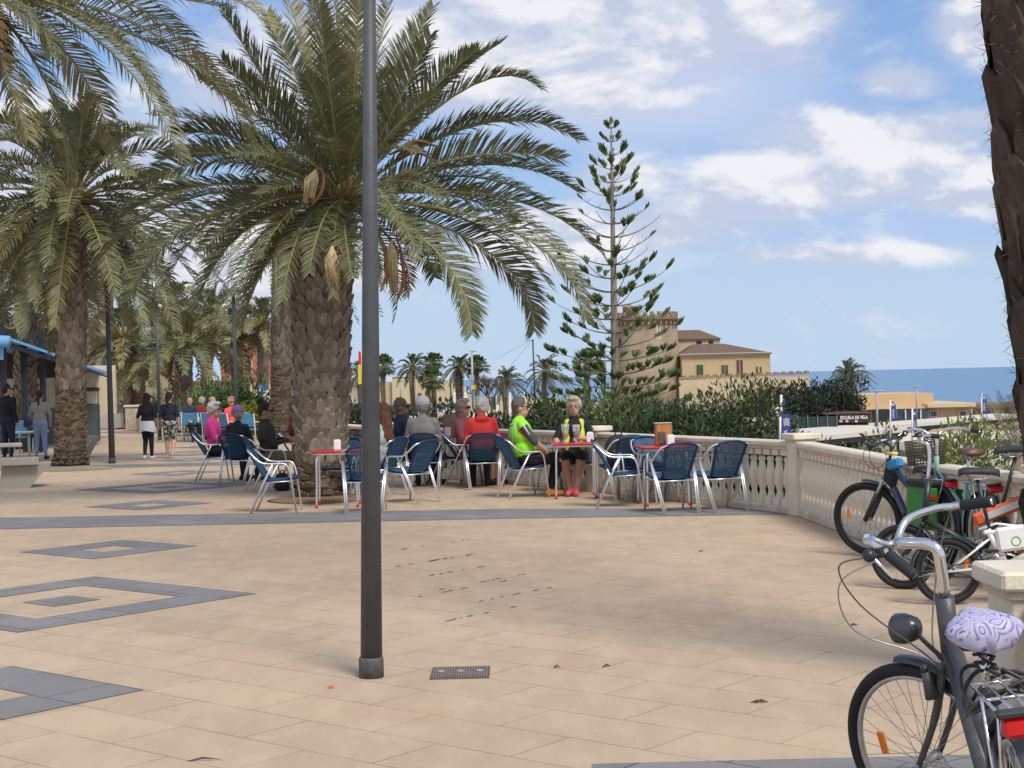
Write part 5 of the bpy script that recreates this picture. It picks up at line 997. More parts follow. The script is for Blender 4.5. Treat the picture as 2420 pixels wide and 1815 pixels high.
# things on tables
NAP = cm((.78, .78, .80), .5); TT = .748
def napkins(tp, dx, dy, label, front=None):
    p = Vector(tp) + Vector((dx, dy, TT)); root = empty('napkin_holder', p, rnd.uniform(-.3, .3), label, 'napkin holder', 'napkin holders on the tables')
    m = MB(); m.bbox((0, 0, .065), (.095, .07, .13), front or NAP, .008); m.build('case', root); m = MB(); m.bbox((0, 0, .136), (.07, .05, .012), NAP, .003); m.build('napkins', root)
napkins(TB['t1'], .0, .02, 'white napkin holder on the near red table left of the lamp post'); napkins(TB['t2'], -.08, .05, 'white napkin holder on the table behind the lime vest man'); napkins(TB['t3'], .22, .0, 'white napkin holder right of the sundae glasses'); napkins(TB['t4'], .10, -.08, 'white napkin holder beside the wooden menu box')
napkins(TB['t5'], .06, -.1, 'white napkin holder in front of the tall menu'); napkins(TB['t6'], .05, 0, 'white napkin holder beside the orange drinks')
p = TB['t4'] + Vector((.02, .08, TT)); root = empty('menu_box', p, .1, 'upright orange wooden menu box on the right hand red table', 'menu holder'); WD = mat('orange_wood', (.48, .19, .055), .5, .2, 4, stretch=(6, 6, .6)); m = MB(); m.bbox((0, 0, .14), (.19, .14, .28), WD, .006); m.build('box', root); m = MB(); m.bbox((0, 0, .285), (.22, .16, .012), cm((.45, .42, .38)), .003); m.build('lid', root)
m = MB(); m.bbox((-.03, -.085, .10), (.09, .02, .15), cm((.10, .09, .08)), .004); m.build('card', root); m = MB(); m.bbox((.105, 0, .14), (.008, .12, .26), cm((.4, .38, .36)), .002); m.build('side_card', root)
p = TB['t5'] + Vector((.08, .1, TT)); root = empty('menu_card', p, -.2, 'tall folded menu card standing on the table behind the white cap', 'menu'); m = MB(); m.bbox((0, 0, .17), (.20, .02, .34), mat('menu_print', (.42, .26, .2), .5, .3, 12, c2=(.20, .11, .09)), .003); m.build('page', root); m = MB(); m.bbox((0, .04, .16), (.20, .02, .32), cm((.5, .42, .36)), .003, Matrix.Rotation(.2, 3, 'X')); m.build('back_page', root)
GLASS = bpy.data.materials.new('clear_glass'); GLASS.use_nodes = True; _p = GLASS.node_tree.nodes['Principled BSDF']; _p.inputs['Base Color'].default_value = (.9, .93, .92, 1); _p.inputs['Roughness'].default_value = .05; _p.inputs['Transmission Weight'].default_value = .8; _p.inputs['IOR'].default_value = 1.3
def glass(p, h, r, label, fill=None, foot=True, grp='glasses on the cafe tables'):
    root = empty('drinking_glass', p, 0, label, 'glass', grp); m = MB()
    prof = [(r * .75, 0), (r * .75, .008), (r * .2, .02), (r * .2, h * .18), (r * .7, h * .3), (r * .95, h * .7), (r * 1.15, h)] if foot else [(r * .75, 0), (r, h)]
    m.lathe(prof, GLASS, 14); m.build('bowl', root)
    if fill: m = MB(); k = .3 if foot else .05; m.lathe([(r * .4, h * k), (r * .8, h * (k + .2)), (r * .85, h * (k + .35))], fill, 12); m.build('drink', root)
YB = cm((.7, .5, .08), .3); CO = cm((.35, .18, .12), .4)
glass(TB['t3'] + Vector((-.12, -.05, TT)), .26, .05, 'tall sundae glass with yellow remains on the left of the red table', YB); glass(TB['t3'] + Vector((.03, -.08, TT)), .25, .05, 'tall sundae glass with pinkish remains in front of the woman with glasses', CO)
glass(TB['t5'] + Vector((-.18, .05, TT)), .16, .035, 'clear glass left of the tall menu card', foot=False); glass(TB['t5'] + Vector((-.08, -.1, TT)), .22, .03, 'pale blue bottle like glass by the tall menu card', cm((.4, .55, .6)), False)
glass(TB['t6'] + Vector((-.15, -.05, TT)), .13, .045, 'tumbler of orange juice right of the thick palm trunk', cm((.85, .35, .02)), False); glass(TB['t6'] + Vector((-.05, .1, TT)), .12, .045, 'second tumbler of orange juice farther back on the same table', cm((.85, .40, .04)), False); glass(TB['t6'] + Vector((.12, -.12, TT)), .24, .03, 'clear water bottle on the table with orange drinks', cm((.6, .65, .68)), False)
# bags
def bag(p, s, label, name='backpack', c=(.02, .02, .022), loop=True):
    root = empty(name, p, rnd.uniform(-.5, .5), label, 'bag'); m = MB(); C_ = cm(c, .8, bump=.4, bscale=30.); rot = Matrix.Rotation(.15, 3, 'Y')
    m.lathe([(.10 * s, 0), (.19 * s, .03 * s), (.205 * s, .18 * s), (.19 * s, .32 * s), (.13 * s, .42 * s), (.04 * s, .45 * s)], C_, 14, sx=1., sy=.6); m.build('body', root); m = MB(); m.ell((0, -.12 * s, .15 * s), (.13 * s, .06 * s, .11 * s), C_, 10); m.build('front_pocket', root)
    m = MB(); m.tube(curve([(-.05 * s, 0, .43 * s), (-.03 * s, 0, .50 * s), (.03 * s, 0, .50 * s), (.05 * s, 0, .43 * s)], 4), .010, C_, 5); m.build('handle', root)
bq = CH['e8'].location; bag(bq + Vector((-.05, .02, .42)), 1.0, 'black backpack standing on a blue chair by the balustrade'); bag(G(668, 1160), .62, 'dark handbag on the ground under the olive woman chair', 'handbag', (.025, .018, .02))
# ---- white framed light blue chairs of the next cafe
WF = cm((.62, .60, .55), .5); LB = mat('light_blue_plastic', (.075, .23, .40), .5, .15, 8); 
def make_chair2():
    root = empty('terrace_chair', (0, 0, 0))
    for x in (-.22, .22):
        for y in (-.24, .24): m = MB(); m.tube([(x, y, 0), (x * .95, y, .42), (x * 1.0 if x > 0 else x * 1.25, y, .62 if x > 0 else .86)], .016, WF, 6); m.build('leg', root)
    for y in (-.25, .25): m = MB(); m.tube([(.22, y, .62), (-.25, y, .64)], .018, WF, 6); m.build('armrest', root)
    m = MB(); m.bbox((0, 0, .43), (.46, .46, .03), LB, .01); m.build('seat', root); m = MB(); m.bbox((-.25, 0, .68), (.03, .46, .36), LB, .01, Matrix.Rotation(-.12, 3, 'Y')); m.build('backrest', root); return root
pc2 = make_chair2(); P2 = []
g2 = 'light blue chairs of the next cafe'
for i, (px, py, hd, lab) in enumerate([(422, 1042, 90, 'light blue chair behind the woman in the patterned shorts'), (452, 1044, 95, 'light blue chair under the bald person with the navy jacket'), (478, 1042, 85, 'light blue chair under the grey haired person in red'), (506, 1046, 60, 'light blue chair under the person in orange'), (548, 1050, 40, 'light blue chair under the person in coral with sunglasses'), (590, 1052, 80, 'light blue chair just left of the slim palm trunk'), (395, 1044, 30, 'light blue chair nearest to the two walking women')]):
    if i == 0: pc2.location = G(px, py); pc2.rotation_euler = (0, 0, R(hd)); tag(pc2, lab, 'chair', g2); P2.append(pc2)
    else: P2.append(dup(pc2, G(px, py), R(hd), lab, g2))
for i, (px, py) in enumerate([(452, 1030), (530, 1034)]):
    p = G(px, py); root = empty('terrace_table', p, 0, ['white table of the next cafe behind the grey haired person in red', 'white table of the next cafe behind the pink jacket'][i], 'table'); m = MB(); m.bbox((0, 0, .76), (1.5, .8, .04), WF, .01); m.build('tabletop', root)
    for x in (-.6, .6): m = MB(); m.tube([(x, 0, 0), (x, 0, .74)], .03, WF, 8); m.build('leg', root)
for i, (px, py, hd, lab) in enumerate([(212, 1052, 90, 'light blue chair seen through the kiosk between the two standing people'), (20, 1075, 60, 'light blue chair at the left edge under the kiosk roof')]):
    dup(pc2, G(40 if i == 0 else -10, 1072) + Vector((.25 if i == 0 else 0, 0, 0)), R(hd), lab, g2)
p = G(60, 1078); root = empty('terrace_table', p + Vector((.1, 0, 0)), .2, 'white table under the kiosk roof in front of the woman in the grey sweater', 'table'); m = MB(); m.bbox((0, 0, .60), (.9, .6, .04), WF, .01); m.build('tabletop', root); m = MB(); m.tube([(0, 0, 0), (0, 0, .6)], .03, WF, 8); m.build('leg', root)
# ================================================================== PEOPLE
SK = mat('skin', (.52, .30, .21), .55, .1, 12, spec=.4); SKT = mat('tanned_skin', (.36, .185, .12), .55, .12, 12); SKP = mat('pale_skin', (.58, .36, .27), .55, .1, 12)
def cl(c, **k): return cm(c, .85, bump=.7, bscale=11., **k)
def cap_(a, b, r0, r1): return ('c', Vector(a), Vector(b), r0, r1)
def el_(c, r): return ('e', Vector(c), Vector(r))
HS = 1.15
def eh(c, r): return ('e', Vector(c), Vector(r) * HS)
def remesh(prims, mats_, name, parent, vox, noise_=0.0, seed=0, it=3):
    mb = MB()
    for p, _ in prims:
        if p[0] == 'c':
            d = p[2] - p[1]; mb.tube([p[1] - d.normalized() * p[3] * .0, p[1], p[2]], [p[3] * .98, p[3], p[4]], None, 12); mb.ell(p[1], (p[3],) * 3, None, 10); mb.ell(p[2], (p[4],) * 3, None, 10)
        else: mb.ell(p[1], p[2], None, 16)
    me = mb.mesh('tmp'); o = bpy.data.objects.new('tmp', me); col.objects.link(o); r = o.modifiers.new('r', 'REMESH'); r.mode = 'VOXEL'; r.voxel_size = vox; s_ = o.modifiers.new('s', 'SMOOTH'); s_.factor = .5; s_.iterations = it
    dg = bpy.context.evaluated_depsgraph_get(); out = bpy.data.meshes.new_from_object(o.evaluated_get(dg)); bpy.data.objects.remove(o); bpy.data.meshes.remove(me)
    nv = len(out.vertices); co = np.empty(nv * 3); out.vertices.foreach_get('co', co); co = co.reshape(-1, 3)
    if noise_:
        for i in range(nv):
            n_ = noise.noise(Vector(co[i]) * 16 + Vector((seed, 0, 0))) + .5 * noise.noise(Vector(co[i]) * 42); co[i] += np.array(out.vertices[i].normal) * n_ * noise_
        out.vertices.foreach_set('co', co.ravel())
    nf = len(out.polygons); ce = np.empty(nf * 3); out.polygons.foreach_get('center', ce); ce = ce.reshape(-1, 3); best = np.full(nf, 1e9); idx = np.zeros(nf, int); ml = []
    for p, mt in prims:
        if mt not in ml: ml.append(mt)
        k = ml.index(mt)
        if p[0] == 'c':
            a, b = np.array(p[1]), np.array(p[2]); ab = b - a; t = np.clip(((ce - a) @ ab) / (ab @ ab + 1e-9), 0, 1); d = np.linalg.norm(ce - a - t[:, None] * ab, axis=1) - (p[3] + (p[4] - p[3]) * t)
        else:
            q = (ce - np.array(p[1])) / np.array(p[2]); d = (np.linalg.norm(q, axis=1) - 1) * min(p[2])
        w = d < best; best[w] = d[w]; idx[w] = k
    out.materials.clear()
    for mt in ml: out.materials.append(mt)
    out.polygons.foreach_set('material_index', idx.astype(np.int32)); out.polygons.foreach_set('use_smooth', [True] * nf); out.update(); out.name = name
    o = bpy.data.objects.new(name, out); col.objects.link(o); o.parent = parent; return o
def person(loc, hd, label, pose, top, bottom, shoe, skin=None, sleeve=None, fore=None, shin=None, hair=(.5, .48, .45), style='short', sc=1.0, w=1.0, vox=.013, look=0., tilt=0., glasses=None, cap_m=None, extra=None, neck_m=None, group=None, lower_top=None, belly=1.0, seat_dz=0.):
    skin = skin or SK; sleeve = sleeve or top; fore = fore or skin; shin = shin or bottom; lower_top = lower_top or top
    root = empty('person', loc, R(hd) - pi / 2, label, 'person', group); root.scale = (sc,) * 3; J = {}
    if pose['kind'] == 'stand':
        J = dict(pel=(0, 0, .93), bel=(0, 0, 1.06), che=(0, .0, 1.26), nk=(0, -.005, 1.42), hd=(0, .015, 1.58), hipL=(-.085, 0, .90), hipR=(.085, 0, .90), kL=(-.09, .03, .50), kR=(.09, .03, .50), aL=(-.09, -.02, .085), aR=(.09, -.02, .085), sL=(-.155 * w, -.01, 1.37), sR=(.155 * w, -.01, 1.37), eL=(-.235, -.05, 1.11), eR=(.235, -.05, 1.11), hL=(-.245, .03, .87), hR=(.245, .03, .87))
    else:
        J = dict(pel=(0, .0, .545), bel=(0, -.02, .68), che=(0, -.055, .875), nk=(0, -.075, 1.045), hd=(0, -.045, 1.195), hipL=(-.09, .02, .53), hipR=(.09, .02, .53), kL=(-.11, .44, .53), kR=(.11, .44, .53), aL=(-.10, .44, .085), aR=(.10, .44, .085), sL=(-.152 * w, -.075, .985), sR=(.152 * w, -.075, .985), eL=(-.215 * w, .02, .74), eR=(.215 * w, .02, .74), hL=(-.14, .26, .66), hR=(.14, .26, .66))
    J.update(pose.get('j', {})); V_ = {k: Vector(v) for k, v in J.items()}
    if seat_dz:
        for k in V_:
            if k not in ('aL', 'aR'): V_[k].z += seat_dz
    P = []
    A = lambda p, m_: P.append((p, m_))
    A(el_(V_['pel'], (.178 * w, .150, .135)), bottom); A(el_(V_['bel'], (.163 * w * belly, .142 * belly, .16)), lower_top); A(el_(V_['che'], (.180 * w, .140, .195)), top)
    A(cap_(V_['sL'], V_['sR'], .066, .066), top); A(cap_(V_['nk'] + Vector((0, 0, -.05)), V_['nk'] + Vector((0, .01, .02)), .105, .062), neck_m or top)
    A(cap_(V_['nk'], V_['hd'] + Vector((0, -.01, -.07)), .052, .050), skin)
    H = V_['hd']; Rz = Matrix.Rotation(R(look), 3, 'Z') @ Matrix.Rotation(R(tilt), 3, 'X')
    def h(x, y, z): return H + Vector((0, 0, .015)) + Rz @ (Vector((x, y, z)) * HS)
    A(eh(h(0, -.012, .02), (.074, .088, .100)), skin); A(eh(h(0, .022, -.055), (.052, .058, .060)), skin); A(eh(h(0, .085, -.018), (.012, .022, .022)), skin)
    for s in (-1, 1): A(eh(h(s * .074, -.008, -.008), (.010, .020, .030)), skin)
    for s, L_ in ((-1, 'L'), (1, 'R')):
        A(cap_(V_['s' + L_], V_['e' + L_], .062, .049), sleeve); A(cap_(V_['e' + L_], V_['h' + L_], .046, .031), fore)
        d = (V_['h' + L_] - V_['e' + L_]).normalized(); hd_ = V_['h' + L_]; sd = d.cross(Vector((0, 0, 1))); sd = sd.normalized() if sd.length > .3 else Vector((1, 0, 0)); dn = sd.cross(d) * (1 if sd.cross(d).z < 0 else -1)
        A(cap_(hd_ + d * .02, hd_ + d * .075, .030, .034), skin)
        for f, ln in ((-.03, .055), (-.01, .068), (.01, .064), (.03, .05)):
            k1 = hd_ + d * .085 + sd * f; k2 = k1 + d * ln * .6 + dn * .01; A(cap_(k1, k2, .0105, .010), skin); A(cap_(k2, k2 + d * ln * .3 + dn * .03, .010, .008), skin)
        A(cap_(hd_ + d * .03 - sd * s * .02, hd_ + d * .07 - sd * s * .055 + dn * .01, .013, .010), skin)
        hp, kn, an = V_['hip' + L_], V_['k' + L_], V_['a' + L_]
        A(cap_(hp, kn, .102 * (1 if w < 1.1 else 1.06), .070), bottom)
        if pose.get('shorts') is not None:
            q = hp.lerp(kn, pose['shorts']); A(cap_(q, kn, .073, .066), skin); A(cap_(hp, q, .108, .092), bottom)
        A(cap_(kn, kn.lerp(an, .35), .066, .062), shin); A(cap_(kn.lerp(an, .35), an, .062, .040), shin)
        ft = pose.get('foot' + L_, Vector((s * .03, .14, -.04))); ft = Vector(ft); A(cap_(an + Vector((0, -.035, -.045)), an + ft, .040, .036), shoe); A(cap_(an, an + Vector((0, 0, -.04)), .042, .045), shoe)
    if extra: P += extra(V_, h)
    remesh(P, None, 'body', root, vox)
    HM = mat('hair', tuple(q * .72 for q in hair), .6, .25, 26, .8, 70, spec=.3, c2=tuple(min(1, q * 1.2) for q in hair), stretch=(1, 1, .35)); hp = []
    a = lambda p: hp.append((p, HM))
    if style != 'bald':
        a(eh(h(0, -.024, .040), (.084, .090, .094)))
        if style in ('short', 'curly', 'fluffy'): a(eh(h(0, -.055, -.005), (.074, .058, .075)))
        if style == 'fluffy': a(eh(h(0, .02, .095), (.07, .07, .035))); a(eh(h(-.06, -.02, .03), (.035, .06, .06))); a(eh(h(.06, -.02, .03), (.035, .06, .06)))
        if style == 'bun': a(eh(h(0, -.06, .0), (.065, .05, .07))); a(eh(h(0, -.075, .135), (.050, .048, .045))); a(eh(h(0, -.05, .105), (.05, .05, .035)))
        if style == 'pony': a(eh(h(0, -.06, -.0), (.06, .045, .06))); a(eh(h(0, -.105, .01), (.028, .03, .03))); a(cap_(h(0, -.115, 0), h(.0, -.125, -.12), .026, .030)); a(cap_(h(0, -.125, -.12), h(.0, -.115, -.24), .030, .010))
        if style == 'long': a(eh(h(0, -.05, -.03), (.088, .060, .11))); a(cap_(h(0, -.07, -.06), h(0, -.115, -.33), .082, .075)); a(cap_(h(-.05, -.05, -.02), h(-.06, -.09, -.3), .045, .04)); a(cap_(h(.05, -.05, -.02), h(.06, -.09, -.3), .045, .04))
    if hp: remesh(hp, None, 'hair', root, .013, .016 if style in ('fluffy', 'curly') else .009, len(label))
    m = MB(); DK = cm((.03, .02, .015), .3)
    for s in (-1, 1): m.ell(h(s * .030, .073, .008), (.014, .007, .008), DK, 8)
    m.build('eyes', root); m = MB(); m.ell(h(0, .080, -.058), (.022, .006, .006), cm((.35, .09, .08), .5), 8); m.build('mouth', root)
    if glasses:
        m = MB(); gm = cm((.015, .015, .018), .15) if glasses == 'dark' else cm((.25, .12, .12), .3)
        for s in (-1, 1):
            if glasses == 'dark': m.ell(h(s * .034, .083, .012), (.034, .012, .025), gm, 10)
            else: m.torus(h(s * .034, .086, .008), .027, .0035, Rz @ Vector((0, 1, 0)), gm, 16, 5)
            m.tube([h(s * .06, .078, .016), h(s * .077, .0, .012)], .003, gm, 4)
        m.tube([h(-.012, .092, .012), h(.012, .092, .012)], .003, gm, 4); m.build('glasses', root)
    if cap_m: m = MB(); m.ell(h(0, -.020, .060), (.108, .118, .096), cap_m, 16); m.ell(h(0, .105, .050), (.074, .08, .012), cap_m, 10); m.build('cap', root)
    return root, V_, h
def seat_loc(c, fwd=.0):
    a = c.rotation_euler.z; return c.location + Vector((cos(a), sin(a), 0)) * (.045 + fwd)
def sit(key, label, hd=None, **k):
    c = CH[key] if isinstance(key, str) else key; hd = math.degrees(c.rotation_euler.z) if hd is None else hd; l = seat_loc(c, k.pop('fwd', 0)); p = k.pop('pose', {}); p['kind'] = 'sit'; k.setdefault('sc', .98); k.setdefault('seat_dz', -.03)
    return person(l, hd, label, p, **k)
LIME = cm((.30, .80, .03), .7, bump=.3, bscale=12.); BLKC = cl((.012, .013, .018)); NAVY = cl((.02, .03, .075)); GREYC = cl((.36, .35, .31)); PINK = cl((.72, .05, .26)); OLIVE = cl((.035, .038, .026)); RED = cl((.80, .055, .05)); ORG = cl((.85, .17, .045)); BURG = cl((.17, .018, .03)); DUSK = cl((.36, .12, .14)); CORAL = cl((.75, .08, .09)); KHAK = cl((.17, .135, .07)); JEAN = cl((.28, .35, .50)); WHC = cl((.62, .62, .66)); DJ = cl((.02, .025, .045)); CR = cl((.35, .02, .03))
WS = cl((.7, .68, .66)); OS = cl((.62, .22, .06)); PS = cl((.72, .10, .16)); BS = cl((.02, .02, .02)); FLO = mat('patterned_shorts', (.03, .03, .035), .8, .3, 16, c2=(.42, .42, .40), thr=(.48, .56))
# man in lime vest
def vestx(V_, h): 
    c = V_['che']; return [(el_(V_['nk'] + Vector((0, -.005, .0)), (.078, .072, .05)), LIME), (el_(c + Vector((0, -.005, -.01)), (.198, .155, .20)), LIME), (el_(V_['bel'] + Vector((0, -.01, -.02)), (.190, .170, .16)), LIME)]
r_, V1, h1 = sit('lime', 'man in a lime green vest over a black top, seated sideways with orange shoes', hd=14, top=LIME, bottom=BLKC, shoe=OS, sleeve=cl((.06, .055, .065)), hair=(.12, .10, .09), style='short', w=1.14, belly=1.16, vox=.0095, extra=vestx, look=-14, glasses='dark', neck_m=LIME, sc=1.05,
    pose=dict(j=dict(eL=(-.27, .05, .76), eR=(.27, .06, .76), hL=(-.10, .30, .62), hR=(.10, .30, .60), kL=(-.11, .46, .54), kR=(.12, .46, .54), aL=(-.06, .34, .10), aR=(.10, .30, .095)), footL=(.02, .15, -.05), footR=(.03, .15, -.045)))
m = MB(); RF = cm((.32, .34, .33), .4)
for s in (-1, 1): m.tube([V1['bel'] + Vector((s * .09, -.172, -.06)), V1['che'] + Vector((s * .095, -.142, .03)), V1['s' + 'LR'[s > 0]] + Vector((-s * .06, -.05, .04))], .012, RF, 5)
m.tube([V1['nk'] + Vector((-.07, -.09, -.05)), V1['nk'] + Vector((0, -.12, -.06)), V1['nk'] + Vector((.07, -.09, -.05))], .014, RF, 5); m.build('reflective_strip', r_)
m = MB(); m.tube([V1['sR'] + Vector((.045, -.02, .03)), V1['sR'].lerp(V1['eR'], .6) + Vector((.045, -.01, 0))], [.014, .010], WHC, 5); m.tube([V1['sR'] + Vector((.0, -.058, -.06)), V1['sR'].lerp(V1['eR'], .85) + Vector((.0, -.046, 0))], [.012, .012], CR, 5); m.build('sleeve_stripe', r_)
# woman with glasses
def gx(V_, h): return [(cap_(V_['sR'] + Vector((-.06, .065, .03)), V_['bel'] + Vector((.11, .095, .0)), .036, .05), cl((.60, .68, .03))), (cap_(V_['sL'] + Vector((.06, .065, .03)), V_['bel'] + Vector((-.11, .095, .0)), .036, .05), cl((.55, .60, .08)))]
sit('glass', 'smiling woman with short grey hair and glasses in a black top, knees together, pink shoes', hd=-96, top=BLKC, bottom=BLKC, shoe=PS, skin=SK, shin=SKT, hair=(.42, .38, .30), style='fluffy', vox=.0095, glasses='clear', sc=1.04, extra=gx, fwd=.10,
    pose=dict(shorts=.55, j=dict(eL=(-.25, .05, .77), eR=(.25, .06, .77), hL=(-.10, .27, .79), hR=(.17, .36, .60), kL=(-.11, .42, .54), kR=(.11, .42, .54), aL=(-.03, .40, .09), aR=(.05, .40, .09)), footL=(-.01, .13, -.045), footR=(.02, .13, -.045)))
sit('pink', 'grey haired woman with sunglasses in a bright pink jacket', top=PINK, bottom=BLKC, shoe=BS, fore=PINK, hair=(.55, .55, .53), style='fluffy', glasses='dark', look=-14, w=1.02, sc=1.04, pose=dict(j=dict(hd=(0, -.02, 1.19))))
sit('purple', 'person in a purple patterned headscarf and black top seen from behind', top=BLKC, bottom=BLKC, shoe=BS, hair=(.32, .28, .20), style='fluffy', cap_m=mat('purple_headscarf', (.20, .06, .22), .8, .3, 30, c2=(.40, .25, .42)), look=20, sc=.98, skin=SKT)
sit('olive', 'woman in olive with dark curly hair in a bun and sunglasses', top=OLIVE, bottom=KHAK, shoe=BS, fore=OLIVE, skin=SKT, hair=(.028, .016, .012), style='bun', glasses='dark', look=-22, sc=1.04, pose=dict(j=dict(hL=(-.05, .22, .80), hR=(.10, .24, .78))))
sit('grey', 'man in a grey shirt and white baseball cap seen from behind', top=GREYC, bottom=NAVY, shoe=BS, hair=(.35, .32, .28), style='short', cap_m=cl((.72, .72, .74)), w=1.1, belly=1.12, lower_top=NAVY, sc=1.06, look=8)
sit('navy', 'man in navy with dark sunglasses facing right beside the white cap', top=NAVY, bottom=DJ, shoe=BS, fore=NAVY, hair=(.16, .13, .10), style='short', glasses='dark', w=1.1, look=-22, sc=1.05, skin=SKT)
def hood(V_, h): return [(el_(V_['nk'] + Vector((0, -.07, -.01)), (.10, .06, .06)), RED)]
sit('red', 'white haired person in a red hooded jacket seen from behind', top=RED, bottom=BLKC, shoe=BS, fore=RED, hair=(.68, .68, .66), style='fluffy', look=38, extra=hood, w=1.05, sc=1.05)
sit('pinkm', 'short haired woman with sunglasses in dusky pink turned to the right', hd=-20, top=DUSK, bottom=cl((.10, .10, .08)), shoe=BS, shin=SKT, hair=(.36, .32, .27), style='fluffy', glasses='dark', look=0, sc=1.02, pose=dict(shorts=.7))
sit('long', 'woman with long reddish brown hair seen from behind beside the lamp post', top=cl((.45, .50, .48)), bottom=JEAN, shoe=WS, hair=(.13, .05, .025), style='long', sc=1.02)
sit('burg', 'man in a burgundy shirt seated left of the thick palm trunk', top=BURG, bottom=NAVY, shoe=BS, hair=(.10, .085, .075), style='short', glasses='clear', look=-15, w=1.1, sc=1.06)
for i, (ci, lab, kw) in enumerate([(1, 'bald person in a navy jacket drinking at the next cafe', dict(top=NAVY, style='bald', fore=WHC)), (2, 'grey blond person in a dark red jacket at the next cafe', dict(top=CR, style='fluffy', hair=(.50, .44, .34), fore=CR)), (3, 'person in an orange jacket with sunglasses at the next cafe', dict(top=ORG, style='short', hair=(.45, .28, .14), fore=ORG, glasses='dark')), (4, 'person in coral red with sunglasses behind the pink jacket', dict(top=CORAL, style='fluffy', hair=(.42, .28, .14), fore=CORAL, glasses='dark'))]):
    kw.setdefault('hair', (.3, .3, .3)); sit(P2[ci], lab, hd=[-60, 100, -30, -50][i], bottom=BLKC, shoe=BS, vox=.02, sc=1.0, group=None, **kw)
def stand(px, py, hd, label, hgt, **k):
    p = G(px, py); k.setdefault('vox', .015); return person(p, hd, label, k.pop('pose'), sc=hgt / 1.72, **k)
rw, _, _ = stand(350, 1086, 88, 'walking woman with long dark hair, black leggings and white top tied round her waist', 1.50, top=BLKC, bottom=BLKC, shoe=WS, skin=SK, hair=(.022, .013, .011), style='long', pose=dict(kind='stand', j=dict(kL=(-.08, .10, .50), aL=(-.07, -.06, .10), kR=(.085, .05, .5), aR=(.07, .12, .085), hL=(-.24, -.04, .87), hR=(.24, .10, .90))))
m = MB(); vs = []; n = 28
for k, (z, r_0) in enumerate([(1.01, .172), (.96, .192), (.88, .208), (.80, .216), (.735, .222)]):
    for j in range(n): a = 2 * pi * j / n; rr_ = r_0 * (1 + .06 * (k / 4) * sin(a * 7)); vs.append((cos(a) * rr_ * (1 if k else .98), sin(a) * rr_ * .86 - .005, z + (.02 * sin(a * 3) if k == 4 else 0)))
m.add(vs, [(k * n + j, k * n + (j + 1) % n, (k + 1) * n + (j + 1) % n, (k + 1) * n + j) for k in range(4) for j in range(n)], WHC, True); m.tube([(.03, .15, .98), (.05, .19, .90), (.02, .19, .80)], [.03, .03, .012], WHC, 8); m.build('tied_top', rw)
stand(403, 1084, 86, 'walking woman in a navy tee and patterned knee shorts', 1.50, top=cl((.016, .022, .04)), bottom=FLO, shoe=cl((.4, .33, .28)), skin=SK, shin=SK, hair=(.04, .018, .014), style='pony', w=1.08, pose=dict(kind='stand', shorts=.88, j=dict(kL=(-.09, .06, .5), aL=(-.10, .08, .085), kR=(.09, .06, .52), aR=(.10, -.14, .16), hL=(-.27, .10, .92), hR=(.25, .0, .88))))
stand(97, 1086, 92, 'standing woman in a grey sweater and pale blue jeans with a dark red ponytail', 1.62, top=GREYC, bottom=JEAN, shoe=BS, fore=SK, hair=(.07, .014, .018), style='pony', pose=dict(kind='stand', j=dict(aL=(-.11, 0, .085), aR=(.12, 0, .085), eL=(-.25, .0, 1.13), eR=(.25, .02, 1.13), hL=(-.20, .18, 1.0), hR=(.22, .12, .95))))
stand(20, 1090, 70, 'standing man in a black jacket and dark jeans at the left edge', 1.80, top=BLKC, bottom=DJ, shoe=BS, fore=BLKC, hair=(.05, .02, .015), style='short', w=1.18, look=-20, glasses='dark', pose=dict(kind='stand'))
person(G(45, 1074) + Vector((.3, .3, 0)), 100, 'seated person in navy between the two standing people at the kiosk', dict(kind='sit'), top=NAVY, bottom=NAVY, shoe=BS, fore=NAVY, hair=(.02, .015, .012), style='short', vox=.02)
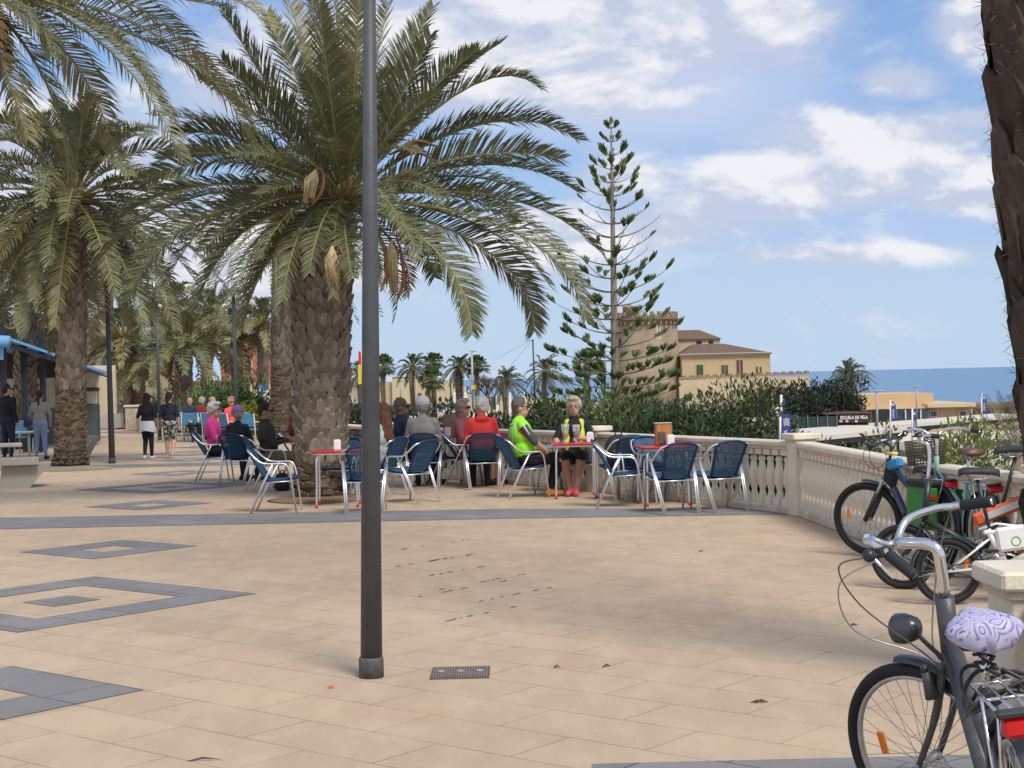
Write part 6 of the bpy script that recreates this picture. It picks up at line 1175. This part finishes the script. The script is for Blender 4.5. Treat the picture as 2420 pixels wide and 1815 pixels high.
# ================================================================== BICYCLES (local: +X forwards, +Z up)
RUB = mat('tyre_rubber', (.018, .018, .018), .75, .2, 30); RIMB = cm((.04, .04, .042), .4); RIMS = mat('alloy_rim', (.5, .5, .5), .35, .1, 20, metal=.7); SPK = mat('spoke_steel', (.45, .45, .46), .3, .1, 20, metal=.7); CHR = mat('chrome', (.72, .72, .73), .14, .05, 10, metal=.9); BLKP = mat('black_frame_paint', (.022, .024, .028), .38, .2, 12, spec=.5); GRIP = cm((.02, .025, .03), .7); SADL = cm((.03, .032, .035), .6, bump=.2, bscale=30.); ORF = cm((.85, .22, .01), .3); REDL = cm((.55, .008, .01), .18, spec=.7)
def wheel(name, c, rr, root, Mx=None, rim=None, spokes=28, tw=.020, hub=.02, reflector=True, axis=(0, 1, 0), disc=None):
    I = Mx or Matrix.Identity(4); c = Vector(c)
    def mk(m, n_, par): return m.xf(I).build(n_, par)
    m = MB(); m.torus(c, rr - tw, tw, axis, RUB, 48, 8, 1.0); t = mk(m, name, root)
    m = MB(); m.torus(c, rr - tw * 2.25, .010, axis, rim or RIMB, 48, 6, 1.3); mk(m, 'rim', t)
    m = MB(); m.tube([c - Vector((0, .045, 0)), c - Vector((0, .03, 0)), c + Vector((0, .03, 0)), c + Vector((0, .045, 0))], [hub, hub * .7, hub * .7, hub], SPK, 10); m.tube([c - Vector((0, .065, 0)), c + Vector((0, .065, 0))], .006, SPK, 6); mk(m, 'hub', t)
    m = MB()
    for k in range(spokes):
        a = 2 * pi * k / spokes; s = 1 if k % 2 else -1; o = .28 * (1 if k % 4 < 2 else -1); m.tube([c + Vector((cos(a + o * 3) * hub * .9, s * .032, sin(a + o * 3) * hub * .9)), c + Vector((cos(a), 0, sin(a))) * (rr - tw * 2.2)], .0014, SPK, 3, False)
    mk(m, 'spokes', t)
    if reflector:
        m = MB(); m.bbox(c + Vector((rr * .55, 0, .05)), (.03, .012, .08), ORF, .004); mk(m, 'reflector', t)
    return t
def loc_cable(m, pts, r=.0028): m.tube(curve(pts, 5), r, BLKP, 5)
def saddle(root, p, m_=SADL, L=.27, w=.085, name='saddle', post=None, tilt=0):
    p = Vector(p); prof = [(-.12, .95, 0), (-.09, 1.0, .012), (-.03, .85, .012), (.03, .42, .010), (.09, .26, .006), (.14, .22, 0), (.155, .10, -.012)]; m = MB(); n = 12; vs = []
    for x, k, z in prof:
        for j in range(n): a = 2 * pi * j / n; vs.append(p + Vector((x * L / .27, cos(a) * w * k, z + (sin(a) * .022 if sin(a) > 0 else sin(a) * .030) - (abs(cos(a)) ** 3) * .012)))
    m.add(vs, [(i * n + j, i * n + (j + 1) % n, (i + 1) * n + (j + 1) % n, (i + 1) * n + j) for i in range(len(prof) - 1) for j in range(n)] + [tuple(range(n)), tuple(reversed(range((len(prof) - 1) * n, len(prof) * n)))], m_, True); s = m.build(name, root)
    m = MB()
    for y in (-.022, .022): m.tube([p + Vector((-.08, y, -.025)), p + Vector((-.03, y, -.05)), p + Vector((.04, y, -.05)), p + Vector((.10, y * .6, -.02))], .004, SPK, 5)
    m.build('rails', s); return s
def bike(loc, hd, lean, label, rr=.335, wb=1.05, frame=BLKP, head=(.36, .86), headb=(.40, .70), seat=(-.22, .88), bb=(-.06, .28), steer=0, bar='flat', barh=1.03, tt='step', saddle_z=.93, sad=SADL, rim=None, rack=False, fenders=False, spokes=28, tube_r=.018, stemc=None, front_rr=None, post=True, saddle_x=None, tw=.02, barw=.30, chain=True, fork='rigid', stemx=.07, box=None, panniers=None):
    root = empty('bicycle', loc, hd, label, 'bicycle'); root.rotation_mode = 'ZYX' if False else 'XYZ'; root.rotation_euler = (R(lean), 0, hd)
    fr_ = front_rr or rr; Fw = Vector((wb * .55, 0, fr_)); Rw = Vector((-wb * .45, 0, rr)); B = Vector((bb[0], 0, bb[1])); Ht = Vector((head[0], 0, head[1])); Hb = Vector((headb[0], 0, headb[1])); S = Vector((seat[0], 0, seat[1]))
    ax = (Ht - Hb).normalized(); SM = Matrix.Translation(Hb) @ Matrix.Rotation(R(steer), 4, ax) @ Matrix.Translation(-Hb)
    m = MB(); m.tube([Hb - ax * .01, Ht + ax * .01], tube_r * 1.2, frame, 12); m.tube([Hb + ax * .02, B], tube_r * 1.15, frame, 12)
    m.tube([B, S], tube_r, frame, 12)
    if tt == 'top': m.tube([Ht - ax * .03, S - (S - B).normalized() * .06], tube_r * .95, frame, 12)
    elif tt == 'low': m.tube([Hb + ax * .09, B.lerp(S, .5)], tube_r * .9, frame, 12)
    for y in (-1, 1):
        m.tube([S - (S - B).normalized() * .06, Rw + Vector((0, y * .055, 0))], .008, frame, 8); m.tube([B + Vector((0, y * .03, 0)), Rw + Vector((0, y * .058, 0))], .009, frame, 8)
    m.ell(B, (.03, .035, .03), frame, 10); F = m.build('frame', root)
    m = MB(); cr = Hb + (Fw - Hb) * .05
    for y in (-1, 1):
        if fork == 'sus':
            m.tube([cr + Vector((0, y * .05, 0)), cr + (Fw - cr) * .45 + Vector((0, y * .055, 0))], .015, SPK, 10); m.tube([cr + (Fw - cr) * .35 + Vector((0, y * .055, 0)), Fw + Vector((0, y * .055, 0))], .021, frame, 10)
        else: m.tube(curve([cr + Vector((0, y * .035, .0)), cr.lerp(Fw, .5) + Vector((-.02, y * .05, 0)), Fw + Vector((0, y * .055, 0))], 5), [.014] * 6 + [.012] * 4 + [.009], frame, 8)
    m.tube([cr + Vector((0, -.06, 0)), cr + Vector((0, .06, 0))], .017, frame, 8); m.xf(SM).build('fork', root)
    wheel('front_wheel', Fw, fr_, root, SM, rim, spokes, tw); wheel('rear_wheel', Rw, rr, root, None, rim, spokes, tw)
    # stem and handlebar
    top = Ht + ax * .02; hz_ = barh - top.z; st = top + ax * (hz_ - .03); C0 = st + Vector((stemx, 0, .03)); m = MB(); sr_ = .019 if bar == 'swept' else .014; m.tube(curve([top, top.lerp(st, .6), st + Vector((.02, 0, .01)), C0], 5), sr_, stemc or frame, 10); m.xf(SM).build('stem', root)
    hb = {'flat': [(0, 0, 0), (-.01, .12, .01), (-.03, 1, .02)], 'rise': [(0, 0, 0), (0, .12, .0), (.0, .3, .05), (-.06, 1, .05)], 'city': [(0, 0, 0), (.03, .10, .0), (.05, .32, .045), (.0, .62, .055), (-.10, .82, .045), (-.26, 1, .03)], 'swept': [(0, 0, 0), (.02, .14, .005), (.02, .45, .05), (-.04, .78, .06), (-.10, .92, .055), (-.24, 1, .04)]}[bar]
    m = MB(); gm_ = []
    for s in (-1, 1):
        pts = [C0 + Vector((x, s * y * barw, z)) for x, y, z in hb]; cv = curve(pts if bar != 'swept' else pts[:-1] + [pts[-1] + Vector((0, 0, -.09 if s > 0 else .015))], 5); m.tube(cv, .0125, CHR if bar in ('city', 'swept') else (stemc or BLKP), 10); e = (cv[-1] - cv[-3]).normalized(); gm_.append((cv[-1] - e * .115, cv[-1], e, s))
    hbo = m.xf(SM).build('handlebar', root)
    for a, b_, e, s in gm_:
        g = MB(); g.tube([a, a + e * .01, b_ - e * .01, b_], [.0175, .019, .019, .021], GRIP, 12); g.xf(SM).build('grip', hbo)
        g = MB(); q = a - e * .025; sd = Vector((1, 0, -.35)).normalized() if bar not in ('city', 'swept') else Vector((.2, s * 1, -.3)).normalized(); g.box(q + sd * .012, (.03, .03, .03), BLKP); g.tube([q + sd * .012, q + sd * .045, q + sd * .055 + e * .10], [.006, .006, .004], CHR if bar in ('city', 'swept') else BLKP, 6); g.xf(SM).build('brake_lever', hbo)
    sp_ = Vector((saddle_x if saddle_x is not None else S.x - (saddle_z - S.z) * .30, 0, saddle_z)); m = MB(); m.tube([S - (S - B).normalized() * .05, sp_ - Vector((0, 0, .045))], .0135, CHR if bar in ('city', 'swept') else BLKP, 10); m.build('seat_post', root); saddle(root, sp_, sad)
    m = MB(); y = -.055
    for k in range(24): a = 2 * pi * k / 24; m.box(B + Vector((cos(a) * .085, y, sin(a) * .085)), (.012, .004, .012), CHR, Matrix.Rotation(-a, 3, 'Y'))
    m.torus(B + Vector((0, y, 0)), .078, .005, (0, 1, 0), CHR, 28, 5, .6); m.tube([B + Vector((0, -.07, 0)), B + Vector((0, .07, 0))], .014, CHR, 8)
    for s in (-1, 1): m.tube([B + Vector((0, s * .07, 0)), B + Vector((s * .12, s * .085, -s * .11))], [.013, .010], CHR, 8)
    cs = m.build('crankset', root)
    for s in (-1, 1): g = MB(); g.bbox(B + Vector((s * .12, s * .13, -s * .11)), (.09, .075, .022), BLKP, .005); g.build('pedal', cs)
    if chain:
        m = MB(); m.tube([B + Vector((0, y, .08)), Rw + Vector((0, y, .035))], .004, BLKP, 4); m.tube([B + Vector((0, y, -.08)), Rw + Vector((0, y, -.035))], .004, BLKP, 4); m.torus(Rw + Vector((0, y, 0)), .035, .008, (0, 1, 0), BLKP, 16, 5); m.build('chain', root)
    if fenders:
        for nm, c, r_, a0, a1, Mx in (('front_mudguard', Fw, fr_ + .022, 88, 175, SM), ('rear_mudguard', Rw, rr + .022, 0, 190, Matrix.Identity(4))):
            m = MB(); vs = []; n = 22
            for k in range(n + 1):
                a = R(a0 + (a1 - a0) * k / n)
                for yy, dr in ((-.028, -.012), (-.014, .002), (.014, .002), (.028, -.012)): vs.append(c + Vector((cos(a) * (r_ + dr), yy, sin(a) * (r_ + dr))))
            m.add(vs, [(k * 4 + j, k * 4 + j + 1, k * 4 + j + 5, k * 4 + j + 4) for k in range(n) for j in range(3)], fenders, True)
            for s in (-1, 1): m.tube([c + Vector((0, s * .06, 0)), c + Vector((cos(R(a1 if 'rear' in nm else a0 + 150)) * r_, s * .028, sin(R(a1 if 'rear' in nm else a0 + 150)) * r_))], .003, SPK, 4)
            m.xf(Mx).build(nm, root)
    if rack:
        m = MB(); z = rr * 2 + .075; x0, x1 = Rw.x - .20, Rw.x + .20
        for y in (-.06, -.02, .02, .06): m.tube([(x0, y, z), (x1, y, z)], .005, CHR, 6)
        for x in (x0, (x0 + x1) / 2, x1): m.tube([(x, -.062, z), (x, .062, z)], .005, CHR, 6)
        for s in (-1, 1): m.tube([(x0 + .03, s * .062, z), (Rw.x, s * .062, Rw.z)], .005, CHR, 6); m.tube([(Rw.x + .05, s * .062, z), (Rw.x, s * .062, Rw.z)], .005, CHR, 6)
        rk = m.build('rack', root); m = MB(); m.bbox((x0 - .01, 0, z - .03), (.03, .13, .055), REDL, .012); m.build('rear_light', rk); m = MB(); m.bbox((x0 - .005, 0, z + .006), (.05, .15, .018), BLKP, .005); m.build('light_shroud', rk)
    return root, dict(F=Fw, R=Rw, B=B, Ht=Ht, Hb=Hb, S=S, SM=SM, C0=C0, sp=sp_, ax=ax)
def on_ground(px, Y): p = at(px, 1500, Y); return Vector((p.x, Y, 0))
# ---- near city bicycle, front wheel turned to the left
FLOC = bpy.data.materials.new('patterned_saddle_cover'); FLOC.use_nodes = True; _t = FLOC.node_tree; _v = _t.nodes.new('ShaderNodeTexVoronoi'); _g = _t.nodes.new('ShaderNodeTexCoord'); _nn = _t.nodes.new('ShaderNodeTexNoise'); _nn.inputs['Scale'].default_value = 9; _t.links.new(_g.outputs['Object'], _nn.inputs['Vector']); _mm = _t.nodes.new('ShaderNodeMix'); _mm.data_type = 'RGBA'; _mm.inputs[0].default_value = .10; _t.links.new(_g.outputs['Object'], _mm.inputs[6]); _t.links.new(_nn.outputs['Color'], _mm.inputs[7]); _t.links.new(_mm.outputs[2], _v.inputs['Vector']); _v.inputs['Scale'].default_value = 14
_w = _t.nodes.new('ShaderNodeMath'); _w.operation = 'PINGPONG'; _w.inputs[1].default_value = .16; _t.links.new(_v.outputs['Distance'], _w.inputs[0]); _cr = _t.nodes.new('ShaderNodeValToRGB'); _t.links.new(_w.outputs[0], _cr.inputs[0]); _cr.color_ramp.elements[0].position = .0; _cr.color_ramp.elements[0].color = (.16, .14, .36, 1); _cr.color_ramp.elements[1].position = .055; _cr.color_ramp.elements[1].color = (.46, .45, .62, 1); _e = _cr.color_ramp.elements.new(.025); _e.color = (.30, .28, .50, 1); _e = _cr.color_ramp.elements.new(.13); _e.color = (.56, .54, .68, 1); _e = _cr.color_ramp.elements.new(.152); _e.color = (.13, .11, .33, 1)
_n3 = _t.nodes.new('ShaderNodeTexNoise'); _n3.inputs['Scale'].default_value = 22; _t.links.new(_g.outputs['Object'], _n3.inputs['Vector']); _r3 = _t.nodes.new('ShaderNodeMapRange'); _r3.inputs[1].default_value = .46; _r3.inputs[2].default_value = .54; _t.links.new(_n3.outputs[0], _r3.inputs[0]); _x3 = _t.nodes.new('ShaderNodeMix'); _x3.data_type = 'RGBA'; _x3.inputs[6].default_value = (.44, .42, .58, 1); _t.links.new(_r3.outputs[0], _x3.inputs[0]); _t.links.new(_cr.outputs[0], _x3.inputs[7]); _t.links.new(_x3.outputs[2], _t.nodes['Principled BSDF'].inputs['Base Color']); _t.nodes['Principled BSDF'].inputs['Roughness'].default_value = .85
DKG = mat('worn_dark_grey_paint', (.045, .052, .058), .42, .35, 25, .1, 60, c2=(.085, .09, .095), spec=.5)
fw = at(2203, 1802, 5.2)
A, q = bike((fw.x + .055, fw.y - .62, 0), R(84), -7, 'nearest dark city bicycle with lilac patterned saddle cover, front wheel turned left', rr=.345, wb=1.10, frame=DKG, head=(.345, .905), headb=(.385, .71), seat=(-.20, .72), bb=(-.08, .29), steer=42, bar='swept', barh=1.11, tt='low', saddle_z=.89, sad=SADL, rim=RIMS, rack=True, fenders=DKG, tube_r=.026, stemc=CHR, spokes=36, tw=.022, barw=.225, saddle_x=-.20, stemx=.165)
m = MB(); pr = [(-.17, .2, 0), (-.155, .95, .005), (-.10, 1.22, .014), (-.03, 1.05, .016), (.04, .58, .014), (.10, .38, .008), (.15, .34, 0), (.175, .12, -.008)]; n = 14; vs = []; sp2 = q['sp'] + Vector((0, 0, .012))
for x, k, z in pr:
    for j in range(n): a = 2 * pi * j / n; vs.append(sp2 + Vector((x, cos(a) * .092 * k, z + sin(a) * (.042 if sin(a) > 0 else .046) + .004 * sin(j * 5 + x * 60))))
m.add(vs, [(i * n + j, i * n + (j + 1) % n, (i + 1) * n + (j + 1) % n, (i + 1) * n + j) for i in range(len(pr) - 1) for j in range(n)] + [tuple(range(n)), tuple(reversed(range((len(pr) - 1) * n, len(pr) * n)))], FLOC, True); tag(m.build('saddle_cover', A), 'lilac saddle cover with dark violet paisley rings')
SM = q['SM']; Hb = q['Hb']; Fw = q['F']
m = MB(); hl = Hb + Vector((.16, 0, .10)); m.lathe([(.012, -.06), (.040, -.040), (.052, .0), (.053, .028), (.048, .034)], mat('headlight_shell', (.10, .10, .105), .25, .1, 8, metal=.6), 16); m.xf(Matrix.Translation(hl) @ Matrix.Rotation(R(90), 4, 'Y')); m.tube(curve([hl + Vector((-.04, 0, -.01)), hl + Vector((-.07, 0, -.05)), Hb + Vector((.02, 0, -.02))], 5), .008, BLKP, 6); m.xf(SM); hlo = m.build('headlight', A)
m = MB(); m.ell((0, 0, 0), (.012, .046, .046), cm((.75, .75, .72), .1, spec=.8), 14); m.xf(SM @ Matrix.Translation(hl + Vector((.028, 0, 0)))); m.build('lens', hlo)
m = MB(); c0 = Hb + (Fw - Hb) * .15 + Vector((.03, .07, -.02)); m.tube([c0 + Vector((0, 0, .05)), c0 + Vector((0, .0, -.04))], [.014, .024], DKG, 10); m.tube([c0 + Vector((0, 0, .05)), c0 + Vector((0, 0, .07))], .012, BLKP, 8); m.xf(SM).build('dynamo', A)
m = MB(); C0 = q['C0']; gl = C0 + Vector((-.22, .30, .03)); m.ell(gl + Vector((.05, .02, .02)), (.022, .022, .022), BLKP, 10); m.xf(SM).build('bell', A)
m = MB()
for s, kx in ((1, .10), (-1, .05)):
    g = C0 + Vector((-.12, s * .26, .03)); m.tube(curve([g, g + Vector((.12, s * .03, -.02)), g + Vector((.16, -s * .06, -.18)), Hb + Vector((.09, s * .03, .03)), Hb + Vector((.02, s * .02, -.05))], 6), .0028, mat('cable_sleeve', (.10, .10, .11), .4, .2, 8), 5)
m.tube(curve([C0 + Vector((-.08, .20, .0)), C0 + Vector((.06, .25, -.06)), C0 + Vector((.12, .18, -.24)), Hb + Vector((.08, .04, .02)), Hb + Vector((.0, .03, -.08))], 6), .0026, SPK, 5)
m.xf(SM).build('brake_cable', A)
m = MB(); c1 = q['sp'] + Vector((-.05, 0, -.14))
for k in range(3): m.tube([c1 + Vector((.10 * cos(a * .16) * (1 + .1 * k), .13 * sin(a * .16) - .05, .045 * sin(a * .32 + k) - .02 * k)) for a in range(40)], .0065, mat('cable_lock', (.05, .045, .045), .35, .2, 20), 6)
m.build('cable_lock', A)
m = MB()
for k in range(22): a = 2 * pi * k / 8; m.ell(q['S'] + Vector((-.02 + .024 * cos(a), .024 * sin(a), .06 + .003 * k)), (.010, .010, .006), BLKP, 6)
m.build('saddle_spring', A)
m = MB(); Fc = Hb + (Fw - Hb) * .16
for s in (-1, 1): m.tube([Fc + Vector((.035, s * .035, .0)), Fc + Vector((.04, s * .035, -.09))], .008, BLKP, 6); m.box(Fc + Vector((.02, s * .026, -.035)), (.05, .012, .014), RUB)
m.xf(SM).build('rim_brake', A)
# ---- black and blue mountain bicycle with frame bag and green panniers
BLF = mat('navy_gloss_frame', (.02, .05, .12), .3, .2, 8, spec=.6); fw = at(2054, 1227, 13.5)
B_, q = bike((3.31, 12.92, 0), R(105), 3, 'black and blue mountain bicycle with blue frame bag and green panniers, leftmost of the bicycles', rr=.333, wb=1.08, frame=BLKP, head=(.33, .86), headb=(.37, .72), seat=(-.18, .62), bb=(-.06, .30), steer=36, bar='flat', barh=1.02, tt='top', saddle_z=.80, rim=RIMB, rack=True, tube_r=.022, tw=.027, fork='sus', fenders=BLKP, barw=.32)
m = MB(); hh = q['Ht']; m.bbox(hh + Vector((-.10, 0, -.03)), (.20, .07, .09), cm((.04, .26, .55), .6), .02, Matrix.Rotation(R(12), 3, 'Y')); fb = m.build('frame_bag', B_); m = MB(); m.bbox(hh + Vector((-.02, 0, .06)), (.16, .06, .03), cm((.75, .60, .12), .6), .01); m.build('bag_lid', fb); m = MB(); m.bbox(hh + Vector((-.03, 0, -.15)), (.18, .075, .15), cm((.02, .02, .022), .8), .03, Matrix.Rotation(R(-25), 3, 'Y')); m.build('lower_bag', fb)
m = MB(); m.bbox(q['Hb'].lerp(q['B'], .55) + Vector((.0, -.0, .03)), (.30, .05, .05), BLF, .01, Matrix.Rotation(R(-45), 3, 'Y')); m.tube([q['Ht'] - q['ax'] * .03 + Vector((-.02, 0, .012)), q['S'] + Vector((.03, 0, -.03))], .021, BLF, 10); m.build('battery_tube', B_)
GP_ = mat('green_pannier_fabric', (.035, .20, .04), .6, .15, 6, .2, 20)
for s in (-1, 1):
    m = MB(); m.bbox((q['R'].x, s * .145, .52), (.32, .14, .36), GP_, .035); p_ = m.build('pannier', B_); m = MB(); m.bbox((q['R'].x, s * .145, .71), (.33, .15, .05), cm((.02, .02, .02), .7), .015); m.build('flap', p_); m = MB(); m.box((q['R'].x - .165, s * .145, .60), (.012, .06, .03), REDL); m.build('reflector', p_)
m = MB(); hb = q['C0']; m.torus(hb + Vector((.05, .10, -.10)), .11, .003, (0, 1, .2), BLKP, 24, 4); m.torus(hb + Vector((.03, .02, -.12)), .13, .003, (.2, 1, 0), BLKP, 24, 4); m.xf(q['SM']).build('brake_cable', B_)
# ---- mint green city bicycle against the balustrade
MINT = mat('mint_frame', (.22, .42, .36), .35, .1, 8, spec=.5)
C_, q = bike((3.57, 12.2, 0), R(99), -3, 'mint green city bicycle with brown saddle beside the balustrade', rr=.34, wb=1.08, frame=MINT, head=(.32, .92), headb=(.36, .74), seat=(-.20, .76), bb=(-.06, .29), steer=-12, bar='city', barh=1.10, tt='low', saddle_z=.99, sad=mat('brown_leather', (.12, .05, .03), .45, .2, 12), rim=RIMS, rack=True, fenders=BLKP, tube_r=.017, stemc=CHR)
m = MB(); bc = q['C0'] + Vector((.17, 0, -.15)); WK = mat('wicker_basket', (.10, .08, .06), .9, .4, 40)
for k in range(9):
    z = -.10 + .025 * k; e = .9 + .1 * k / 8; m.tube([bc + Vector((x * .10 * e, y * .14 * e, z)) for x, y in ((-1, -1), (1, -1), (1, 1), (-1, 1), (-1, -1))], .004, WK, 4)
for k in range(10):
    for x, y in ((-1, -.9 + .2 * k), (1, -.9 + .2 * k), (-.9 + .2 * k, -1), (-.9 + .2 * k, 1)): m.tube([bc + Vector((x * .09, y * .126, -.10)), bc + Vector((x * .10, y * .14, .10))], .0035, WK, 4)
m.build('basket', C_)
# ---- black and orange folding e-bike
ORP = mat('orange_frame_paint', (.72, .13, .03), .3, .1, 8, spec=.6)
D_, q = bike((3.42, 11.30, 0), R(172), 2, 'black folding electric bicycle with orange frame panel behind the white one', rr=.245, wb=.98, frame=BLKP, head=(.34, .80), headb=(.37, .50), seat=(-.20, .62), bb=(-.05, .28), steer=-20, bar='rise', barh=1.10, tt='none', saddle_z=1.03, rim=RIMB, tube_r=.022, tw=.026, stemc=CHR, fenders=BLKP, spokes=20, saddle_x=-.30)
m = MB(); m.bbox(Vector((-.22, 0, .60)), (.50, .055, .10), ORP, .02, Matrix.Rotation(R(22), 3, 'Y')); tag(m.build('frame_panel', D_), 'orange painted main beam'); m = MB(); m.bbox(Vector((-.22, .031, .60)), (.36, .006, .05), WHC, .001, Matrix.Rotation(R(22), 3, 'Y')); m.build('stripe', D_)
# ---- white folding bicycle, side on
WHP = mat('white_frame_paint', (.78, .78, .77), .3, .05, 8, spec=.6)
E_, q = bike((3.44, 10.55, 0), R(-8), -3, 'white folding electric bicycle with square battery box, heading right behind the near pillar', rr=.232, wb=.98, frame=WHP, head=(.33, .74), headb=(.37, .46), seat=(-.16, .52), bb=(-.04, .27), steer=10, bar='rise', barh=1.05, tt='none', saddle_z=.92, rim=RIMB, tube_r=.022, tw=.024, stemc=WHP, spokes=20, fenders=BLKP, saddle_x=-.22)
m = MB(); m.bbox(Vector((.02, 0, .46)), (.26, .10, .17), WHP, .02, Matrix.Rotation(R(-8), 3, 'Y')); bx_ = m.build('battery_box', E_); m = MB(); m.torus(Vector((.02, -.053, .44)), .03, .004, (0, 1, 0), cm((.15, .45, .2)), 20, 5, .4); m.build('badge', bx_); m = MB(); m.bbox(Vector((.25, 0, .50)), (.26, .06, .07), WHP, .015, Matrix.Rotation(R(8), 3, 'Y')); m.build('front_beam', E_)
m = MB(); m.bbox(Vector((-.14, 0, .50)), (.10, .05, .03), WHP, .008); m.tube([(-.22, 0, .52), (-.10, 0, .56), (.05, 0, .54)], .009, WHP, 6); m.build('carry_handle', E_)
m = MB(); m.ell(q['R'], (.055, .05, .055), BLKP, 14); m.build('hub_motor', E_)
